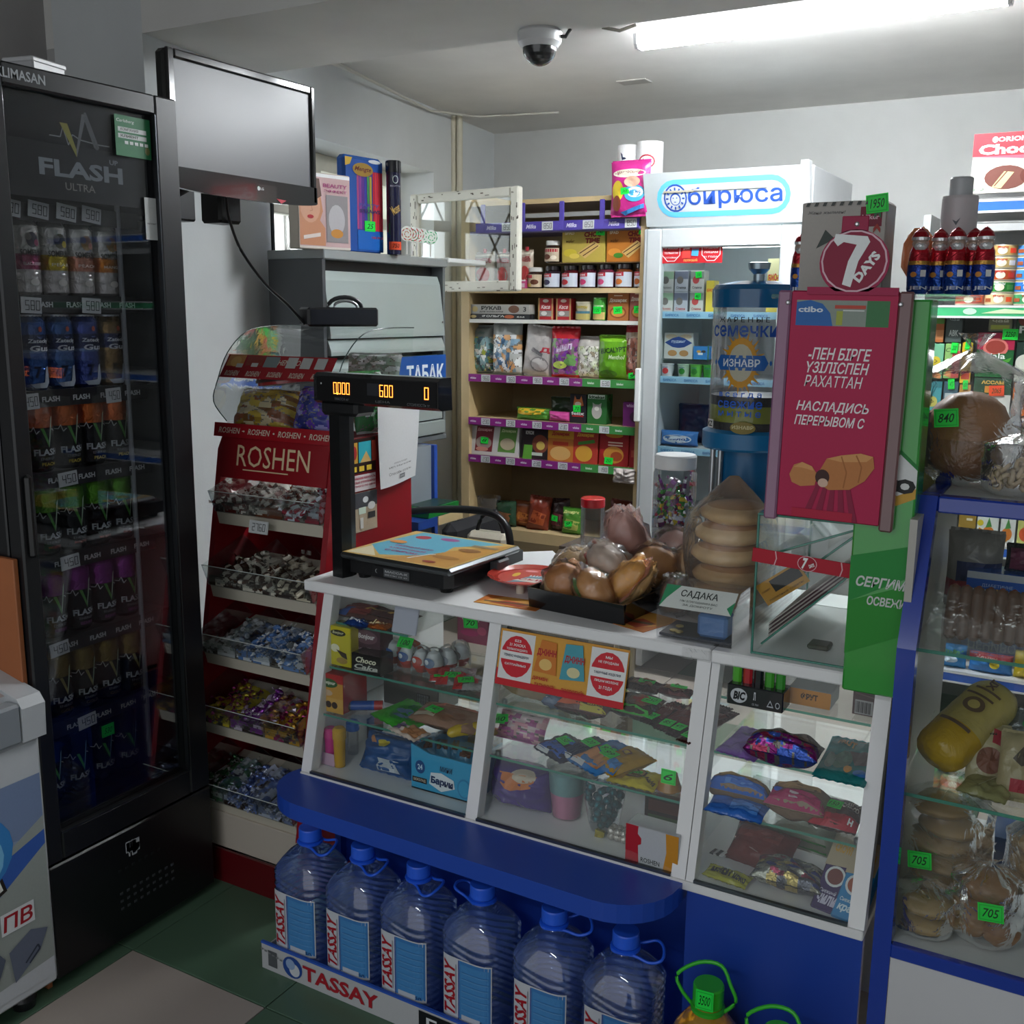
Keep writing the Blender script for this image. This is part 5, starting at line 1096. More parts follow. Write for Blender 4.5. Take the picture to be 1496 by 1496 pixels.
lb_ = thing('lotion_bottle', 'white flip-top bottle marked 10400 standing behind the foil santas', 'bottle', (-.268, 2.10, TZ2+.001))
MB().lathe([(.030, 0), (.031, .01), (.031, .17), (.03, .175)], 20, '#b9b2b4', 'plastic').build('bottle_body', lb_)
MB().lathe([(.02, .175), (.02, .205), (.018, .208)], 16, '#aeb0b3', 'plastic').build('flip_cap', lb_)
q = MB(); draw(q, [('t', .5, .60, .42, .07, '10400', '#26282c', .02, .3), ('p', [(.42, .78), (.5, .72), (.58, .80), (.5, .76)], '#5d6066')], .085, .17, cyl(.0312)); q.build('bottle_print', lb_)
for k in range(2):
    MB().ball((0, 0, .03), .03, .02, .05, 12, 8, ['#b5653a', '#a04a3a'][k], 'bag', nz=.3, seed=k).build('snack_bag', loc=(-.335+.05*k, 2.12, TZ2+.045), label='small orange snack packet behind the foil santas, %s' % ['left one', 'right one'][k], cat='packet')
# sunflower seed dispenser
sd_ = thing('seed_dispenser', 'clear seed dispenser drum with blue lid and sun emblem lettered ИЗНАВР', 'dispenser', (-.672, 2.24, CT))
R_ = .092
MB().lathe([(R_, .375), (R_, .64)], 40, '#fff', 'pet_clear', cap=False).build('clear_drum', sd_)
MB().lathe([(R_+.003, .635), (R_+.004, .672), (R_*.96, .682), (R_*.5, .69), (.0001, .692)], 40, '#0f5a8a', 'gloss').build('blue_lid', sd_)
MB().lathe([(.012, .69), (.012, .705), (.022, .715), (.024, .728), (.015, .73)], 20, '#9fb0b9', 'metal').build('lid_knob', sd_)
MB().lathe([(R_-.003, .378), (R_-.003, .45)], 36, '#161514', 'food').build('black_seeds', sd_)
MB().lathe([(R_-.0025, .395), (R_-.0025, .43)], 36, '#8d9430', 'print', cap=False).build('yellow_band', sd_)
MB().lathe([(R_+.008, .335), (R_+.012, .34), (R_+.012, .372), (R_, .378)], 40, '#136a9c', 'plastic').build('blue_collar', sd_)
MB().lathe([(.07, .0), (.066, .335)], 30, '#115d8c', 'plastic').build('blue_pedestal', sd_)
each('chrome_post', sd_, [MB().tube([(x, -.055, 0), (x, -.055, .335)], .006, 10, '#a9adb0', 'metal') for x in (-.065, -.048)])
q = MB(); fl_ = []
for i in range(26):
    a = 2*PI*i/26; r1 = .27+.05*(i % 2)
    fl_.append(('p', [(.5+.17*math.cos(a-.12), .5+.2*math.sin(a-.12)), (.5+r1*math.cos(a+.06), .5+r1*1.05*math.sin(a+.06)), (.5+.17*math.cos(a+.12), .5+.2*math.sin(a+.12))], '#c98f1f'))
sun = [(o[0], [(.5+(x-.5)*.75, .56+(y-.5)*.8) for x, y in o[1]], o[2]) for o in fl_]
ops = sun+[('e', .5, .56, .155, .20, '#c98f1f'), ('e', .5, .56, .12, .15, '#b9b6a0'), ('p', [(.24, .56), (.28, .62), (.72, .62), (.76, .56), (.72, .50), (.28, .50)], '#2560a8'), ('t', .5, .56, .36, .062, 'ИЗНАВР', '#dfe6ec', .02, 0), ('e', .22, .56, .012, .02, '#2560a8'), ('e', .78, .56, .012, .02, '#2560a8'),
  ('t', .5, .90, .50, .04, 'Ж А Р Е Н Ы Е', '#1a1c24', .015, 0), ('t', .5, .81, .66, .09, 'семечки', '#1d4a9a', .012, 0), ('t', .5, .30, .42, .045, 'в с е г д а', '#2560c8', .012, 0), ('t', .5, .225, .44, .06, 'свежие', '#2560c8', .012, 0), ('t', .5, .15, .42, .045, 'м ы т ы е', '#2560c8', .012, 0), ('r', .12, .02, .22, .09, '#c9cbc9'), ('t', .17, .055, .08, .045, 'KZ', '#1a1a1a', .03, 0), ('e', .55, .04, .12, .05, '#8a7a3a'), ('t', .55, .045, .2, .03, 'ИЗНАВР', '#d9d0a0', .02, 0), ('e', .03, .62, .035, .08, '#1f9a3f')]
draw(q, ops, .21, .26, cyl(R_+.001, .376), step=16); q.build('drum_print', sd_)
jr = thing('candy_jar', 'clear jar with white lid full of colourful wrapped toffees behind the rolls', 'jar', (-.85, 2.26, CT))
MB().lathe([(.048, .0), (.05, .01), (.05, .26), (.043, .275), (.04, .28)], 28, '#fff', 'pet_clear').build('jar_body', jr)
MB().lathe([(.047, .272), (.048, .276), (.048, .3), (.045, .304)], 28, '#d9dcdc', 'plastic').build('jar_lid', jr)
for k in range(84):
    o = bpy.data.objects.new('toffee', ck('s', random.choice(['#c0283a', '#3f9a3a', '#8a3a9a', '#c9b52f', '#7a1f2c', '#d0d4d8']), random.choice(['#d8dadc', '#5d1f5a', '#2f7a2f']), mat='bag')); COL.objects.link(o)
    a = random.random()*6.28; r = .036*math.sqrt(random.random()); o.location = (-.85+r*math.cos(a), 2.26+r*math.sin(a), CT+.02+.22*k/84); o.rotation_euler = (random.random()*3, random.random()*3, random.random()*3); o.scale = (.75,)*3
    tag(o, 'colourful wrapped toffee inside the white-lidded jar', 'candy', 'toffees in the white-lidded jar')
# ================================================================== goods inside the display bays
S1, S2, S3 = .831, .730, .622
BF = CZ0
G = '#25e04a'
# bay 1
flatpack('candy_packet', 'brown and red chocolate packet lying on the top glass shelf of the left bay', 'packet', (484, 590, 884, 912), S1, '#5d3a34', [('r', .05, .1, .45, .9, '#7a2f2a'), ('r', .5, .15, .9, .8, '#4a2a2a'), ('r', .0, .0, .2, .5, '#2a4a8a'), ('t', .6, .5, .5, .2, 'KIT', '#d9b060', .04, .2)], th=.02, mat='bag')
flatpack('candy_bar', 'blue wrapped chocolate bar at the front of the top shelf of the left bay', 'bar', (500, 535, 903, 918), S1, '#2a4f9a', [('t', .5, .5, .7, .4, 'MILKY', '#d9dce0', .04, .2)], th=.014, mat='foil')
flatpack('candy_bar', 'orange wrapped chocolate bar at the front of the top shelf of the left bay', 'bar', (530, 565, 908, 922), S1, '#b5642a', [('t', .5, .5, .7, .4, 'LION', '#e3d0a0', .04, .2)], th=.014, mat='foil')
carton('price_sheet', 'small blank grey paper card leaning on the top shelf of the left bay', 'card', (572, 607, 884, 926), [], z=S1, d=.004, col='#b9b9c9', rx=-.25)
carton('dessert_box', 'yellow dessert box with chocolate cake picture on the upper shelf of the left bay', 'box', (481, 513, 916, 973), [('e', .45, .84, .34, .08, '#2a2a1c'), ('t', .45, .84, .5, .09, 'Bonjour', '#d9d6b0', .02, .2), ('e', .3, .45, .2, .1, '#e8e3c9'), ('p', [(.35, .42), (.8, .35), (.85, .2), (.6, .25)], '#3a2a20'), ('e', .6, .15, .25, .08, '#a88a4a')], z=S2, d=.05, col='#c9bb2a')
carton('dessert_box', 'plum dessert box lying above the black box, upper shelf of the left bay', 'box', (516, 556, 917, 957), [('e', .5, .65, .4, .25, '#6a4a55'), ('t', .5, .65, .6, .24, 'Bonjour', '#dcd3d6', .03, .2), ('t', .45, .22, .6, .12, 'souffle', '#b9a5aa', .01, .2)], y=1.865, d=.05, col='#4a2c38')
carton('dessert_box', 'black box with white scribbled lettering on the upper shelf of the left bay', 'box', (514, 556, 957, 985), [('t', .5, .7, .7, .3, 'Choco', '#d9d9c0', .03, .3), ('t', .5, .35, .8, .26, 'Cake', '#c9c9c0', .03, .3), ('l', [(.1, .15), (.9, .25)], .05, '#b9b9b0')], z=S2, d=.05, col='#1a1816', side='#26221f')
for k, (u, v, c) in enumerate([(570, 972, '#3a6ab0'), (592, 978, '#3f5f9a'), (612, 985, '#b9402f'), (630, 988, '#6a7f9f'), (650, 984, '#8a8f9a'), (668, 976, '#7a6a6a')]):
    p = Pz(u, v, S2); t = thing('surprise_egg', 'white foil surprise egg on the upper shelf of the left bay, %s of the row' % ['first', 'second', 'third', 'fourth', 'fifth', 'last'][k], 'chocolate egg', (p.x, p.y+.012, S2+.001), group='surprise eggs')
    MB().lathe([(.001, 0, '#c0392b'), (.014, .004, '#c0392b'), (.022, .016, '#c0392b'), (.0235, .024, '#d9dbdc'), (.021, .038, '#d9dbdc'), (.013, .052, '#d9dbdc'), (.001, .058)], 18, mat='gloss').build('egg_body', t)
    q = MB(); draw(q, [('e', .5, .5, .3, .4, c), ('e', .4, .55, .12, .2, '#dfe3e6')], .05, .03, cyl(.0238, .018)); q.build('egg_print', t)
    q = MB(); q.lathe([(.026, 0), (.0265, .03), (.02, .056), (.004, .066)], 18, mat='pet_clear'); q.build('clear_cup', t)
for k, (u0, u1, v0, v1) in enumerate([(630, 668, 985, 1000), (640, 690, 975, 1005), (664, 704, 985, 1012)]):
    flatpack('candy_bar', 'red and white chocolate bar with price tag right of the eggs, %s' % ['nearest one', 'middle one', 'far right one'][k], 'bar', (u0, u1, v0, v1), S2+.003*k, '#c9c9cb', [('r', 0, 0, .3, 1, '#b52a2a'), ('t', .6, .5, .5, .4, 'kinder', '#b52a2a', .03, 0)], th=.012, mat='foil', rz=.5, tagtxt=['80', '170', '290'][k], tagpos=(.4, .4))
t = carton('gum_card', 'pink cherry gum card with green 70 tag at the back right of the left bay', 'card', (668, 713, 890, 940), [('t', .45, .72, .6, .14, 'CHERRY', '#d9c0c9', .02, 0), ('e', .8, .4, .15, .12, '#c95a7a'), ('e', .4, .3, .3, .1, '#b03a6a')], y=2.0, d=.02, col='#9a4a62', tagtxt='70', tagpos=(.45, .6))
MB().box(-.002, .002, -.002, .26, 0, .005, '#fff').build('x') if 0 else None
rd = thing('orange_toy', 'orange plastic cap-shaped sweet dispenser with green price tag beside the eggs', 'toy', (Pz(586, 952, S2+.04).x, 1.93, S2+.001))
MB().lathe([(.03, 0), (.032, .035), (.026, .05), (.01, .06)], 20, '#d2542a', 'gloss').build('toy_body', rd); MB().lathe([(.034, .03), (.034, .036)], 20, '#b9401f', 'gloss').build('toy_rim', rd); sticker(rd, (.01, -.030, .062), '100', .04, .026, rot=(-.6, 0, 0))
# bay 1 middle shelf
carton('dessert_box', 'red and yellow dessert box on the lower glass shelf of the left bay', 'box', (467, 502, 985, 1040), [('r', 0, .78, 1, 1, '#b32a2a'), ('e', .42, .76, .36, .12, '#2f5a2a'), ('t', .42, .76, .56, .12, 'Bonjour', '#e3e3d0', .03, .1), ('e', .35, .5, .22, .08, '#c9a98a'), ('r', .0, .0, 1, .38, '#d0a050'), ('e', .4, .2, .12, .09, '#3a241c'), ('e', .65, .2, .12, .09, '#3a241c')], z=S3, d=.09, col='#c9923a', side='#a83030')
tr = thing('sweet_tube', 'blue sweet tube with black ribbed cap lying at the front of the lower glass shelf', 'tube', (Pz(505, 1042, S3).x, Pz(505, 1042, S3).y+.02, S3+.0125), (0, 0, .55))
q = MB(); q.lathe([(.0115, 0, '#1f4a9a'), (.0115, .05, '#2a5ab0'), (.0115, .055, '#b03a3a'), (.0115, .075, '#b03a3a')], 18, mat='gloss'); q.move(Matrix.Rotation(PI/2, 4, 'Y')); q.build('tube_body', tr)
q = MB(); q.lathe([(.0125, -.014), (.0125, .0)], 18, '#1a1a1c', 'plastic'); q.lathe([(.008, -.0145), (.0001, -.0145)], 16, '#d0d0d2', 'plastic'); q.move(Matrix.Rotation(PI/2, 4, 'Y')); q.build('tube_cap', tr)
flatpack('gum_packet', 'bright green gum packet with dark blue lettering on the lower shelf of the left bay', 'packet', (528, 606, 1022, 1060), S3+.004, '#3fae2f', [('e', .5, .5, .28, .36, '#2a8a2a'), ('e', .48, .42, .22, .2, '#5d7a9a'), ('t', .55, .75, .4, .16, 'DENTAL', '#16305d', .05, .2)], th=.012, rz=-.35)
flatpack('cookie_bag', 'clear and pink cookie bag with green tags on the lower shelf of the left bay', 'bag', (590, 690, 1024, 1072), S3, '#9a7560', [('p', [(.2, .6), (.6, .98), (.95, .75), (.5, .7)], '#c97a6a'), ('e', .5, .35, .3, .2, '#8a5f48'), ('r', .1, .1, .4, .3, '#c9b9a5')], th=.035, tagtxt='140', tagpos=(.35, .3))
flatpack('wafer_pack', 'small white and brown wafer pack with torn corner beside the cookie bag', 'packet', (560, 612, 1056, 1078), S3+.002, '#c9bdb0', [('r', .4, .1, .95, .9, '#a87a55'), ('r', .05, .2, .3, .7, '#6a5a7a')], th=.012, rz=-.3)
bn = thing('banana_toy', 'yellow banana shaped sweet pack hanging over the lower shelf edge', 'toy', (Pz(680, 1084, S3).x, Pz(680, 1084, S3).y+.03, S3+.014), (0, 0, .5))
MB().tube(smooth([Vector((-.055, -.01, -.004)), Vector((-.03, 0, .002)), Vector((0, .006, .004)), Vector((.03, .004, .002)), Vector((.055, -.008, 0))], 4), [.004, .010, .012, .013, .014, .014, .015, .015, .015, .015, .015, .014, .013, .012, .010, .007, .003], 10, '#c9a81f', 'gloss').build('banana_body', bn)
# bay 1 floor
for k, (u, c, vt, vb) in enumerate([(479, '#d0358a', 1066, 1116), (492, '#c99a1a', 1066, 1122), (503, '#2a6ac0', 1060, 1108)]):
    x, y, z, w_, h = dims(u-9, u+9, vt, vb, z=BF); y += .022*(k == 2)
    t = thing('candy_tube', '%s capped sprinkle tube at the front left corner of the left bay' % ['pink', 'yellow', 'blue'][k], 'tube', (x, y+.012, BF+.001))
    MB().lathe([(.013, 0), (.0145, h*.6), (.0145, h*.72)], 16, c if k != 2 else '#8fb0d0', 'pet_clear' if k == 2 else 'gloss').build('tube_body', t); MB().lathe([(.0165, h*.72), (.0165, h*.94), (.012, h)], 16, c, 'gloss').build('tube_cap', t)
tg = Pz(478, 1118, BF); MB().box(-.022, .022, 0, .001, 0, .028, '#c9a5b9', 'print').build('paper_card', loc=(tg.x, tg.y-.001, BF+.001), rot=(-.2, 0, 0), label='small pink and white paper card leaning against the candy tubes', cat='card')
pouch('snack_packet', 'crumpled blue snack packet with a white strip on the floor of the left bay', 'packet', (Pz(556, 1135, BF).x, Pz(556, 1135, BF).y+.02, BF+.002), .155, .085, .07, '#1f4f8a', [('r', .45, .05, .8, .35, '#c3c9cf'), ('e', .25, .8, .08, .1, '#c9885a'), ('e', .45, .75, .1, .1, '#c9b53a')], rot=(-.5, 0, 0), wr=.012, mat='bag')
carton('dark_box', 'dark blue box standing behind the crumpled blue packet in the left bay', 'box', (513, 540, 1048, 1100), [('r', .1, .2, .9, .5, '#1f2a44')], y=1.98, d=.06, col='#22304f')
x, y, z, w_, h = dims(597, 686, 1098, 1163, z=BF)
bb = thing('cake_box', 'light blue cardboard display box lettered Барни at the right of the left bay floor', 'box', (x+.004, y+.004, BF+.001), (0, 0, .0))
q = MB(); q.box(-w_/2, w_/2, 0, .004, 0, h*.86, '#3aa0cc', 'print'); q.prism([(-w_/2, h*.86), (-w_/2, h), (-w_*.2, h*.86)], 0, .004, 'y', '#3aa0cc', 'print')
for s in (-1, 1): q.box(s*w_/2, s*(w_/2-.003), .004, .13, 0, h*.9, '#4a8fb0', 'print')
q.box(-w_/2, w_/2, .127, .13, 0, h*1.2, '#8a6f4a', 'print'); q.box(-w_/2, w_/2, 0, .13, 0, .003, '#4a8fb0', 'print'); q.build('box_tray', bb)
q = MB(); draw(q, [('e', .15, .52, .08, .15, '#1f4f8a'), ('t', .15, .52, .08, .12, '24', '#c9e0ec', .03, 0), ('r', .02, .16, .26, .28, '#2a1f1c'), ('t', .14, .22, .2, .07, 'ШОКОЛАД', '#d9c9b0', .02, 0), ('p', [(.30, .2), (.33, .46), (.5, .5), (.70, .40), (.72, .22), (.5, .08)], '#e3e8ec'), ('t', .51, .28, .36, .2, 'Барни', '#16305d', .06, 0, -.05), ('e', .87, .28, .11, .22, '#2f88b8'), ('e', .87, .28, .09, .18, '#3aa0cc'), ('t', .58, .6, .2, .12, 'мини', '#1a2a4a', 0, .2)], w_, h, flat(0)); q.build('box_print', bb)
for k in range(5): pouch('cake_packet', 'small blue and brown cake packet sticking up in the light blue box, %s' % ['leftmost', 'second', 'middle one', 'fourth', 'rightmost'][k], 'packet', (x-w_/2+.02+k*(w_-.04)/4, y+.045+.012*(k % 3), BF+h*.55), .04, .055, .014, '#3a8ab5', [('r', .2, .4, .9, .8, '#6a4530')], rot=(-.5, .3*(k-2)*.4, .2), nu=6, nv=6, group='cake packets in the blue box')
MB().box(0, .05, 0, .24, 0, .003, '#fff').build('x') if 0 else None
carton('grey_box', 'long grey carton with a barcode standing behind the lower goods of the left bay', 'box', (560, 640, 985, 1035), [('r', .62, .1, .85, .5, '#2b2b2b')]+[('r', .63+.03*k, .12, .645+.03*k, .48, '#a9a9a9') for k in range(7)], y=2.02, d=.09, col='#6f6a66')
# bay 2
flatpack('bread_pack', 'clear pack of pale flat cookies with teal end, upper shelf of the middle bay', 'packet', (728, 832, 985, 1026), S2, '#a58f6c', [('e', .5, .5, .3, .3, '#8f7a58'), ('r', .45, .0, 1, .18, '#2fa59a')], th=.05, mat='bag', tagtxt='180', tagpos=(.45, .3))
flatpack('snack_packet', 'dark packet lettered ICE with orange snack picture on the upper middle shelf', 'packet', (808, 884, 1010, 1052), S2, '#5d3a38', [('p', [(.05, .05), (.1, .5), (.5, .55), (.55, .05)], '#c9603a'), ('e', .25, .35, .12, .15, '#c99a4a'), ('e', .42, .3, .1, .12, '#a5542a'), ('t', .78, .2, .3, .14, 'БУЛКА', '#c9b030', .05, 0), ('r', .5, .0, 1, .1, '#b5a53a')], th=.04, mat='bag', tagtxt='95', tagpos=(.8, .55), tagcol='#2a7a5a')
flatpack('snack_packet', 'blue striped packet squeezed between the cookies and the dark packet', 'packet', (790, 822, 1008, 1038), S2, '#5d6f8a', [('l', [(.2, .1), (.8, .9)], .06, '#c9cdd2')], th=.03)
flatpack('snack_packet', 'brown packet with a green front lip and nut bowl picture on the upper middle shelf', 'packet', (888, 950, 1008, 1056), S2+.002, '#3a2a1c', [('e', .6, .45, .28, .28, '#8a5a3a'), ('e', .6, .45, .2, .2, '#b03f2a'), ('p', [(0, .0), (0, .2), (.9, .12), (.95, .0)], '#3fae3a')], th=.035, tagtxt='250', tagpos=(.85, .5))
for k, (u0, u1, v0, v1, c) in enumerate([(930, 962, 1020, 1062, '#3f2420'), (950, 985, 1018, 1072, '#4d2426'), (968, 1000, 1022, 1080, '#3a1c1e'), (985, 1010, 1030, 1088, '#54201f')]):
    flatpack('chocolate_bar', 'dark chocolate bar with green price tag at the right of the upper middle shelf, %s' % ['leftmost', 'second', 'third', 'rightmost'][k], 'bar', (u0, u1, v0, v1), S2+.002, c, [('r', .1, .2, .9, .8, '#6a3430'), ('t', .5, .6, .7, .12, 'CHOCO', '#c9b09a', .02, 0)], th=.016, mat='foil', rz=-.3, tagtxt=['90', '85', '470', '60'][k], tagpos=(.5, .12))
for k, (u0, u1, v0, v1, c) in enumerate([(905, 960, 990, 1015, '#4a3226'), (955, 1008, 1000, 1022, '#5d2a2c')]):
    flatpack('chocolate_bar', '%s chocolate packet at the back of the upper middle shelf' % ['brown', 'dark red'][k], 'bar', (u0, u1, v0, v1), S2+.02, c, [('r', .2, .2, .8, .8, '#7a5a3a')], th=.02, mat='foil', tagtxt=['420', '350'][k])
pouch('toy_packet', 'clear packet with pink and purple toys on the lower middle shelf', 'packet', (Pz(752, 1088, S3).x, Pz(752, 1088, S3).y+.02, S3+.002), .12, .06, .05, '#b0738a', rot=(-.5, 0, 0), cells=vor(['#b5609a', '#c98a9a', '#a5558a', '#c9b0b5', '#d0a0a5']), tagtxt='60', tagpos=(.1, .6))
for k, (u0, u1, v0, v1, c, lb, tg) in enumerate([(768, 830, 1066, 1112, '#20263f', 'navy biscuit packet', '150'), (800, 862, 1068, 1120, '#2a3350', 'dark blue and black biscuit packet', '120'), (818, 882, 1072, 1130, '#3b7fc0', 'light blue and orange biscuit packet', '95')]):
    flatpack('biscuit_packet', lb+' lying slanted on the lower shelf of the middle bay', 'packet', (u0, u1, v0, v1), S3+.004*k, c, [('p', [(.1, .05), (.3, .45), (.9, .3), (.9, .05)], ['#2a5ab0', '#1f2a4a', '#c98a5a'][k]), ('e', .6, .6, .2, .1, ['#3a6fc0', '#5d4a3a', '#2a5a9a'][k]), ('r', .1, .0, .5, .08, '#c9ccd0')], th=.028, rz=-.45, tagtxt=tg, tagpos=(.5, .55))
flatpack('wafer_roll', 'golden yellow wafer roll packet slanting on the lower middle shelf', 'packet', (852, 905, 1078, 1136), S3+.006, '#b58a1f', [('e', .5, .6, .2, .08, '#7a4a1f'), ('e', .5, .6, .12, .05, '#c9a53a'), ('p', [(.0, .0), (.1, .25), (.9, .3), (1, .0)], '#3f7fc0')], th=.035, rz=-.55, tagtxt='99', tagpos=(.4, .25))
flatpack('halva_packet', 'bright yellow flat packet with oval picture on the right of the lower middle shelf', 'packet', (884, 955, 1120, 1154), S3, '#c9b51f', [('e', .45, .6, .26, .3, '#5d4a20'), ('e', .45, .6, .22, .24, '#a58a5a'), ('t', .85, .35, .26, .2, 'Halva', '#4a3a10', .02, .3, -.4)], th=.016, tagtxt='200', tagpos=(.5, .62))
jc = thing('jelly_cup', 'amber jelly cup with price tag at the end of the lower middle shelf', 'cup', (Pz(972, 1160, S3).x, Pz(972, 1160, S3).y+.02, S3+.001))
MB().lathe([(.022, 0, '#a5722f'), (.026, .004, '#a5722f'), (.02, .018, '#b8853a'), (.016, .034, '#c9a070'), (.001, .036)], 20, mat='gloss').build('cup_body', jc); sticker(jc, (.005, -.02, .036), '6', .03, .03)
x, y, z, w_, h = dims(703, 792, 1130, 1188, z=BF)
pouch('cake_pack', 'big purple wrapped cake with orange label on the floor of the middle bay', 'packet', (x, y+.045, BF+.002), w_, h*1.0, .11, '#3d1f7a', [('p', [(.25, .85), (.3, .6), (.5, .48), (.8, .62), (.85, .9)], '#c9702a'), ('e', .65, .85, .2, .12, '#c9b9a5')], rot=(-.12, 0, -.05), wr=.008, mat='bag', nu=34, nv=38)
cc = thing('candyfloss_cup', 'clear cup of teal and pink candyfloss standing in the middle bay', 'cup', (Pz(817, 1200, BF).x, Pz(817, 1200, BF).y+.035, BF+.001))
MB().lathe([(.030, .002, '#c97f9f'), (.036, .055, '#c97f9f'), (.037, .056, '#7aa5a5'), (.040, .10, '#7aa5a5'), (.035, .108)], 24, mat='cloth').build('candyfloss', cc)
MB().lathe([(.032, 0), (.0435, .112), (.045, .114)], 28, mat='pet_clear', cap=False).build('clear_cup', cc)
MB().lathe([(.045, .112), (.0455, .118), (.04, .12)], 28, '#d0d3d0', 'pet_clear').build('cup_lid', cc)
jb = thing('bubble_jar', 'clear round jar of shiny teal foil balls standing in the middle bay', 'jar', (Pz(870, 1222, BF).x, Pz(870, 1222, BF).y+.04, BF+.001))
MB().lathe([(.028, 0), (.033, .015), (.043, .07), (.045, .115), (.043, .118)], 28, mat='pet_clear', cap=False).build('jar_body', jb)
MB().lathe([(.045, .114), (.047, .118), (.0465, .124), (.03, .13)], 28, '#8a9a9a', 'pet_clear').build('jar_lid', jb)
bm_ = MB().ball((0, 0, 0), .0085, .0085, .0085, 10, 7, '#1f7f88', 'foil').mesh('foil_ball')
for k in range(44):
    zz = BF+.012+.095*k/44; R2 = .020+.022*min(1, (zz-BF)/.07); a = k*2.4
    rr = (R2-.008) if k % 4 else R2*.4
    o = bpy.data.objects.new('foil_ball', bm_); COL.objects.link(o); o.location = (jb.location.x+rr*math.cos(a), jb.location.y+rr*math.sin(a), zz)
    o.rotation_euler = (k, k*2, 0); tag(o, 'teal foil chocolate ball inside the round clear jar', 'candy', 'teal foil balls in the jar')
wb = thing('pearl_bag', 'small twisted bag of white pearl sweets on the floor of the middle bay', 'bag', (Pz(896, 1236, BF).x, Pz(896, 1236, BF).y+.02, BF+.002))
each('pearl_sweet', wb, [MB().ball(((k % 3-1)*.014, (k//3 % 2)*.014, .008+.011*(k//6)), .009, .009, .009, 10, 6, '#c3bdb5', 'foil') for k in range(12)])
MB().prism([(-.03, .0), (-.05, -.004), (-.048, .014), (-.028, .012)], -.004, .004, 'y', '#b5a53a', 'foil').build('twisted_end', wb)
carton('chocolate_box', 'white red and orange chocolate box lettered ROSHEN at the right of the middle bay floor', 'box', (912, 990, 1212, 1268), [('p', [(0, 0), (0, 1), (.24, 1), (.23, .8), (.30, .7), (.30, .55), (.24, .5), (.26, .0)], '#b0202e'), ('p', [(.72, 0), (.78, .5), (.76, 1), (1, 1), (1, 0)], '#c98a2a'), ('t', .48, .16, .36, .12, 'ROSHEN', '#2a2a2c', .01, 0)], z=BF, d=.05, col='#b9bcbf', rz=-.03)
carton('cracker_box', 'dark green and brown box behind the white chocolate box in the middle bay', 'box', (940, 998, 1160, 1215), [('r', .1, .1, .9, .4, '#3f5a30'), ('r', .1, .5, .9, .8, '#5d3428')], y=1.93, d=.06, col='#35281f')
carton('paper_sack', 'plain grey paper box standing behind the jars in the middle bay', 'box', (890, 945, 1140, 1195), [], y=2.05, d=.05, col='#8a8580')
# bay 3
x, y, z, w_, h = dims(1060, 1143, 1005, 1035, z=S1)
lx = thing('lighter_display', 'black lighter tray lettered BIC with five upright lighters in the right bay', 'lighter display', (x, y, S1))
MB().box(-w_/2, w_/2, 0, .05, 0, h, '#15171c', 'gloss', .002).build('tray_body', lx)
q = MB(); draw(q, [('e', .22, .5, .15, .36, '#c3c8cc'), ('t', .23, .5, .22, .42, 'BIC', '#15171c', .05, .2), ('t', .5, .6, .04, .4, 'л', '#c9ccd0', .02, 0), ('t', .52, .2, .12, .1, 'CE 7061', '#a9acb0', 0, 0), ('p', [(.72, .2), (.78, .55), (.84, .2)], '#b9bcc0'), ('p', [(.74, .26), (.78, .46), (.82, .26)], '#15171c'), ('e', .91, .35, .04, .16, '#b9bcc0'), ('e', .91, .35, .028, .11, '#15171c')], w_, h, flat(0)); q.build('tray_print', lx)
for k, c in enumerate(['#4fae2a', '#b0202a', '#16181c', '#3f9a2a', '#2f8a2a']):
    t = thing('lighter', '%s plastic lighter standing upright in the black tray' % ['lime green', 'red', 'black', 'mid green', 'dark green'][k], 'lighter', (x-w_/2+.012+k*(w_-.024)/4, y+.022, S1+h*.4), (0, 0, 0), 'lighters in the black tray')
    MB().box(-.0085, .0085, -.006, .006, 0, .056, c, 'gloss', .004).build('lighter_body', t); MB().box(-.0075, .0075, -.005, .005, .056, .066, '#b5b8ba', 'metal', .002).build('lighter_head', t)
ob = carton('gum_tray', 'open clear tray with an orange front strip on the top shelf of the right bay', 'tray', (1150, 1213, 1008, 1032), [('r', 0, .2, 1, .95, '#c9822a'), ('t', .5, .58, .4, .4, 'ФРУТ', '#3a2210', .05, 0)], z=S1, d=.07, col='#c9822a', side='#9a9d9d')
carton('barcode_box', 'dark brown box with a white barcode at the right end of the top shelf', 'box', (1244, 1282, 1005, 1046), [('r', .1, .05, .8, .55, '#a9a5a5')]+[('r', .13+.05*k, .1, .15+.05*k+.01*(k % 3), .5, '#2b2626') for k in range(12)]+[('l', [(.1, .8), (.9, .7)], .05, '#6a4a48')], z=S1, d=.07, col='#4a2c2c')
flatpack('pink_packet', 'lilac flat packet at the left of the upper glass shelf of the right bay', 'packet', (1042, 1105, 1064, 1108), S2, '#8a6ab5', [('t', .5, .7, .6, .12, 'Milky', '#5d3a8a', .02, .2), ('e', .6, .35, .2, .15, '#7a55a5')], th=.012, rz=-.15)
flatpack('sweets_bag', 'crinkled clear and purple bag of sweets in the middle of the upper right shelf', 'bag', (1082, 1192, 1062, 1126), S2, '#6a5550', cells=(lambda p_, q_: (lambda a, b: p_(a, b) if b < .5 else q_(a, b)))(vor(['#7a1f6a', '#8a2f7a', '#5d2a8a', '#3a5ab0', '#a53a5a']), vor(['#6f6058', '#7a6a60', '#8a7a70', '#5d4f48'])), nu=30, nv=30, th=.06, mat='foil')
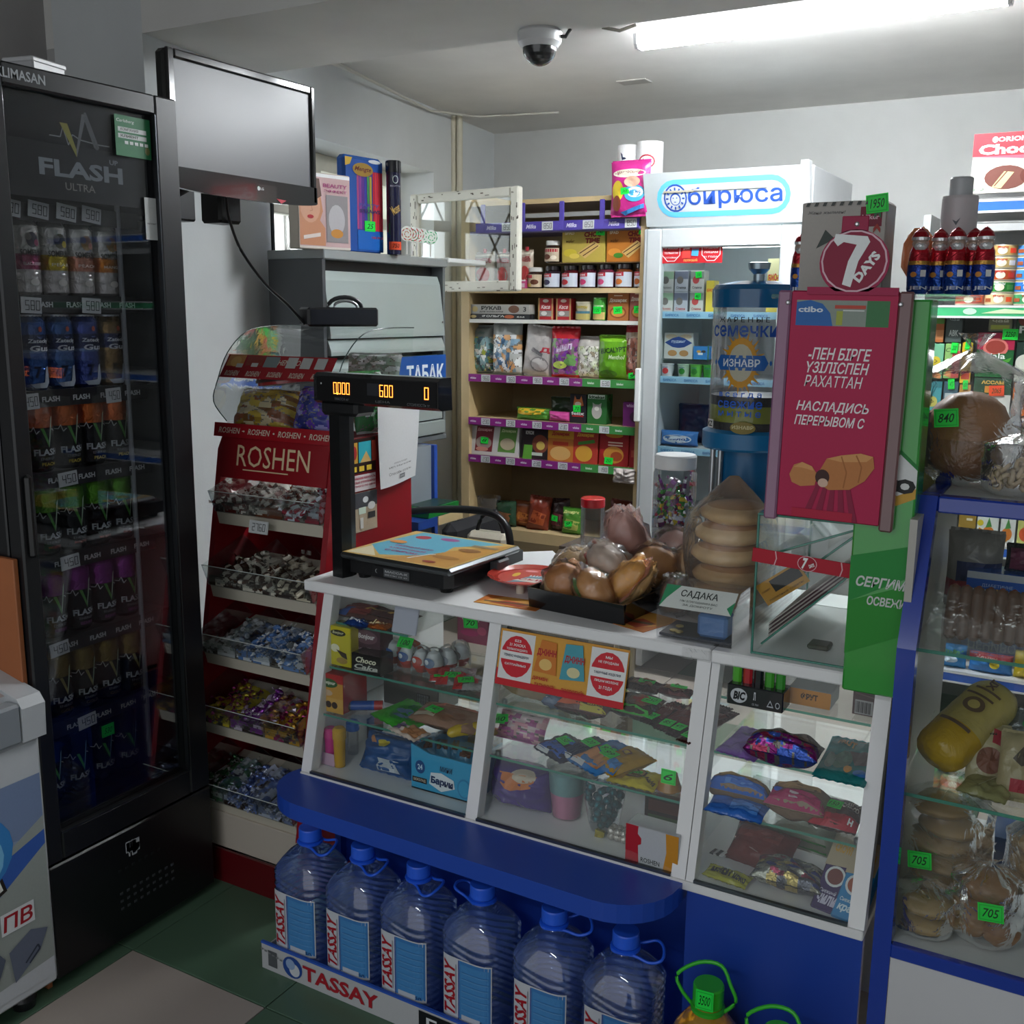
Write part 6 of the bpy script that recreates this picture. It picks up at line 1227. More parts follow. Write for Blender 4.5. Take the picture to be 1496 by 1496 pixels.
flatpack('gum_bag', 'teal sour gum packet lettered FRUT on the right of the upper right shelf', 'packet', (1184, 1264, 1084, 1146), S2, '#1f7f80', [('t', .36, .84, .36, .14, 'FRUT', '#c9a06a', .05, 0), ('e', .42, .4, .2, .2, '#5d7a6a'), ('e', .2, .35, .1, .16, '#7a8a80'), ('p', [(.5, .6), (.9, .7), (.95, .4), (.7, .3)], '#6a5a5a'), ('e', .85, .16, .14, .08, '#3a7ac0'), ('e', .6, .2, .08, .06, '#c9904a')], th=.014)
flatpack('bread_pack', 'blue bread pack with clear window at the left of the lower right shelf', 'packet', (1028, 1122, 1128, 1182), S3, '#8a7058', [('r', 0, 0, 1, .36, '#2560b8'), ('e', .5, .66, .36, .24, '#a58858'), ('r', .3, .06, .8, .2, '#4a7fc8')], th=.06, mat='bag')
flatpack('bread_pack', 'second blue bread pack lying flat in front, lower shelf of the right bay', 'packet', (1026, 1112, 1176, 1200), S3, '#2a68c0', [('r', .4, .2, .9, .7, '#4a85d0')], th=.02, mat='bag', L=.06)
flatpack('croissant_pack', 'clear croissant pack with magenta front in the middle of the lower right shelf', 'packet', (1112, 1202, 1138, 1206), S3, '#8a6f5a', [('r', 0, 0, 1, .34, '#a51f5a'), ('e', .5, .62, .38, .24, '#b08a60'), ('e', .18, .36, .08, .08, '#3a5ac0'), ('r', .4, .1, .55, .25, '#c9b0ba')], th=.06, mat='bag')
flatpack('wafer_packet', 'red and brown wafer packet tagged 1150 on the lower right shelf', 'packet', (1178, 1250, 1165, 1222), S3, '#4a2c2a', [('r', 0, 0, 1, .34, '#b01f33'), ('t', .75, .62, .36, .14, 'CHOCO', '#d9c9c0', .03, 0), ('t', .75, .76, .36, .1, 'MINI', '#c9b9b0', .02, 0), ('e', .3, .35, .2, .14, '#6a4530'), ('t', .85, .15, .12, .12, 'H', '#e3e3e3', .05, .2)], th=.03, mat='bag', tagtxt='1150', tagpos=(.35, .6))
pouch('clear_bag', 'clear bag with a green strip standing among the goods on the right bay floor', 'bag', (Pz(1140, 1262, BF).x, Pz(1140, 1262, BF).y+.05, BF+.02), .20, .11, .05, '#8a9078', [('r', 0, .0, .9, .16, '#2f8a2f'), ('r', .1, .5, .9, .9, '#8f9880')], rot=(-.45, 0, -.12), mat='bag')
pouch('tomato_bag', 'red sauce bag lying at the left of the right bay floor', 'bag', (Pz(1098, 1275, BF).x, Pz(1098, 1275, BF).y+.02, BF+.004), .13, .08, .05, '#6a2420', [('l', [(.05, .5), (.5, .25), (.95, .2)], .03, '#c9a5a0'), ('r', .1, .55, .8, .9, '#7a2f2a')], rot=(-.9, 0, -.15), mat='bag')
flatpack('noodle_strip', 'yellow snack strip with black writing at the very front left of the right bay', 'packet', (1022, 1090, 1262, 1292), BF, '#a8a51f', [('t', .35, .5, .45, .4, 'МИВИ', '#1f1f10', .05, 0), ('t', .8, .4, .3, .35, 'КОКО', '#1f1f10', .05, 0)], th=.012, rz=-.12, L=.04)
for k in range(4): MB().box(-.004, .004, 0, .022, 0, .002, '#101010' if k % 2 == 0 else '#d0d0d0', 'print').build('barcode_strip', loc=(Pz(1036+5*k, 1262, BF).x, Pz(1036, 1262, BF).y+.01, BF+.016), rot=(0, 0, -.2), label='black and white striped paper bit behind the yellow snack strip, %s' % ['first', 'second', 'third', 'fourth'][k], cat='paper', group='striped paper bits')
flatpack('sweets_bag', 'clear bag of blue and gold wrapped sweets at the front of the right bay floor', 'bag', (1092, 1198, 1246, 1310), BF, '#4a4a5a', cells=vor(['#2a3a8a', '#5d5f6a', '#8a8a80', '#3a3f4a', '#b5a060', '#8a2f4a', '#6f6a5a', '#a5a59a']), th=.05, mat='foil', nu=34, nv=38)
for k, (u0, u1, vt, vb, c, w1, wc, lb) in enumerate([(1170, 1224, 1252, 1334, '#3a2560', 'чили', '#c9c3d9', 'purple seafood snack box lettered чили'), (1208, 1246, 1278, 1348, '#1f86c0', 'краб', '#d0e3ee', 'light blue seafood snack box lettered краб')]):
    x, y, z, w_, h = dims(u0, u1, vt, vb, z=BF)
    t = thing('snack_box', lb+' leaning back on the right bay floor', 'box', (x+.004, y+.006, BF+.002), (-.75, 0, -.22))
    h = .15; w_ = .052
    MB().box(-w_/2, w_/2, 0, .03, 0, h, c, 'gloss', .003).build('box_body', t)
    q = MB(); draw(q, [('p', [(0, .55), (0, 1), (1, 1), (1, .6)], '#b5a58a'), ('t', .5, .78, .32, .5, 'WOW!', '#c9a53a', .05, 0, PI/2) if 0 else ('t', .5, .80, .7, .12, 'CROWN', '#c99a3a', .05, 0), ('e', .5, .44, .36, .13, '#d9dcdc'), ('e', .5, .44, .28, .10, '#a8553a' if k else '#7a3f3a'), ('t', .5, .14, .7, .12, w1, wc, .04, .2), ('t', .45, .24, .6, .05, 'Снежный', wc, .02, .2)], w_, h, flat(0)); q.build('front_print', t)
# ================================================================== water bottles, tray and oil
def bottle5(loc, rz, lb, k):
    t = thing('water_bottle', lb, 'bottle', loc, (0, 0, rz), 'five litre water bottles')
    prof = [(.055, .0), (.068, .006), (.072, .02)]
    n = 53
    for i in range(n):
        z = .025+.205*i/(n-1)
        prof.append((.0715+.0026*math.cos(i*2*PI/4), z))
    prof += [(.073, .232), (.069, .248), (.060, .266), (.045, .284), (.028, .296), (.024, .300), (.024, .312)]
    q = MB(); N_ = 44
    def f(a, b):
        i = b*(len(prof)-1); j = min(int(i), len(prof)-2); fr_ = i-j
        r = prof[j][0]*(1-fr_)+prof[j+1][0]*fr_; z = prof[j][1]*(1-fr_)+prof[j+1][1]*fr_
        t_ = 2*PI*a; e = 4.0 if z < .24 else max(2.0, 4.0-(z-.24)*34)
        kk = 1/((abs(math.cos(t_))**e+abs(math.sin(t_))**e)**(1/e))
        wz = z+(.013*math.sin(2*t_+.6))*max(0, min(1, (z-.14)*12))*max(0, min(1, (.26-z)*20))
        return (r*kk*math.cos(t_), r*kk*math.sin(t_)*.97, wz)
    q.grid(f, N_, len(prof)-1, mat='pet_blue'); q.build('bottle_body', t)
    MB().lathe([(.0245, .300), (.030, .302), (.030, .307), (.026, .309)], 24, '#1f5ae0', 'plastic').build('neck_ring', t)
    MB().lathe([(.0265, .311), (.0272, .314), (.0268, .336), (.0255, .339), (.0001, .339)], 28, '#2a63e6', 'plastic').build('bottle_cap', t)
    hp_ = [Vector((-.028, .0, .303)), Vector((-.02, -.02, .302)), Vector((.02, -.022, .300)), Vector((.05, -.03, .295)), Vector((.074, -.028, .303)), Vector((.075, .0, .312)), Vector((.06, .022, .312)), Vector((.03, .02, .304)), Vector((0, .028, .303))]
    MB().tube(smooth(hp_, 4), .0032, 7, '#2a63e6', 'plastic', closed=False).build('carry_handle', t, rot=(0, 0, [0, -.2, -.3, PI-.2, .5, .3][k % 6]))
    lbm = MB(); W, H = .112, .145
    def lm(x, z, l):
        # wraps round the rounded square front left corner
        s_ = x; t_ = -PI/2 + s_/.078+.06; e = 4.0
        kk = 1/((abs(math.cos(t_))**e+abs(math.sin(t_))**e)**(1/e)); r = .0752+EPS*l
        return (r*kk*math.cos(t_), r*kk*math.sin(t_)*.97, .052+z)
    draw(lbm, [('r', 0, 0, 1, 1, '#c3c6cc'), ('r', .36, .04, .98, .98, '#3c78b4'), ('r', .39, .07, .95, .93, '#4585bd'), ('r', .41, .04, .80, .12, '#b9c0c8'), ('t', .85, .08, .1, .05, '5л', '#16305d', .02, 0), ('t', .15, .5, 1.12, 0, 'TASSAY', '#a01624', .03, .25, PI/2), ('r', .28, .1, .30, .9, '#8a8f98'), ('r', .34, .02, .36, .98, '#2a4f9a')]+[('r', .41, .2+.1*i, .93, .215+.1*i, '#5a94c8') for i in range(7)], W, H, lm, step=16)
    lbm.build('bottle_label', t)
    return t
for k, x in enumerate((-1.535, -1.378, -1.222, -1.056, -.882, -.722)):
    bottle5((x, 1.755-.002*k, .012), -.02, 'large blue five litre water bottle in the row under the ledge, %s' % ['leftmost', 'second from the left', 'third from the left', 'fourth from the left', 'fifth from the left', 'rightmost by the oil'][k], k)
tr = thing('bottle_tray', 'long low white cardboard tray lettered TASSAY under the row of water bottles', 'tray', (-1.125, 1.665, 0), (0, 0, math.radians(-.8)))
MB().box(-.50, .50, 0, .004, 0, .068, '#b5b6b8', 'print', .001).build('front_wall', tr); MB().box(-.50, .50, .004, .172, 0, .010, '#2a56b0', 'print').build('tray_floor', tr)
MB().box(-.50, -.496, .004, .172, .0, .05, '#b5b6b8', 'print').build('side_wall', tr); MB().box(-.50, .50, -.001, .006, .066, .071, '#2f5ab8', 'print').build('blue_rim', tr)
q = MB(); draw(q, [('r', .022, .2, .05, .8, '#55585c'), ('e', .098, .5, .030, .40, '#27488f'), ('e', .104, .42, .016, .24, '#c9ccd0'), ('e', .092, .60, .014, .2, '#8fa5c8'), ('t', .24, .5, .22, .55, 'TASSAY', '#a3202c', .03, 0), ('r', .46, .1, .60, .9, '#17191d'), ('t', .53, .5, .1, .5, 'ГАЗ', '#d0d3d5', .02, 0), ('t', .80, .5, .22, .55, 'TASSAY', '#a3202c', .03, 0)]+[('r', .0+.012*i, .74-.03*i, .008+.012*i, .80-.03*i, '#77787a') for i in range(6)], 1.0, .068, flat(-.0002)); q.build('front_print', tr)
def oil(loc, lb, rz, tagged=True):
    t = thing('oil_bottle', lb, 'bottle', loc, (0, 0, rz), 'sunflower oil bottles')
    MB().lathe([(.06, 0), (.076, .01), (.080, .06), (.080, .16), (.074, .20), (.058, .235), (.036, .262), (.026, .27), (.026, .285)], 36, '#c98a10', 'oil').build('bottle_body', t)
    MB().lathe([(.027, .268), (.031, .270), (.031, .276), (.027, .278)], 24, '#2fa52a', 'plastic').build('neck_ring', t)
    MB().lathe([(.027, .28), (.028, .283), (.028, .312), (.026, .315), (.0001, .315)], 28, '#2fae2a', 'plastic').build('bottle_cap', t)
    MB().tube(smooth([Vector((-.03, 0, .272)), Vector((-.05, -.004, .295)), Vector((-.058, 0, .318)), Vector((-.02, .005, .345)), Vector((.02, .006, .348)), Vector((.04, .0, .32)), Vector((.05, .0, .295)), Vector((.03, 0, .272))], 4), .0034, 7, '#36b52e', 'plastic').build('carry_handle', t)
    sticker(t, (0, -.031, .302), '3500', .032, .034); t.scale = (1, 1, 1.13)
oil((Py(1036, 1430, 1.66).x, 1.66, .0), 'yellow sunflower oil bottle with green cap and a price sticker below the blue panel', .1)
oil((Py(1140, 1490, 1.60).x, 1.60, .0), 'second sunflower oil bottle with green cap, cut off by the bottom edge', -.1)
t = thing('water_bottle', 'spare capped water bottle in front of the oil at the bottom edge', 'bottle', (-.66, 1.47, 0))
MB().lathe([(.055, 0), (.07, .01), (.072, .2), (.06, .235), (.03, .262), (.024, .268), (.024, .276)], 30, mat='pet_blue').build('bottle_body', t)
MB().lathe([(.0265, .268), (.0268, .30), (.0001, .302)], 24, '#3a78e6', 'plastic').build('bottle_cap', t)
# ================================================================== blue-framed showcase (right)
SX0, SX1 = -.262, .62
BL = '#16379c'
sh_ = thing('glass_showcase', 'glass showcase with blue metal frame at the right edge, filled with bread and packets', 'showcase', (0, 0, 0))
prf = [(1.75, 0), (1.75, 1.01), (1.862, 1.246)]
def post(x0, x1, off=0):
    q = MB(); q.prism([(1.75, 0), (1.75, 1.01), (1.858, 1.25), (1.888, 1.25), (1.78, 1.005), (1.78, 0)], x0, x1, 'x', BL, 'gloss'); return q
post(SX0, SX0+.030).build('blue_post', sh_); post(SX1, SX1+.030).build('blue_post', sh_)
MB().box(SX0+.030, SX1, 1.856, 1.886, 1.222, 1.25, BL, 'gloss', .003).build('blue_rail', sh_)
MB().box(SX0+.030, SX1, 1.748, 1.765, .455, .48, BL, 'gloss', .002).build('blue_rail', sh_)
MB().box(SX0, SX0+.03, 1.888, 2.36, 1.222, 1.25, BL, 'gloss', .003).build('blue_rail', sh_)
MB().box(SX0+.031, SX1, 1.888, 2.36, 1.228, 1.246, '#b9bcbc', 'laminate').build('top_board', sh_)
MB().box(SX0+.030, SX1, 1.765, 2.33, .462, .478, '#cfd0d2', 'laminate').build('bottom_board', sh_)
MB().box(SX0+.031, SX1, 1.752, 1.764, .02, .455, '#c9c9cc', 'laminate').build('lower_panel', sh_)
MB().box(SX0+.0, SX0+.012, 1.782, 2.33, .48, 1.22, '#b0aca4', 'laminate').build('side_panel', sh_)
MB().prism([(1.755, .48), (1.755, 1.008), (1.862, 1.225), (1.865, 1.222), (1.759, 1.005), (1.759, .48)], SX0+.031, SX1, 'x', '#fff', 'glass').build('front_glass', sh_)
for z, d0 in ((1.0, 1.80), (.745, 1.79)):
    q = MB(); q.box(SX0+.014, SX1, d0, 2.22, z-.006, z, '#fff', 'glass'); s_ = q.build('glass_shelf', sh_)
    MB().box(SX0+.014, SX1, d0-.0008, d0, z-.006, z, '#fff', 'glass_edge').build('shelf_edge', s_)
q = MB(); q.box(-.30, -.272, 1.80, 2.30, .0, .9, '#c3c5c8', 'laminate') if 0 else None
# goods in the showcase
def breadbag(nm_, lb, loc, w, h, d, loaf, film='film', tagtxt=None, tp=(0, -.05, .1), knot=True, buns=()):
    t = thing(nm_, lb, 'bag of bread', loc)
    for (bx, by, bz, rx, ry, rz, c1, c2) in buns:
        q = MB(); q.ball((bx, by, bz), rx, ry, rz, 22, 12, mat='bread', nz=.07, seed=bx*70+bz*31, col=lambda i: c1 if (i//22) > 5 else c2); q.build('bread', t)
    sd = random.random()*20
    def f(a, b):
        t_ = 2*PI*a; s = 1-.93*max(0, (b-.74)/.16) if b < .9 else .07+.28*(b-.9)/.1
        if b < .12: s *= .55+.45*math.sqrt(b/.12)
        k = 1+.10*noise.noise(Vector((math.cos(t_)*1.8+sd, math.sin(t_)*1.8, b*5)))+(.05*math.sin(t_*11) if b > .68 else .012*math.sin(t_*7+b*9))
        return (w/2*s*k*math.cos(t_), d/2*s*k*math.sin(t_), h*b*(1 if b < .9 else 1.0))
    q = MB(); q.grid(f, 44, 30, mat=film); q.build('clear_bag', t)
    if tagtxt: sticker(t, tp, tagtxt, .040, .032, '#25e04a', -.1)
    return t
p = Py(1425, 725, 2.05)
breadbag('bread_bag', 'big brown round loaf in a knotted clear bag tagged 840 on the showcase', (-.215, 2.05, 1.247), .175, .27, .16, None, 'film', '840', (-.028, -.088, .125), buns=[(0, 0, .085, .080, .074, .082, '#8f5f30', '#7d5228')])
breadbag('bread_bag', 'second dark loaf in a clear bag behind the big bagged loaf, at the right edge', (-.085, 2.16, 1.247), .14, .24, .14, None, 'film', buns=[(0, 0, .07, .06, .06, .065, '#5f4020', '#4f361c')])
breadbag('ring_bag', 'clear bag of small pale dry rings in front of the loaves on the showcase', (-.115, 1.955, 1.247), .13, .12, .10, None, 'film', buns=())
rm = MB(); rm.tube([(.009*math.cos(a), .009*math.sin(a), 0) for a in [2*PI*i/10 for i in range(10)]], .0042, 6, '#b5a284', 'bread', closed=True); rmm = rm.mesh('dry_ring')
rb_ = [o for o in bpy.data.objects if o.name.startswith('ring_bag')][0]
for k in range(46):
    o = bpy.data.objects.new('dry_ring', rmm); COL.objects.link(o); o.parent = rb_
    a = random.random()*6.28; r = math.sqrt(random.random()); o.location = (.050*r*math.cos(a), .038*r*math.sin(a), .012+.05*random.random()*(1-.5*r)); o.rotation_euler = (random.random()*3, random.random()*3, 0)
breadbag('bread_bag', 'dull yellow wrapped loaf standing between the green stand and the big bag', (-.318, 2.12, CT), .10, .50, .07, None, 'film', buns=[(0, 0, .36, .040, .028, .10, '#8a7a4a', '#7d6c40')]) if 0 else None
pouch('noodle_packet', 'pale yellow clear packet standing behind the green gum stand beside the bagged loaf', 'packet', (-.292, 2.05, 1.20), .11, .17, .05, '#a89a6a', [('r', .35, .3, .6, .8, '#b5a050'), ('l', [(.3, .3), (.62, .85)], .01, '#c9b96a')], rot=(-.05, .05, 0), mat='bag')
MB().box(-.008, .008, 0, .30, 0, .245, '#b5bcc0', 'laminate').build('acrylic_screen', loc=(-.271, 1.87, CT+.0005), label='narrow whitish screen standing on the counter end beside the blue post', cat='screen')
carton('cookie_box', 'blue diabetic cookie box lettered ПЕЧИВО on the top glass shelf of the showcase', 'box', (1408, 1500, 838, 888), [('r', 0, .0, 1, .80, '#1f56b0'), ('r', 0, .80, 1, 1, '#b9bcc4'), ('t', .50, .62, .5, .11, 'ДІАБЕТИЧНЕ', '#a9bce0', .01, 0), ('t', .5, .36, .78, .30, 'ПЕЧИВО', '#dfe6f2', .02, 0), ('e', .5, .5, .03, .05, '#c9a060'), ('r', .0, .0, .5, .12, '#3f86d0')], y=2.06, d=.07, col='#2a60b8')
for k in range(7):
    p = Pz(1384+17.5*k, 938+2.2*k, 1.001)
    t = thing('sausage_roll', 'brown pastry roll in the clear pack on the top shelf, %s' % ['leftmost', 'second', 'third', 'fourth', 'fifth', 'sixth', 'rightmost'][k], 'pastry', (p.x, p.y+.02, 1.002), (-.32, 0, 0), 'pastry rolls in the showcase')
    MB().lathe([(.004, 0), (.011, .006), (.0122, .03), (.0118, .08), (.008, .092), (.001, .094)], 14, '#5d3a22', 'bread').build('pastry_crust', t)
    MB().lathe([(.006, .088), (.004, .0945), (.0005, .096)], 10, '#7a2f22', 'food').build('sausage_end', t)
t = thing('roll_wrapper', 'clear crinkled wrapper stretched over the row of brown pastry rolls', 'wrapper', (-.15, 1.80, 1.002))
MB().grid(lambda a, b: (-.075+.20*a, .005+.035*b-.012*math.sin(b*3.1), .002+.1*b+.002*math.sin(a*30)), 24, 8, mat='film').build('clear_film', t)
pouch('bread_pack', 'white and red packet with blue corner at the left of the showcase top shelf', 'packet', (-.190, 2.12, 1.002), .10, .145, .05, '#8f8a86', [('r', .2, .35, 1, .62, '#2a3560'), ('r', .0, .12, .95, .36, '#8d1f35'), ('t', .5, .24, .6, .09, 'С мёдом', '#d9c9c9', .02, .2), ('e', .3, .1, .2, .06, '#c9a070')], mat='bag')
pouch('black_packet', 'black and pink packet lying on the blue cookie box in the showcase', 'packet', (-.095, 2.10, 1.085), .085, .05, .04, '#23292c', [('r', .1, .1, .4, .9, '#6a2f4a'), ('r', .5, .6, .9, .8, '#5d6a6a')], mat='bag')
for k, (u0, u1, v0, v1, c, lb) in enumerate([(1372, 1412, 947, 985, '#2a80c8', 'light blue sweet packet'), (1408, 1478, 950, 992, '#2a70c0', 'blue and red sweet packet'), (1474, 1500, 968, 1002, '#c9b020', 'yellow sweet packet')]):
    pass
# yellow roll loaf bag etc. on the second glass shelf
yl = thing('toast_loaf', 'plump golden yellow wrapped roll loaf with brown print on the middle showcase shelf', 'bread', (-.160, 1.935, .746+.085), (0, -.5, math.radians(58)))
q = MB(); q.move(Matrix.Identity(4))
def lf(a, b):
    t_ = 2*PI*a; x = (b-.5)*.20; e = max(0, 1-abs(2*b-1)**7); r = .046*(e**.4)*(1+.05*noise.noise(Vector((math.cos(t_)*2, math.sin(t_)*2, b*6))))
    return (x, r*1.05*math.cos(t_), r*math.sin(t_)*.92)
q.grid(lf, 28, 22, mat='bag', cellcol=lambda a, b: '#b58f10' if b < .38 else '#a89550'); q.build('wrapped_loaf', yl)
q = MB()
def lm2(x, z, l):
    t_ = PI/2+z/.05; r = .0505+EPS*l; return (x+.02, r*1.05*math.cos(t_+0), r*math.sin(t_)*.95)
draw(q, [('r', .0, .08, .06, .9, '#5d4530'), ('e', .45, .5, .14, .26, '#5d4530'), ('e', .45, .5, .08, .14, '#a89550'), ('r', .62, .1, .66, .8, '#5d4530'), ('r', .75, .2, .79, .85, '#5d4530'), ('t', .9, .5, .2, .2, 'XL', '#5d4530', .04, 0)], .12, .07, lambda x, z, l: lm2(x, z-.02, l), step=14); q.build('brown_print', yl)
pouch('meat_packet', 'beige packet with red label and sausage picture left of centre on the middle showcase shelf', 'packet', (-.115, 1.88, .748), .075, .105, .035, '#a89c78', [('p', [(.55, .7), (.95, .6), (.95, .85), (.6, .95)], '#a52a3a'), ('e', .5, .4, .3, .22, '#7a4a3a'), ('t', .4, .85, .5, .06, 'Домашний', '#3a3028', .01, 0)], rot=(-.5, 0, .2))
pouch('meat_packet', 'beige packet with red seal at the right end of the middle showcase shelf', 'packet', (-.065, 1.85, .748), .075, .11, .04, '#a39570', [('r', .3, .1, .75, .3, '#a52a3a'), ('p', [(.3, .6), (.5, .8), (.8, .6), (.5, .5)], '#4a4034')], rot=(-.4, 0, 0))
pouch('silver_packet', 'crumpled silver clear packet behind the beige packets on the middle showcase shelf', 'packet', (-.075, 1.97, .748), .11, .11, .05, '#8f9296', [('e', .7, .8, .2, .1, '#2f8a4a')], rot=(-.3, 0, 0), mat='foil')
flatpack('cling_packet', 'flat clear olive packet at the front edge of the middle showcase shelf', 'packet', (1392, 1470, 1130, 1172), .745, '#8f8a5a', [('l', [(.4, .2), (.6, .9)], .03, '#b9b58a')], th=.02, mat='film' if 0 else 'bag', rz=-.2)
# bottom level: bagged round breads
breadbag('bread_bag', 'knotted clear bag of flat breads tagged 705 at the left of the showcase floor', (-.180, 1.93, .480), .165, .27, .14, None, 'film_white', '705', (-.03, -.078, .115), buns=[((-.012, .008)[k % 2], .005*k, .055+.032*k, .066-.003*k, .058-.003*k, .02, '#a88250', '#967242') for k in range(5)])
breadbag('bread_bag', 'low clear bag with two fried flat breads at the front left of the showcase floor', (-.190, 1.82, .480), .10, .11, .09, None, 'film', buns=[(0, 0, .02, .046, .04, .017, '#a5875a', '#9a7a4c'), (.003, .002, .052, .045, .039, .017, '#a8895c', '#9a7a4c')])
breadbag('bread_bag', 'clear bag of round brown rolls with a tilted price tag, right of the showcase floor', (-.095, 1.85, .480), .12, .16, .11, None, 'film', '705', (.01, -.062, .085), buns=[(-.02, 0, .04, .04, .038, .036, '#8a5f3a', '#94683e'), (.025, -.012, .035, .034, .032, .032, '#825636', '#8d6240'), (0, .01, .095, .045, .04, .03, '#8f6640', '#8a6038')])
breadbag('bread_bag', 'tall clear bag of pale breads at the far right of the showcase floor', (-.030, 1.93, .480), .10, .24, .10, None, 'film', buns=[(0, 0, .04+.04*k, .04, .04, .02, '#a08058', '#93734c') for k in range(4)])
carton('dark_blue_box', 'dark blue box with white star behind the bagged breads in the showcase', 'box', (1428, 1500, 1225, 1298), [('p', [(.05, .75), (.12, .82), (.10, .95), (.2, .86), (.3, .9), (.24, .8), (.3, .7), (.18, .74)], '#d9dce0'), ('r', 0, 0, 1, .28, '#1a2a4a'), ('t', .3, .14, .4, .12, 'ФИТНЕС', '#b9c0cc', .02, 0)], y=2.10, d=.10, col='#35486e')
# ================================================================== wall shelving far right
WBEFORE = set(o.name for o in COL.objects)
wu = thing('wall_shelving', 'grey shelving unit with blue and green shelf rails behind the counter on the right', 'shelving', (0, 0, 0))
WX0, WX1, WY = -.515, 1.1, 3.3
MB().box(WX0, WX0+.02, WY, WY+.40, .2797, 1.83, '#9a9c9c', 'laminate').build('side_panel', wu)
MB().box(WX0+.02, WX1, WY+.38, WY+.40, .2797, 1.83, '#8f908e', 'laminate').build('back_panel', wu)
SHV = [(1.865, '#2a62c4', -.445), (1.575, '#3fae72', WX0), (1.258, '#2a62c4', WX0), (.886, '#2a62c4', WX0), (.487, '#2a56b4', WX0)]
for z, c, xa in SHV:
    MB().box(xa+.0, WX1, WY-.0, WY+.37, z-.03, z, '#c9cbcb', 'laminate').build('shelf_board', wu)
    q = MB(); q.box(xa, WX1, WY-.006, WY-.0005, z-.032, z-.004, c, 'gloss'); q.box(xa, WX1, WY-.007, WY-.0055, z-.036, z-.030, '#d5d8da', 'plastic'); q.box(xa, WX1, WY-.007, WY-.0055, z-.006, z, '#d5d8da', 'plastic'); q.build('price_rail', wu)
MB().box(WX0+.14, WX1, WY+.0, WY+.06, 1.78, 1.80, '#a9abab', 'laminate').build('light_cover', wu)
q = MB(); draw(q, [('e', .1, .5, .06, .35, '#b5dcc0'), ('p', [(.2, .3), (.4, .8), (.6, .6), (.8, .3)], '#c5e3b0'), ('e', .7, .5, .08, .3, '#8fd0a0')], .30, .026, lambda x, z, l: (x-.25, WY-.0065-EPS*l, z+1.545)); q.build('rail_print', wu)
carton('cake_box', 'red and white chocolate pie box on the very top shelf at the upper right', 'box', (1415, 1560, 192, 281), [('r', 0, .62, 1, 1, '#c9303a'), ('p', [(0, .62), (1, .62), (1, .5), (.5, .56)], '#d9596a'), ('t', .40, .89, .30, .08, 'ORION', '#f0e9e9', .03, 0), ('e', .22, .89, .03, .05, '#f0e9e9'), ('t', .55, .73, .98, .17, 'Choco·Pie', '#f2ecec', .04, 0), ('e', .36, .26, .22, .20, '#6a4038'), ('p', [(.22, .1), (.34, .36), (.44, .34), (.32, .08)], '#d9c08a'), ('e', .74, .28, .24, .2, '#5d3028'), ('l', [(.25, .12), (.37, .36)], .02, '#6a4038'), ('l', [(.6, .3), (.9, .4)], .015, '#8a5a4a'), ('t', .1, .07, .12, .05, '12', '#7a8a7a', .01, 0), ('t', .82, .5, .2, .07, 'Orig', '#4a3a28', .01, .3)], y=3.28, d=.12, col='#d9d3c4', side='#c0bdb5')
# canned goods: stacks of flat tins
def tins(u, cols_, lb, r=.041, h=.0335, tags={}):
    p = Py(u, 430, 3.37)
    for k, (c, txt, cn) in enumerate(cols_):
        t = thing('food_tin', '%s flat tin, %s of the %s' % (cn, ['bottom one', 'second from below', 'middle one', 'second from top', 'topmost'][k], lb), 'tin', (p.x, 3.37, 1.5755+.0338*k), group='flat tins on the green-railed shelf')
        MB().lathe([(r*.96, 0, '#a9a28a'), (r, .003, '#a9a28a'), (r, .0045, c), (r, h-.004, c), (r, h-.003, '#b0a88a'), (r*.97, h, '#b0a88a')], 28, mat='gloss').build('tin_body', t)
        q = MB(); draw(q, [('e', .5, .5, .13, .3, '#e0d8c0'), ('t', .5, .78, .3, .2, txt, '#b02a2a' if k != 1 else '#e3e3e3', .02, .2), ('r', .70, .3, .88, .7, ['#d9502a', '#3f8a3a', '#c93a2a', '#d9d9d9', '#e0452a'][k]), ('r', .1, .3, .3, .6, '#8a4a2a')], .10, h, cyl(r+.0006), step=14); q.build('tin_print', t)
tins(1418, [('#a85a50', 'Бычки', 'dusty red'), ('#2f8a72', 'МУЖЫК', 'teal'), ('#c9a01f', 'ГЕЛ', 'yellow'), ('#b02f2a', 'КИЛЬКА', 'red'), ('#2f7a35', 'ЕЛ', 'dark green')], 'left tin stack')
tins(1461, [('#c9b084', 'Riga', 'cream'), ('#2f7a35', 'ШПРОТЫ', 'green'), ('#b5502a', 'Riga', 'orange red'), ('#bfa56a', 'Riga', 'pale gold'), ('#c0a060', 'Riga', 'gold')], 'middle tin stack')
tins(1503, [('#3f8a5a', 'Море', 'sea green'), ('#2f6fc0', 'Море', 'blue'), ('#3f86d0', 'Море', 'sky blue'), ('#2f6fc0', 'Море', 'deep blue'), ('#4a90d6', 'Море', 'light blue')], 'right tin stack')
def tea(u0, u1, vt, vb, col, ops, lb, tagt=None, tc='#25e04a', yy=3.33, z=None, tp=(.8, .92)):
    return carton('tea_box', lb, 'box', (u0, u1, vt, vb), ops, y=yy, d=.06, col=col, tagtxt=tagt, tagcol=tc, tagpos=tp, mat='gloss', gap=.0015)
tea(1418, 1474, 552, 606, '#2a4a35', [('r', 0, .0, 1, .55, '#c9ccc4'), ('t', .5, .88, .6, .1, 'АССАМ', '#d9b050', .04, 0), ('r', .3, .6, .75, .78, '#c98a3a'), ('e', .45, .3, .2, .2, '#7f807a'), ('e', .6, .35, .1, .12, '#8f908a')], 'green and white assam tea box with an elephant, lower row of tea boxes', '2065', '#e8502a', tp=(.62, .66))
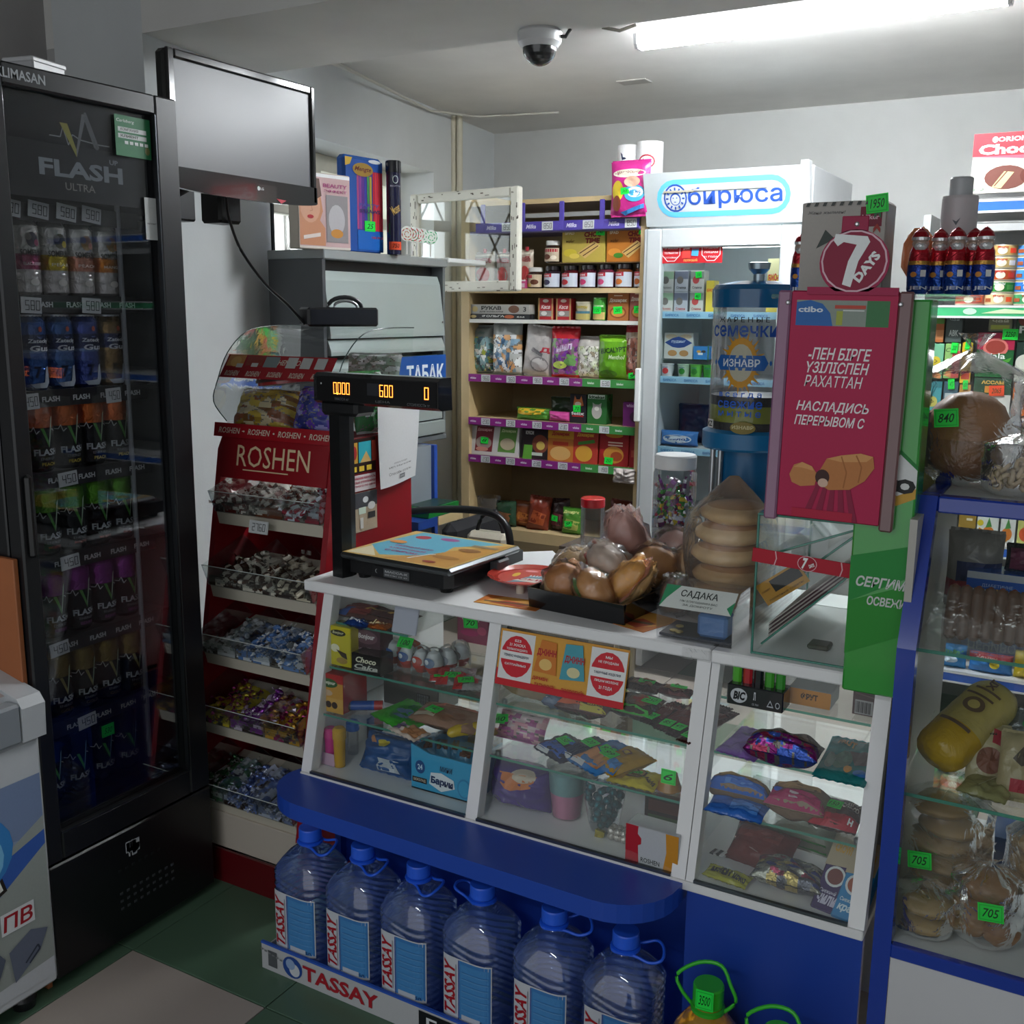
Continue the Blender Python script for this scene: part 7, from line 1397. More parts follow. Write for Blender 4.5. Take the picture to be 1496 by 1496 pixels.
tea(1476, 1530, 560, 608, '#c9682a', [('t', .4, .85, .7, .12, 'ДАН МУР', '#6a2f18', .04, .1), ('e', .25, .4, .2, .22, '#7a4520'), ('e', .25, .42, .11, .13, '#c9843a'), ('e', .7, .2, .26, .12, '#e3dcd0'), ('e', .7, .23, .2, .07, '#6a2a1a')], 'orange tea box with a lion at the right edge, lower row of tea boxes')
tea(1423, 1478, 486, 551, '#1f4a2a', [('r', 0, .62, 1, 1, '#9a1f3f'), ('e', .5, .66, .34, .22, '#c9726a'), ('e', .5, .68, .27, .15, '#8d3a30'), ('p', [(0, .0), (0, .6), (.2, .5), (.8, .54), (1, .62), (1, 0)], '#1f5a2f'), ('t', .5, .48, .56, .13, 'Piala', '#dfe6e0', .02, 0), ('p', [(.62, .35), (.95, .45), (.9, .36), (.7, .28)], '#4f9a3a'), ('e', .12, .18, .05, .05, '#c9d0c9')], 'crimson and green tea box with a cup, on top of the assam box', '2250', tp=(.86, .97))
tea(1480, 1535, 500, 558, '#1f332c', [('t', .6, .84, .8, .15, 'Uzum', '#e6ece6', .03, 0), ('r', 0, .0, 1, .5, '#a9aca0'), ('e', .3, .5, .3, .2, '#c9cbbf'), ('r', .3, .12, .42, .42, '#8a3a28'), ('e', .36, .46, .05, .05, '#5d2a20')], 'dark green tea box with a walking figure, upper row at the right edge')
tea(1482, 1535, 462, 498, '#2a4a30', [('e', .35, .85, .3, .3, '#7a3a30'), ('t', .5, .45, .8, .3, 'Piala', '#dfe6e0', .03, 0)], 'second green piala tea box stacked on the dark green one')
tea(1443, 1478, 458, 484, '#7a7a60', [('r', .1, .1, .9, .35, '#a9b050'), ('t', .5, .6, .7, .2, 'чай', '#c9c9b0', .03, 0)], 'dull olive tea box stacked behind the crimson one')
tea(1401, 1417, 500, 560, '#c9a52a', [('r', .1, .1, .9, .3, '#a83a2a'), ('r', .2, .5, .8, .7, '#b5852a')], 'narrow yellow tea box with price tag left of the green boxes', '100', tp=(.5, .95))
tea(1398, 1415, 562, 606, '#b5853a', [('e', .5, .6, .35, .15, '#3a2416'), ('r', .1, .1, .9, .35, '#d0a860')], 'narrow brown coffee box below the narrow yellow box', '650', tp=(.5, 1.0))
tea(1354, 1376, 502, 553, '#6fae8a', [('e', .5, .5, .32, .14, '#c9b53a'), ('l', [(.4, .45), (.6, .5), (.4, .55)], .02, '#5d5a28'), ('p', [(.1, .05), (.5, .3), (.95, .1), (.9, 0)], '#c98a5a')], 'pale green juice carton with a yellow dot, seen past the green stand, upper row')
tea(1377, 1400, 502, 553, '#8ab56a', [('r', .5, .02, 1, .8, '#b5504a'), ('t', .4, .82, .7, .12, 'Cha', '#3f5a3a', .01, .3), ('p', [(0, .1), (.5, .35), (.5, .02)], '#c98a5a')], 'green and pink juice carton tagged 200, upper row', '200', tp=(.6, .88))
tea(1350, 1373, 557, 606, '#4a9aa0', [('e', .45, .4, .32, .16, '#b5b05a'), ('l', [(.35, .35), (.55, .4), (.35, .45)], .02, '#5d5a28'), ('r', 0, .82, 1, 1, '#3a7a7f')], 'teal juice carton with a yellow dot, lower row')
tea(1375, 1397, 557, 606, '#3f5a66', [('r', .1, .4, .9, .65, '#a9b5b5'), ('r', .1, .05, .9, .3, '#3a3a35')], 'dark blue grey carton with a price tag, lower row beside the teal one', '1475', tp=(.5, .92))
tea(1357, 1378, 455, 500, '#b56a3a', [('r', 0, .6, 1, .8, '#5d8a3a'), ('r', 0, .1, 1, .4, '#c98a5a')], 'orange fruit carton standing high behind the gum stand')
tea(1380, 1404, 455, 500, '#4a5552', [('t', .5, .3, .6, .2, 'ABK', '#c3cbc9', .03, 0), ('t', .5, .75, .6, .1, 'чай', '#a9b5b2', .01, 0)], 'grey green carton lettered ABK standing high behind the gum stand')
for k, (u0, u1, c, lb, o_) in enumerate([(1384, 1396, '#a9a594', 'narrow pale carton with tiny print on the juice shelf', []), (1398, 1424, '#8a6f2a', 'ochre box with a gold top on the juice shelf', [('r', 0, .85, 1, 1, '#c9a050'), ('r', .45, .6, .8, .68, '#d0c9b0')]),
    (1425, 1457, '#c9ccc8', 'white pineapple juice carton, left one on the juice shelf', [('t', .5, .92, .8, .07, 'НАТУРАЛЬНЫЙ', '#4a4a3a', .02, 0), ('p', [(.0, .02), (.1, .4), (.4, .3), (.5, .02)], '#d08a2a'), ('e', .55, .25, .28, .2, '#c0702a'), ('p', [(.4, .4), (.55, .75), (.7, .45)], '#3f7a3a'), ('e', .15, .55, .15, .1, '#c9b52a')]),
    (1459, 1482, '#c6c9c6', 'white pineapple juice carton, right one on the juice shelf', [('t', .5, .85, .6, .1, 'САДЫ', '#4a4a3a', .02, 0), ('e', .45, .25, .35, .2, '#c0702a'), ('p', [(.3, .4), (.5, .75), (.7, .45)], '#3f7a3a'), ('p', [(.0, .02), (.1, .3), (.5, .1), (.5, .02)], '#d08a2a')]),
    (1484, 1510, '#b5b86a', 'yellow green juice carton with a peach at the end of the juice shelf', [('e', .5, .3, .4, .22, '#c0502a'), ('t', .5, .85, .6, .1, 'Сады', '#3a5a2a', .02, 0)])]):
    carton('juice_carton', lb, 'carton', (u0, u1, 742-2*(k == 0)+k, 782+3.4*k), o_, z=.887, d=.05, col=c, gap=.0015)
for k, (u0, u1, vt, vb, c, o_, lb) in enumerate([(1372, 1410, 948, 980, '#2f86c8', [('t', .5, .75, .8, .2, 'mini', '#6fae3a', .05, .2), ('e', .4, .4, .3, .16, '#c9dcec')], 'light blue sweet packet on the lowest blue-railed shelf seen through the showcase'), (1412, 1478, 962, 990, '#2f78c0', [('r', 0, .6, 1, 1, '#b52f35'), ('e', .6, .5, .12, .2, '#c9b52a'), ('t', .4, .8, .5, .2, 'Нямки', '#e0d9d0', .03, 0)], 'blue and red sweet packet on the lowest blue-railed shelf, middle one'), (1424, 1470, 945, 964, '#a83038', [('t', .5, .6, .6, .3, 'ПРО', '#e0d9d0', .05, 0)], 'red packet standing behind the blue and red one'), (1478, 1512, 962, 1000, '#c9b01f', [('l', [(.2, .2), (.8, .8)], .05, '#e0cc5a')], 'yellow packet at the right end of the lowest blue-railed shelf')]):
    x, y, z, w_, h = dims(u0, u1, vt, vb, y=3.33+.05*(k == 2)); pouch('sweet_packet', lb, 'packet', (x, 3.34+.05*(k == 2), .489), w_, h, .04, c, o_, group='packets on the lowest shelf')
KW = 1.22
for t_ in [o for o in COL.objects if o.parent is None and o.name not in WBEFORE]:
    t_.location = EYE+(t_.location-EYE)*KW; t_.scale = t_.scale*KW
# ================================================================== wooden rack at the back
rk = thing('wooden_rack', 'pale wooden shelf rack with purple, violet and green price rails against the back wall', 'shelves', (0, 0, 0))
RKY, RKX0, RKX1 = 4.1, -2.60, -1.70
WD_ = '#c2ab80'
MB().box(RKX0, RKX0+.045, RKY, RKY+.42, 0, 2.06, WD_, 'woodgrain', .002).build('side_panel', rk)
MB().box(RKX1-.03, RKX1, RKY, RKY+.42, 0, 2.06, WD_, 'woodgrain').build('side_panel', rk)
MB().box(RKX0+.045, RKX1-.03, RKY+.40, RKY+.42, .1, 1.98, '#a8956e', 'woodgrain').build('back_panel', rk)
MB().box(RKX0+.045, RKX1-.03, RKY+.002, RKY+.40, 2.0, 2.02, WD_, 'woodgrain').build('shelf_board', rk)
zr = [1.93, 1.645, 1.51, 1.262, 1.065, .892, .56]
MB().box(RKX0+.045, RKX1-.03, RKY+.0, RKY+.40, zr[1]-.02, zr[1], WD_, 'woodgrain').build('shelf_board', rk)
MB().box(RKX0+.045, RKX1-.03, RKY-.0, RKY+.38, zr[2]-.016, zr[2], '#d9d9d2', 'woodgrain').build('shelf_board', rk)
for z in zr[3:6]: MB().box(RKX0+.045, RKX1-.03, RKY+.01, RKY+.40, z-.016, z, WD_, 'woodgrain').build('shelf_board', rk)
MB().box(RKX0+.045, RKX1-.03, RKY+.0, RKY+.40, zr[6]-.05, zr[6], WD_, 'woodgrain').build('shelf_board', rk)
MB().box(RKX0+.045, RKX1-.03, RKY+.0, RKY+.03, .05, zr[6]-.05, '#7a6a4e', 'woodgrain').build('lower_front', rk)
# violet display rail with uprights
MU = '#5448a0'
mr_ = MB().box(RKX0+.085, RKX1-.035, RKY-.012, RKY-.004, 1.885, 1.925, MU, 'gloss').build('violet_rail', rk)
MB().box(RKX0+.05, RKX1-.03, RKY-.004, RKY+.25, 1.88, 1.892, '#6a6088', 'laminate').build('violet_shelf', rk)
def up(u): return Py(u, 320, RKY-.012).x
for u in (705, 763, 820, 879): MB().box(up(u)-.0115, up(u)+.0115, RKY-.013, RKY-.004, 1.885, 2.005, MU, 'gloss', .003).build('violet_upright', mr_)
for u, t_ in ((718, 'Milka'), (776, 'Milka'), (835, 'Milka'), (897, 'Milka')):
    q = MB(); draw(q, [('t', .5, .5, .9, .7, t_, '#cfcbe6', .03, .3)], .055, .025, lambda x, z, l: (up(u)+x, RKY-.0125-EPS*l, 1.892+z)); q.build('rail_lettering', mr_)
for u in (741, 800, 860, 922): seg_tag(MB(), up(u), 1.905, '850', .052, .036, RKY-.0135).build('price_card', mr_)
for zz, pr_ in ((zr[3], ['960', '960', '960', '960', '630']), (zr[4], ['230', '230', '230', '230', '190']), (zr[5], ['230', '230', '230', '200', '190'])):
    xm = up(855)
    r1 = MB().box(RKX0+.045, xm, RKY-.008, RKY+.008, zz-.032, zz+.002, '#8a2f80', 'gloss').build('purple_rail', rk)
    MB().box(xm, RKX1-.03, RKY-.008, RKY+.008, zz-.032, zz+.002, '#3f8a45', 'gloss').build('green_rail', rk)
    for k, u in enumerate((710, 748, 788, 828, 890)): seg_tag(MB(), up(u), zz-.015, pr_[k], .046, .03, RKY-.0095).build('price_card', r1)
    for k, u in enumerate((691, 729, 768, 807, 847, 868, 912)):
        q = MB(); draw(q, [('t', .5, .5, .9, .7, 'whiskas' if k < 5 else 'kitekat', '#dcc9dc' if k < 5 else '#d9e6d9', .03, 0)], .035, .014, lambda x, z, l: (up(u)+x, RKY-.0085-EPS*l, zz-.022+z)); q.build('rail_lettering', r1)
def R(nm_, lb, cat, px, ops, col, y=4.14, z=None, d=.07, **kw): return carton(nm_, lb, cat, px, ops, y=y if z is None else None, z=z, d=d, col=col, **kw)
def RZ(u0, u1, vt, z, y=4.14):
    """pixel box whose foot is the shelf at height z"""
    vb = 600
    for _ in range(40):
        q = Py((u0+u1)/2, vb, y); vb += (q.z-z)*f_px/(y*1.1)
    return (u0, u1, vt, vb)
f_px = F
def onshelf(kind, nm_, lb, cat, u0, u1, vt, z, col, ops, y=4.14, d=.07, **kw):
    px = RZ(u0, u1, vt, z, y); x, yy, zz, w_, h = dims(*px, y=y)
    if kind == 'box': return carton(nm_, lb, cat, (x, y, z+.0005), ops, size=(w_-.0015, h), d=d, col=col, **kw)
    return pouch(nm_, lb, cat, (x, y+d/2, z+.002), w_, h, d, col, ops, **kw)
def jar(u0, u1, vt, z, c, lidc, ops, lb, y=4.16, group='jam jars on the rack'):
    px = RZ(u0, u1, vt, z, y); x, yy, zz, w_, h = dims(*px, y=y); r = w_/2*.97
    t = thing('jam_jar', lb, 'jar', (x, y, z+.0005), group=group)
    MB().lathe([(r*.85, 0), (r, .005), (r, h*.68), (r*.8, h*.78), (r*.78, h*.8)], 20, c, 'gloss').build('jar_body', t)
    MB().lathe([(r*.86, h*.79), (r*.88, h*.82), (r*.88, h*.98), (r*.8, h)], 20, lidc, 'gloss').build('jar_lid', t)
    q = MB(); draw(q, ops, 2*r*1.3, h*.62, cyl(r+.0008, h*.05)); q.build('jar_label', t)
z = zr[1]
jl = lambda c, t: [('r', .02, .02, .98, .98, '#b9c0cc'), ('r', .02, .72, .6, .98, '#a82535'), ('t', .3, .85, .4, .14, t, '#e9dede', .02, 0), ('e', .35, .35, .2, .2, c)]
for k, (u0, u1, c, b_, lb) in enumerate([(796, 820, '#2a2028', '#3a3450', 'dark blackcurrant jam jar'), (822, 846, '#4a1218', '#b03038', 'strawberry jam jar'), (848, 872, '#3f1420', '#c03a6a', 'raspberry jam jar with pink picture'), (874, 898, '#5d2030', '#c94a7a', 'pink labelled jam jar with green edge'), (900, 925, '#5d3018', '#c06a2a', 'apricot jam jar'), (927, 948, '#4a2818', '#a85a2a', 'last brown jam jar beside the white fridge')]):
    jar(u0, u1, 389-.8*k, z, c, '#1a1618', jl(b_, 'Махеев'), lb+' in the jar row of the wooden rack')
jar(797, 819, 352, z+.108, '#2d1c14', '#d0cfcb', [('r', .02, .02, .98, .98, '#b5a590'), ('r', .1, .7, .9, .92, '#a82535'), ('e', .35, .35, .2, .2, '#5d3424'), ('e', .7, .3, .15, .15, '#d9d0c0')], 'chocolate spread jar with white lid stacked on the jam jars', group='spread jars')
MB().box(up(796), up(950), 4.13, 4.22, z+.104, z+.1078, '#5d4c36', 'laminate').build('card_divider', label='thin brown card laid over the jam jars under the wafer boxes', cat='card')
jar(772, 794, 391, z, '#33211a', '#c9c8c4', [('r', .02, .02, .98, .98, '#b9a890'), ('r', .05, .7, .5, .95, '#a82535'), ('e', .6, .4, .2, .2, '#5d3424'), ('r', .2, .05, .45, .3, '#c9b05a')], 'chocolate spread jar with white lid left of the jam jars', group='spread jars')
for k, (u0, u1, c, c2, lb) in enumerate([(820, 883, '#b5a04a', '#c9b53a', 'yellow banana wafer box'), (885, 945, '#b5702a', '#d08a3a', 'orange wafer box')]):
    px = (u0, u1, 337, 385); x, yy, zz, w_, h = dims(*px, y=4.15)
    carton('wafer_box', lb+' lettered CHOC standing on the jam jars', 'box', (x, 4.15, z+.1085), [('t', .18, .9, .22, .09, 'SPAD', '#e6dcc0', .03, 0), ('t', .72, .85, .4, .16, 'CHOC', '#7a1f22', .06, .1), ('t', .72, .66, .34, .16, 'TIME', '#7a1f22', .06, .1), ('p', [(.38, .3), (.75, .65), (.9, .5), (.55, .12)], '#c9a86a'), ('l', [(.42, .28), (.78, .58)], .03, '#4a2a18'), ('l', [(.5, .2), (.85, .5)], .03, '#4a2a18'), ('e', .2, .3, .16, .12, c2), ('e', .3, .2, .12, .08, '#d9c25a' if k == 0 else '#3f7a2a'), ('t', .2, .66, .2, .1, 'wafer', '#4a3010', .01, .3)], size=(w_-.002, h), d=.05, col=c, tagtxt='340', tagpos=(.9, .92))
for k, (u0, u1, vt, c, lb) in enumerate([(690, 720, 370, '#9a8f80', 'grey and red tomato paste pouch, first behind the window sash'), (722, 745, 370, '#8a7f7a', 'grey and red tomato paste pouch, second behind the window sash'), (757, 776, 367, '#b0a090', 'white pouch with red berries and red cap on the rack')]):
    t = onshelf('pouch', 'sauce_pouch', lb, 'pouch', u0, u1, vt, z, c, [('t', .5, .78, .8, .14, 'MAXЕЕВЪ', '#8d2330', .03, 0), ('e', .5, .38, .34, .22, '#a83a3a'), ('r', .1, .9, .9, .96, '#c9c0b0')], d=.04, tagtxt=None)
    MB().lathe([(.008, 0), (.008, .018)], 10, '#a82530', 'plastic').build('spout_cap', t, loc=(0, 0, dims(*RZ(u0, u1, vt, z), y=4.14)[4]))
onshelf('box', 'pink_carton', 'small pink and white carton in front of the berry pouch', 'carton', 755, 768, 409, z, '#c04a80', [('r', .1, .1, .9, .6, '#d9b9c9'), ('r', 0, .85, 1, 1, '#d9d9dc')], y=4.12, d=.03)
z = zr[2]
onshelf('box', 'foil_box', 'long black kitchen foil box lettered ФОЛЬГА, lower of the two on the rack', 'box', 682, 773, 459, z, '#2a2a2c', [('e', .1, .5, .05, .3, '#b5a06a'), ('t', .42, .6, .36, .4, 'ФОЛЬГА', '#d0d0cc', .03, .1), ('e', .68, .5, .08, .35, '#a85a3a'), ('t', .86, .5, .12, .3, '6м', '#c9c9c4', .02, 0), ('r', .2, .2, .6, .24, '#8a8a84')], y=4.11, d=.05)
x_, _, _, w_, h_ = dims(686, 773, 444, 458, y=4.11)
carton('sleeve_box', 'long grey roasting sleeve box lettered РУКАВ on top of the foil box', 'box', (x_, 4.112, z+dims(*RZ(682, 773, 459, z, 4.11), y=4.11)[4]+.001), [('e', .08, .5, .05, .3, '#b5a06a'), ('t', .36, .62, .34, .4, 'РУКАВ', '#2a2a2a', .04, 0), ('t', .36, .22, .4, .16, 'ДЛЯ ЗАПЕКАНИЯ', '#2a2a2a', .03, 0), ('e', .74, .5, .09, .4, '#6a4a3a'), ('t', .92, .5, .05, .5, '3', '#2a2a2a', .02, 0)], size=(w_-.002, h_), d=.05, col='#a09e98')
for k, u in enumerate((786, 812)):
    onshelf('box', 'sugar_box', 'red and wood-coloured cube sugar box on the white shelf, %s' % ['left one', 'right one'][k], 'box', u, u+22, 436, z, '#a82d33', [('r', 0, 0, .1, 1, '#b9905f'), ('r', .9, 0, 1, 1, '#b9905f'), ('e', .5, .88, .2, .08, '#d9c9c0'), ('t', .5, .6, .6, .18, 'Каса', '#e6dede', .02, .3), ('r', .1, .16, .9, .42, '#8a8582'), ('e', .4, .3, .2, .1, '#c9c9c6')], d=.05)
for k, (u0, u1, vt, c, o_, lb) in enumerate([(842, 865, 441, '#b9b29a', [('r', 0, .4, 1, .55, '#3f6a7a'), ('r', 0, .05, 1, .4, '#a89a5a'), ('t', .5, .8, .7, .2, 'Роллтон', '#a8952a', .04, 0)], 'white and blue instant mash cup on the white shelf'), (867, 886, 435, '#4f9a3a', [('r', 0, .6, 1, 1, '#3f8a35'), ('t', .5, .7, .8, .14, 'Доширак', '#d9e6c9', .03, 0), ('r', 0, .05, 1, .4, '#b5a060')], 'green instant noodle cup with price tag on the white shelf')]):
    px = RZ(u0, u1, vt, z, 4.15); x, yy, zz, w_, h = dims(*px, y=4.15)
    t = thing('noodle_cup', lb, 'cup', (x, 4.15, z+.0005))
    MB().lathe([(w_*.38, 0), (w_*.48, h*.9), (w_*.5, h*.92), (w_*.5, h)], 22, c, 'gloss').build('cup_body', t)
    q = MB(); draw(q, o_, w_*1.1, h*.9, cyl(w_*.49)); q.build('cup_label', t)
    if k: sticker(t, (.0, -w_*.52, h*.45), '135', .036, .03)
for k, (u0, u1, vt, c, lb) in enumerate([(887, 918, 428, '#a8683a', 'orange box of instant noodles tagged 285 on the white shelf'), (919, 944, 425, '#9a5a50', 'pinkish box of instant noodles next to the white fridge')]):
    onshelf('box', 'noodle_box', lb, 'box', u0, u1, vt, z, c, [('t', .5, .72, .85, .16, 'Доширак', '#e6dcd0', .04, .1), ('e', .5, .3, .4, .22, '#8a4a2a'), ('e', .5, .3, .32, .16, '#c9924a'), ('r', .3, .88, .7, .92, '#e0c9b0')], d=.06, tagtxt='285' if k == 0 else '375', tagpos=(.5, .38))
z = zr[3]
def mix(L):
    v_ = vor(L, 90)
    return lambda a, b: v_(a, b) if .06 < b < .80 else None
onshelf('pouch', 'sweets_bag', 'clear bag of green white and blue wrapped sweets, far left on the bag shelf', 'bag', 682, 716, 478, z, '#8a9290', [('t', .5, .88, .4, .06, 'Toffee', '#5d7a7a', .01, .3)], d=.08, cells=mix(['#5a8a8a', '#c9d0c0', '#3a5a6a', '#a5b04a', '#8fb0b5', '#dfe3e0']), nu=34, nv=38)
onshelf('pouch', 'sweets_bag', 'clear bag of blue and white wrapped sweets, second on the bag shelf', 'bag', 714, 757, 474, z, '#8d908e', [], y=4.12, d=.08, cells=mix(['#7a9ab0', '#d3d6d8', '#4a6a8a', '#b5b8b5', '#c99a6a', '#dfe3e0']), nu=34, nv=38)
onshelf('pouch', 'sweets_bag', 'white and grey printed bag leaning in the middle of the bag shelf', 'bag', 757, 800, 478, z, '#b5b0ad', [('e', .65, .25, .3, .16, '#7f7b7a'), ('e', .65, .25, .26, .13, '#b5b0ad'), ('t', .55, .5, .12, .3, 'яшкино', '#6a6a70', .02, .1, 1.2), ('t', .8, .55, .3, .12, 'Д', '#a82f3a', .05, 0)], y=4.13, d=.07, rot=(0, .12, 0))
onshelf('pouch', 'sweets_bag', 'glossy red and purple bag of sweets in the middle of the bag shelf', 'bag', 800, 842, 480, z, '#8a4a80', [('e', .4, .25, .25, .08, '#b5c95a'), ('e', .75, .32, .2, .08, '#5d8a4a'), ('t', .55, .6, .6, .12, 'МИЛ', '#c9b5d0', .06, .2, .2)], y=4.12, d=.07, top=(.78, '#b01f2a'), bottom=(.08, '#b01f2a'), cells=mix(['#7a3a9a', '#8a4a9a', '#5d2a6a', '#a86aa0', '#6f9a5a', '#8a4a80']), nu=34, nv=38)
onshelf('pouch', 'sweets_bag', 'clear and white bag of pale sweets right of the red and purple bag', 'bag', 836, 875, 494, z, '#b0aba5', [], y=4.13, d=.07, cells=mix(['#a8b08a', '#d0cdc4', '#8a7f6a', '#c0c4b0', '#e0ddd6']), nu=34, nv=38)
onshelf('pouch', 'sweets_bag', 'bright green bag lettered EUCALYPT on the bag shelf', 'bag', 868, 914, 492, z, '#5f9a1f', [('t', .55, .68, .8, .12, 'EUCALYPT', '#1f3a14', .03, 0, .1), ('t', .68, .52, .5, .1, 'Menthol', '#d0e3b0', .02, .2), ('l', [(.1, .35), (.9, .3)], .015, '#7fb53a'), ('e', .4, .12, .3, .1, '#3f6a1a')], y=4.12, d=.08, top=(.9, '#79b52a'))
onshelf('pouch', 'sweets_bag', 'clear bag of brown biscuits with red top beside the white fridge, green tag', 'bag', 908, 944, 478, z, '#b0998a', [('t', .4, .14, .6, .08, 'РОТ', '#b02a2a', .05, 0)], y=4.13, d=.07, top=(.9, '#a82a35'), cells=mix(['#8a5040', '#b0786a', '#c9a59a', '#6f3f34']), nu=34, nv=38, tagtxt='9', tagpos=(.4, .08))
z = zr[4]
onshelf('pouch', 'pet_food', 'yellow and green pet food pouch lying left on the cat food shelf', 'packet', 750, 800, 597, z, '#4a8a2f', [('p', [(.0, .5), (.1, .95), (.9, .95), (.8, .5), (.4, .4)], '#c9a52a')], y=4.13, d=.06)
onshelf('pouch', 'pet_food', 'pink topped pet food packet lying in the middle of the cat food shelf', 'packet', 798, 832, 603, z, '#c04a90', [('r', 0, 0, 1, .3, '#a83a7a')], y=4.13, d=.05)
onshelf('pouch', 'pet_food', 'dark crumpled green packet behind the pink topped one', 'packet', 800, 838, 582, z, '#3a4a34', [], y=4.22, d=.06)
onshelf('box', 'cat_food', 'black cat treat packet with ginger cat and green tag', 'packet', 832, 856, 576, z, '#26242a', [('p', [(.3, .95), (.2, .62), (.5, .55), (.85, .62), (.7, .95), (.6, .82), (.4, .82)], '#b5683a'), ('e', .5, .66, .2, .08, '#d9c9b5'), ('t', .5, .34, .8, .12, 'felix', '#dcdcdc', .03, 0), ('r', .15, .22, .85, .27, '#b02a2a')], d=.03, tagtxt='70', tagpos=(.45, .5))
onshelf('box', 'cat_food', 'green cat food packet lettered kitekat with a grey cat', 'packet', 857, 886, 576, z, '#2f6a35', [('r', .05, .84, .9, .98, '#d9e3d9'), ('t', .5, .9, .8, .11, 'kitekat', '#1f4a2a', .04, 0), ('e', .5, .42, .26, .24, '#b0aca8'), ('p', [(.3, .55), (.28, .72), (.42, .66), (.6, .66), (.74, .72), (.7, .55)], '#a5a09c'), ('e', .5, .52, .12, .07, '#e0dcd6')], d=.06)
onshelf('box', 'cat_food', 'purple open cat food carton by the white fridge', 'carton', 909, 944, 588, z, '#6f2a70', [('e', .6, .4, .3, .25, '#4a2a4a'), ('t', .4, .86, .5, .14, 'whiskas', '#c9a9cc', .03, 0)], d=.08)
z = zr[5]
for k, (u0, u1, vt, c, o_, lb, tg) in enumerate([
    (686, 722, 622, '#c9c9c4', [('p', [(.2, .12), (.28, .98), (.98, .98), (.9, .12)], '#7a2a30'), ('e', .56, .42, .32, .22, '#9a8a80'), ('t', .6, .86, .6, .12, 'Доширак', '#d9a5a0', .03, .1), ('e', .5, .2, .25, .08, '#c98a7a')], 'white noodle tray with dark red lid picture, first of the noodle row', '8'),
    (721, 757, 624, '#c9c9c4', [('p', [(.15, .14), (.25, .98), (.95, .98), (.85, .14)], '#5d8a3f'), ('e', .55, .42, .3, .2, '#b5a58a'), ('t', .6, .86, .6, .12, 'Доширак', '#c9d9a5', .03, .1)], 'white noodle tray with green lid picture, second of the noodle row', None),
    (761, 800, 626, '#2d2426', [('e', .7, .5, .3, .3, '#7a4030'), ('e', .72, .45, .16, .14, '#c9b05a'), ('p', [(.05, .0), (.1, .45), (.42, .45), (.40, .0)], '#5fa03a'), ('t', .3, .85, .3, .12, 'КУКСИ', '#dcdcd6', .04, 0), ('r', .4, .12, .8, .22, '#c9d6c9')], 'black noodle pack with green corner, third of the noodle row', None),
    (799, 837, 628, '#b8702f', [('r', 0, .72, 1, 1, '#c9952a'), ('t', .5, .86, .7, .14, 'Доширак', '#a82530', .05, .1), ('e', .5, .25, .4, .22, '#c9a060'), ('r', .2, .5, .8, .62, '#b5402a')], 'orange noodle pack with red lettering, fourth of the noodle row', None),
    (836, 872, 630, '#b03a2f', [('e', .45, .3, .35, .25, '#c9983a'), ('p', [(.2, .55), (.9, .65), (.85, .75), (.2, .65)], '#4a8a3a'), ('t', .5, .87, .7, .14, 'Доширак', '#e0b040', .04, .1)], 'red and orange noodle pack with green stripe, fifth of the noodle row', None),
    (874, 917, 631, '#9a2226', [('e', .5, .32, .35, .25, '#c98a3a'), ('e', .6, .28, .2, .14, '#a84a2a'), ('e', .5, .9, .3, .08, '#c98f2a'), ('r', .3, .66, .8, .7, '#e0c0b0'), ('r', .3, .58, .8, .62, '#e0c0b0')], 'deep red pasta pack with price tag, sixth of the noodle row', '250'),
    (918, 946, 634, '#8a1a22', [('r', .1, .3, .9, .5, '#a84a3a')], 'dark red pack half behind the white fridge, last of the noodle row', None)]):
    onshelf('box', 'noodle_pack', lb, 'packet', u0, u1, vt, z, c, o_, y=4.12, d=.04, tagtxt=tg, tagpos=(.35, .14) if k == 5 else (.6, .5), rx=-.06)
pouch('plastic_bag', 'scrap of white plastic bag hanging over the lowest price rail by the fridge', 'bag', (up(925), 4.07, zr[5]-.06), .10, .06, .05, '#b5aca8', mat='bag', wr=.02)
z = zr[6]
px = RZ(690, 722, 728, z, 4.13); x, yy, zz, w_, h = dims(*px, y=4.13)
t = thing('plastic_cup', 'tall clear plastic container on the bottom shelf of the rack', 'container', (x, 4.18, z+.0005)); MB().lathe([(w_*.4, 0), (w_*.47, h), (w_*.5, h)], 24, mat='film_white', cap=False).build('clear_body', t)
for k, (u0, u1, vt, c, lb, c2) in enumerate([(718, 752, 735, '#2a4a34', 'dark green snack packet', '#8a5a3a'), (745, 780, 735, '#8a4a2a', 'orange red snack packet', '#c97a3a'), (765, 795, 728, '#7a3020', 'rust coloured snack packet', '#a8502a'), (800, 830, 732, '#3a2424', 'dark brown snack packet with green tag', '#7a3a44'), (816, 848, 745, '#4f8a30', 'light green snack packet with tag', '#a8b05a'), (882, 925, 735, '#6a3026', 'reddish brown packet behind the red-lidded jar', '#8a4a3a'), (915, 950, 738, '#552a22', 'brown packet at the end by the white fridge', '#7a4a34')]):
    onshelf('pouch', 'snack_packet', lb+' on the bottom shelf of the rack', 'packet', u0, u1, vt, z, c, [('p', [(.1, .2), (.3, .6), (.9, .5), (.8, .15)], c2), ('l', [(.1, .8), (.9, .7)], .06, c2)]+([('t', .5, .85, .7, .14, 'Доширак', '#d9d98a', .04, 0)] if k == 4 else []), y=4.13+.03*(k % 2), d=.06, rot=(-.1, .1*((k % 3)-1), .2*((k % 3)-1)), tagtxt={3: '5', 4: '9'}.get(k), tagpos=(.4, .4))
rj = thing('red_lid_jar', 'clear plastic jar with a red lid standing behind the wrapped rolls', 'jar', (Py(865, 790, 2.9).x, 2.9, .62))
p1, p2 = Py(848, 725, 2.9), Py(881, 725, 2.9); rr = (p2.x-p1.x)/2
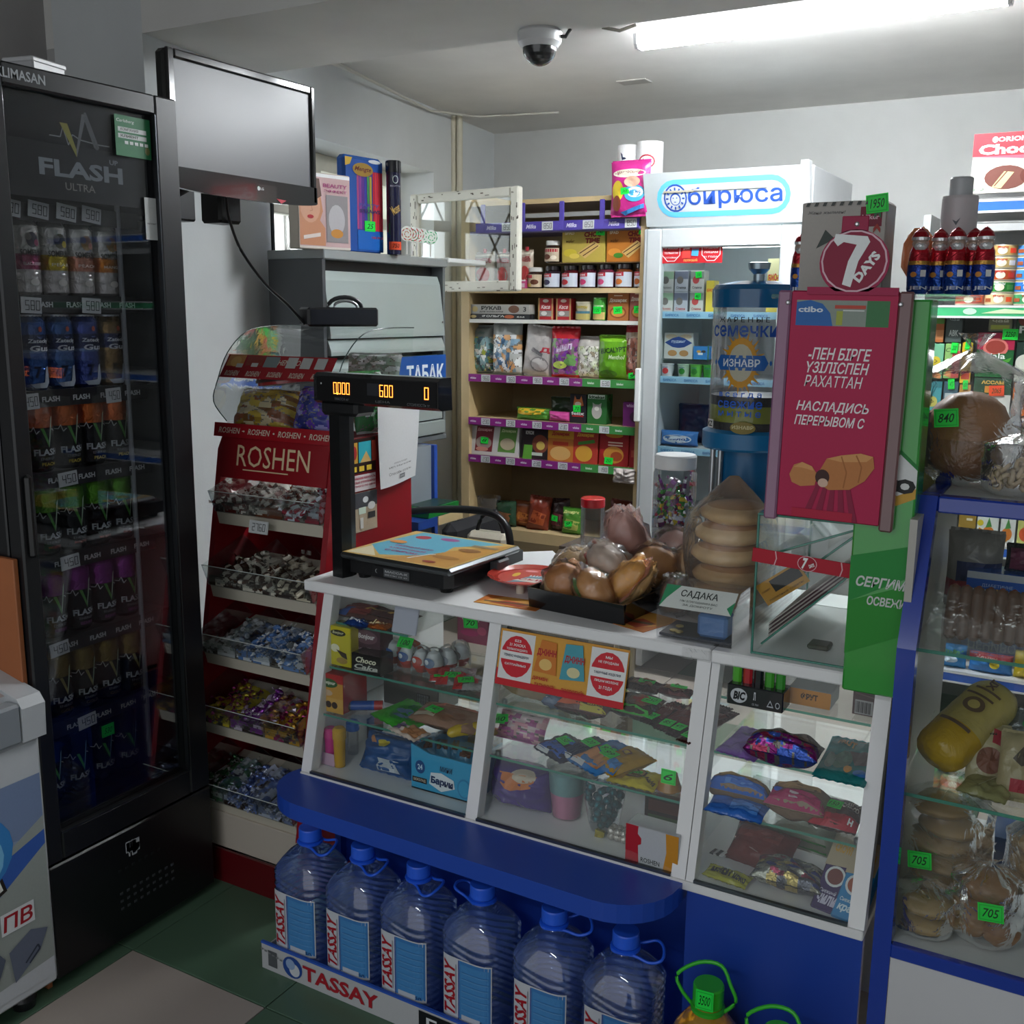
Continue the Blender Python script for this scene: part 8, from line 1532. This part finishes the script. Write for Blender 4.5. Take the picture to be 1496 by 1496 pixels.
rj.location.z = Py(865, 800, 2.9).z
HH = p1.z-rj.location.z
MB().lathe([(rr*.9, 0), (rr*.95, .01), (rr*.95, HH-.03), (rr*.85, HH-.02)], 24, mat='pet_clear').build('jar_body', rj); MB().lathe([(rr*.98, HH-.028), (rr, HH-.025), (rr, HH-.002), (rr*.9, HH)], 24, '#c0202a', 'gloss').build('jar_lid', rj)
MB().box(-.10, .10, -.08, .10, -.04, 0, '#4a4036', 'woodgrain').build('table_top', (t := thing('back_table', 'low wooden side table behind the counter carrying the red-lidded jar', 'table', (rj.location.x, 2.95, rj.location.z-.0005))))
each('table_leg', t, [MB().box(x-.02, x+.02, y-.02, y+.02, -(rj.location.z-.001), -.04, '#7d6e52', 'woodgrain') for x in (-.075, .075) for y in (-.055, .075)])
# on top of the rack / by the fridge
for k, (u0, u1, vt) in enumerate([(903, 932, 213), (931, 967, 208)]):
    a, b = Py(u0, 250, 4.25), Py(u1, 250, 4.25); r = (b.x-a.x)/2; tz = Py((u0+u1)/2, vt, 4.25).z
    t = thing('paper_roll', 'white paper towel roll standing above the rack, %s' % ['left one with dark blue mark', 'right one with red oval mark'][k], 'paper roll', ((a.x+b.x)/2, 4.25, 2.021))
    MB().lathe([(r, 0), (r, tz-2.022), (r*.4, tz-2.02)], 26, '#dcdcdc', 'cloth').build('roll_body', t)
    MB().lathe([(r*.38, tz-2.021), (r*.38, tz-2.0195)], 16, '#8a7a66', 'cloth').build('roll_core', t)
    q = MB(); draw(q, [('e', .55, .62, .28, .13, '#b02a3a'), ('e', .55, .62, .23, .10, '#dcdcdc'), ('t', .55, .62, .4, .05, 'Софтель', '#3a3a3a', .02, .2, .3)] if k else [('p', [(.2, .42), (.35, .56), (.6, .5), (.75, .58), (.8, .42)], '#252f66'), ('p', [(.35, .85), (.42, .70), (.6, .72)], '#2a2f4a')], 2*r*1.2, tz-2.02, cyl(r+.0005)); q.build('roll_print', t)
a, b = Py(897, 275, 4.09), Py(955, 275, 4.09); zt = Py(925, 238, 4.09).z; zb = Py(925, 315, 4.09).z
pouch('sponge_pack', 'bright pink packet with white label hanging at the top right of the rack', 'packet', ((a.x+b.x)/2, 4.06, zb), b.x-a.x, zt-zb, .05, '#b52a7a', [('e', .5, .78, .42, .08, '#d9cfc0'), ('t', .5, .80, .6, .05, 'МАКАРОШКИ', '#8a5a4a', .02, 0), ('e', .22, .45, .16, .2, '#c9b030'), ('e', .2, .22, .12, .15, '#7a3a28'), ('e', .66, .4, .26, .16, '#3f9ac0'), ('e', .68, .42, .2, .1, '#d3dde3'), ('t', .68, .42, .28, .05, 'СВЕЖИЕ', '#2a4a8a', .02, 0), ('e', .6, .62, .2, .1, '#c9a08a'), ('p', [(.3, .05), (.9, .2), (.9, .12), (.4, .0)], '#3f86c9')], tagtxt='365', tagpos=(.42, .45), mat='bag')
# ================================================================== white glass-door fridge (back)
wf_ = thing('glass_door_fridge', 'white glass-door fridge with light blue oval logo at the back of the shop', 'fridge', (0, 0, 0))
FX0, FX1, FY = -1.695, -1.035, 4.05
MB().box(FX0, FX0+.03, FY+.05, FY+.68, .02, 2.06, '#c9ccce', 'plastic', .004).build('side_wall', wf_)
MB().box(FX1-.03, FX1, FY+.03, FY+.68, .02, 2.09, '#c6c9cc', 'plastic', .004).build('side_wall', wf_)
MB().box(FX0+.03, FX1-.03, FY+.64, FY+.68, .1, 2.06, '#e0e6e8', 'plastic').build('back_wall', wf_)
MB().box(FX0+.03, FX1-.03, FY+.05, FY+.64, .1, .16, '#dfe4e6', 'plastic').build('inner_floor', wf_)
for x0_, x1_ in ((FX0+.03, FX0+.034), (FX1-.034, FX1-.03)): MB().box(x0_, x1_, FY+.05, FY+.64, .16, 1.88, '#dfe6e8', 'plastic').build('inner_wall', wf_)
MB().box(FX0+.10, FX1-.10, FY+.06, FY+.085, 1.80, 1.815, '#fff', 'fridge_lamp').build('inner_lamp', wf_)  # glowing strip added under the header to lift the dark interior
q = MB(); q.prism([(FY-.035, 2.085), (FY+.02, 1.885), (FY+.64, 1.885), (FY+.64, 2.085)], FX0+.002, FX1-.032, 'x', '#aeb4b6', 'plastic'); hb_ = q.build('header_box', wf_)
MB().prism([(FY-.045, 2.10), (FY+.016, 1.885), (FY+.03, 1.885), (FY+.0, 2.10)], FX1-.032, FX1-.002, 'x', '#d0d3d6', 'plastic', 0).build('header_edge', hb_)
q = MB(); hl = math.hypot(.2, .055)
hm = lambda x, z, l: ((FX0+FX1)/2-.015+x, FY+.02-.055*z/hl-EPS*1.5*l, 1.885+.2*z/hl)
def pillshape(x0, x1, y0, y1, n=8):
    ry = (y1-y0)/2; rx = ry*hl/.62; P_ = []
    for k in range(n+1): a = PI/2+PI*k/n; P_.append((x0+rx+rx*math.cos(a), (y0+y1)/2+ry*math.sin(a)))
    for k in range(n+1): a = -PI/2+PI*k/n; P_.append((x1-rx+rx*math.cos(a), (y0+y1)/2+ry*math.sin(a)))
    return P_
ops = [('p', pillshape(.08, .94, .16, .86), '#5fb5e6'), ('p', pillshape(.11, .91, .26, .76), '#b9bfc1'), ('e', .205, .52, .078, .26, '#2b4fa3'), ('e', .205, .52, .068, .225, '#b9bfc1'), ('e', .205, .50, .036, .12, '#2b4fa3'), ('e', .205, .49, .029, .095, '#b9bfc1'),
  ('t', .59, .50, .60, .40, 'бирюса', '#2b4fa3', .012, 0)]
for k in range(12): a = 2*PI*k/12; ops.append(('l', [(.205+.045*math.cos(a), .51+.15*math.sin(a)), (.205+.062*math.cos(a), .51+.205*math.sin(a))], .03, '#2b4fa3'))
for dx in (-.012, .012): ops.append(('e', .205+dx, .52, .004, .012, '#2b4fa3'))
ops += [('e', .205, .445, .008, .008, '#2b4fa3'), ('r', .13, .62, .33, .655, '#a9a290'), ('r', .33, .64, .8, .665, '#b9b4a6')]
draw(q, ops, .62, hl, hm); q.build('logo_print', hb_)
dr_ = MB(); DZ0, DZ1 = .12, 1.875
dr_.box(FX0, FX0+.075, FY, FY+.045, DZ0, DZ1, '#b3b8ba', 'plastic', .005); dr_.box(FX1-.105, FX1-.03, FY, FY+.045, DZ0, DZ1, '#b3b8ba', 'plastic', .005)
dr_.box(FX0+.075, FX1-.105, FY, FY+.045, DZ1-.075, DZ1, '#b3b8ba', 'plastic', .005); dr_.box(FX0+.075, FX1-.105, FY, FY+.045, DZ0, DZ0+.08, '#b3b8ba', 'plastic', .005)
dr2 = dr_.build('door', wf_)
MB().box(FX0+.075, FX1-.105, FY+.02, FY+.024, DZ0+.08, DZ1-.075, '#fff', 'glass').build('door_glass', dr2)
MB().box(FX0-.014, FX0+.010, FY-.02, FY, 1.10, 1.32, '#d9dcdc', 'plastic', .004).build('door_handle', dr2)
MB().box(FX0+.012, FX0+.018, FY-.001, FY, DZ0, DZ1, '#8f9698', 'plastic').build('door_groove', dr2)
q = MB(); W_, H_ = .26, .095
gx = (Py(953, 370, FY).x+Py(1063, 370, FY).x)/2
octa = lambda cx: [(cx+.16*math.cos(PI/8+PI/4*k), .5+.46*math.sin(PI/8+PI/4*k)) for k in range(8)]
octb = lambda cx: [(cx+.148*math.cos(PI/8+PI/4*k), .5+.43*math.sin(PI/8+PI/4*k)) for k in range(8)]
draw(q, [('r', 0, 0, 1, 1, '#b02028'), ('p', octa(.18), '#e0d9d9'), ('p', octb(.18), '#b8242c'), ('p', octa(.82), '#e0d9d9'), ('p', octb(.82), '#b8242c')]+[('t', c, y, .22, .08, t, '#e6dede', .02, 0) for c, L_ in ((.18, ['БІЗ', '21 ЖАСҚА', 'ТОЛМАҒАН', 'САТПАЙМЫЗ']), (.82, ['МЫ НЕ', 'ПРОДАЕМ', 'ЛИЦАМ', '21 ГОДА'])) for t, y in zip(L_, (.78, .6, .42, .24))]+[('p', [(.36, .2), (.38, .9), (.49, .9), (.50, .2)], '#c9403a'), ('p', [(.51, .3), (.53, .92), (.64, .9), (.62, .28)], '#4a9ac0'), ('t', .43, .6, .1, .14, 'ДЖИНН', '#e6dede', .04, 0), ('t', .575, .6, .1, .14, 'ДЖИНН', '#c92a30', .04, 0), ('t', .5, .12, .22, .12, 'ПОПРОБУЙ', '#e0a05a', .03, 0)], W_, H_, lambda x, z, l: (gx+x, FY+.019-EPS*l, Py(1005, 384, FY).z+z)); q.build('notice_sticker', dr2)
for z in (1.545, 1.28, .985, .68):
    q = MB(); q.box(FX0+.03, FX1-.03, FY+.10, FY+.60, z-.012, z, '#c3cbd0', 'plastic'); s_ = q.build('fridge_shelf', wf_)
    MB().box(FX0+.03, FX1-.03, FY+.09, FY+.10, z-.022, z+.006, '#9ccbe6', 'plastic').build('shelf_rail', s_)
    q = MB(); draw(q, [('t', .1+.16*k, .5, .10, .5, 'БИРЮСА', '#2f6fb0', .02, 0) for k in range(6)], .58, .022, lambda x, z_, l: ((FX0+FX1)/2+x, FY+.0895-EPS*l, z-.02+z_)); q.build('rail_print', s_)
YS = FY+.14
def FS(nm_, lb, u0, u1, vt, z, c, o_, d=.06, y=YS, **kw): return onshelf('box', nm_, lb, 'carton', u0, u1, vt, z, c, o_, y=y, d=d, **kw)
for k, (u0, c, n_, tg) in enumerate([(963, '#b9b8b4', 'left', None), (984, '#a9acb4', 'middle', None), (1007, '#b5b5b0', 'right', '465')]):
    x0_, _, _, w_, h = dims(u0, u0+20, 425, 453, y=YS)
    h = .085
    for lv in (0, 1):
        carton('milk_carton', 'white milk carton, %s of three in the %s row of the top fridge shelf' % (n_, ['lower', 'upper'][lv]), 'carton', (x0_, YS, 1.5455+lv*(h+.001)), [('r', .0, .6, 1, .95, ['#8aa58a', '#6a6f7f', '#7f8a80'][k]), ('e', .4, .55, .25, .18, '#6f6a66' if k != 2 else '#b04a4a'), ('t', .5, .2, .7, .12, ['Молоко', 'Сливки', 'Сливки'][k], '#5d5a5a' if lv else '#a83a3a', .02, 0)], size=(w_-.002, h), d=.06, col=c, tagtxt={(2, 0): '465', (2, 1): '330'}.get((k, lv)), tagpos=(.6, .8))
FS('yogurt_carton', 'yellow and white kefir carton left of the seed dispenser', 1030, 1042, 410, 1.546, '#c9b545', [('t', .5, .7, .8, .1, 'БИО', '#c0502a', .04, .2)])
FS('yogurt_carton', 'yellow bio yoghurt carton above the dispenser lid', 1118, 1140, 378, 1.546, '#c9b53a', [('r', 0, .7, 1, 1, '#d9d0a0'), ('t', .5, .66, .9, .14, 'БИО-С', '#c0402a', .05, .2, .15), ('t', .5, .5, .8, .1, 'живой', '#c0402a', .03, .2, .15)])
FS('yogurt_carton', 'green and white live yoghurt carton right of the yellow one', 1142, 1163, 378, 1.546, '#8fb54a', [('r', .1, .78, .9, 1, '#2a5aa0'), ('t', .5, .88, .7, .09, 'FOOD', '#dfe6ec', .03, 0), ('t', .5, .62, .85, .1, 'ЖИВОЙ', '#e6efe0', .03, 0), ('t', .5, .45, .85, .1, 'ЙОГУРТ', '#e6efe0', .03, 0)])
x0_, _, _, w_, h = dims(968, 1010, 490, 528, y=YS)
carton('cream_cheese_box', 'white box with dark blue ribbon and cream swirls on the second fridge shelf', 'box', (x0_, YS+.01, 1.281+.075), [('e', .25, .85, .2, .1, '#c9b9a0'), ('e', .75, .85, .2, .1, '#c9b9a0'), ('p', [(.02, .62), (.3, .8), (.5, .86), (.7, .8), (.98, .62), (.7, .45), (.5, .42), (.3, .45)], '#2f4a8a'), ('t', .5, .65, .5, .12, 'пудинг', '#c9d3e6', .02, .2), ('e', .3, .22, .16, .12, '#b58a5a'), ('e', .7, .22, .16, .12, '#b58a5a')], size=(w_, h), d=.07, col='#c9ccc9')
FS('yogurt_carton', 'blue carton with white buttons beside the cream box', 1012, 1036, 506, 1.281+.075, '#3a80c0', [('e', .35, .6, .14, .1, '#c99a4a'), ('e', .65, .6, .14, .1, '#4a3f3a'), ('r', .3, .35, .6, .5, '#dfe6ec')])
MB().box(FX0+.035, up(1040)+.1, FY+.12, FY+.40, 1.352, 1.355, '#fff', 'glass').build('inner_shelf', wf_)
for k, (u, c) in enumerate([(975, '#c9ccd0'), (999, '#a9c0a9'), (1017, '#5fae4a'), (1036, '#3f9a3f')]):
    p = Py(u, 545, YS+.02); t = thing('yogurt_cup', '%s yoghurt cup standing at the front of the second fridge shelf' % ['white and red', 'white and green', 'light green', 'dark green'][k], 'cup', (p.x, YS+.02, 1.2808))
    MB().lathe([(.022, 0), (.027, .05), (.029, .052), (.028, .055)], 18, c, 'gloss').build('cup_body', t); q = MB(); draw(q, [('e', .5, .5, .3, .25, '#c03a3a' if k == 0 else '#2a7a2a'), ('t', .5, .8, .5, .14, 'йогурт', '#2a4a7a', .03, 0)], .045, .05, cyl(.0275)); q.build('cup_print', t)
pouch('cheese_bag', 'blue and white packet lying on the lowest visible fridge shelf', 'bag', (Py(990, 645, YS+.02).x, YS+.04, .99), .17, .06, .08, '#3a70b0', [('e', .5, .5, .4, .3, '#c3ccd6'), ('t', .5, .5, .5, .2, 'Село', '#2a4a8a', .04, .1)], mat='bag')
pouch('dark_bag', 'dark blue translucent plastic bag behind the packet in the white fridge', 'bag', (Py(1015, 640, YS+.2).x, YS+.2, .99), .16, .16, .08, '#27406a', [], mat='bag', wr=.02)
# ================================================================== chair behind the counter
chr_ = thing('office_chair', 'black office chair with curved armrest behind the counter', 'chair', (-2.0, 3.35, 0))
a1 = [Py(590, 748, 3.2), Py(640, 744, 3.2), Py(690, 745, 3.2), Py(722, 752, 3.2), Py(739, 768, 3.2), Py(745, 790, 3.2), Py(747, 830, 3.2)]
MB().tube(smooth([v-Vector((-2.0, 3.35, 0)) for v in a1]), .014, 10, '#17171a', 'plastic').build('armrest', chr_)
MB().box(-.19, .22, -.1, .38, .42, .50, '#1c1c20', 'cloth', .03).build('seat', chr_)
MB().box(-.20, -.13, -.05, .36, .50, .74, '#1f1f23', 'cloth', .03).build('backrest', chr_)
MB().lathe([(.025, .09), (.025, .42)], 12, '#2a2a2c', 'metal', c=(0, .14, 0)).build('gas_lift', chr_)
each('base_leg', chr_, [MB().tube([(0, .14, .09), (.21*math.cos(a), .14+.21*math.sin(a), .05)], .016, 8, '#1a1a1c') for a in [2*PI*k/5 for k in range(5)]])
each('caster', chr_, [MB().ball((.21*math.cos(a), .14+.21*math.sin(a), .026), .026, .026, .026, 10, 8, '#111', 'plastic') for a in [2*PI*k/5 for k in range(5)]])
hbg = thing('handbag', 'black and white handbag hanging by the chair behind the stand', 'bag', (-1.99, 3.36, .501))
MB().box(-.10, .08, -.04, .04, 0, .22, '#c3bcab', 'cloth', .02).build('bag_body', hbg); MB().tube(smooth([Vector((-.07, 0, .21)), Vector((-.04, 0, .28)), Vector((.02, 0, .28)), Vector((.05, 0, .21))]), .008, 8, '#17171a').build('bag_strap', hbg)
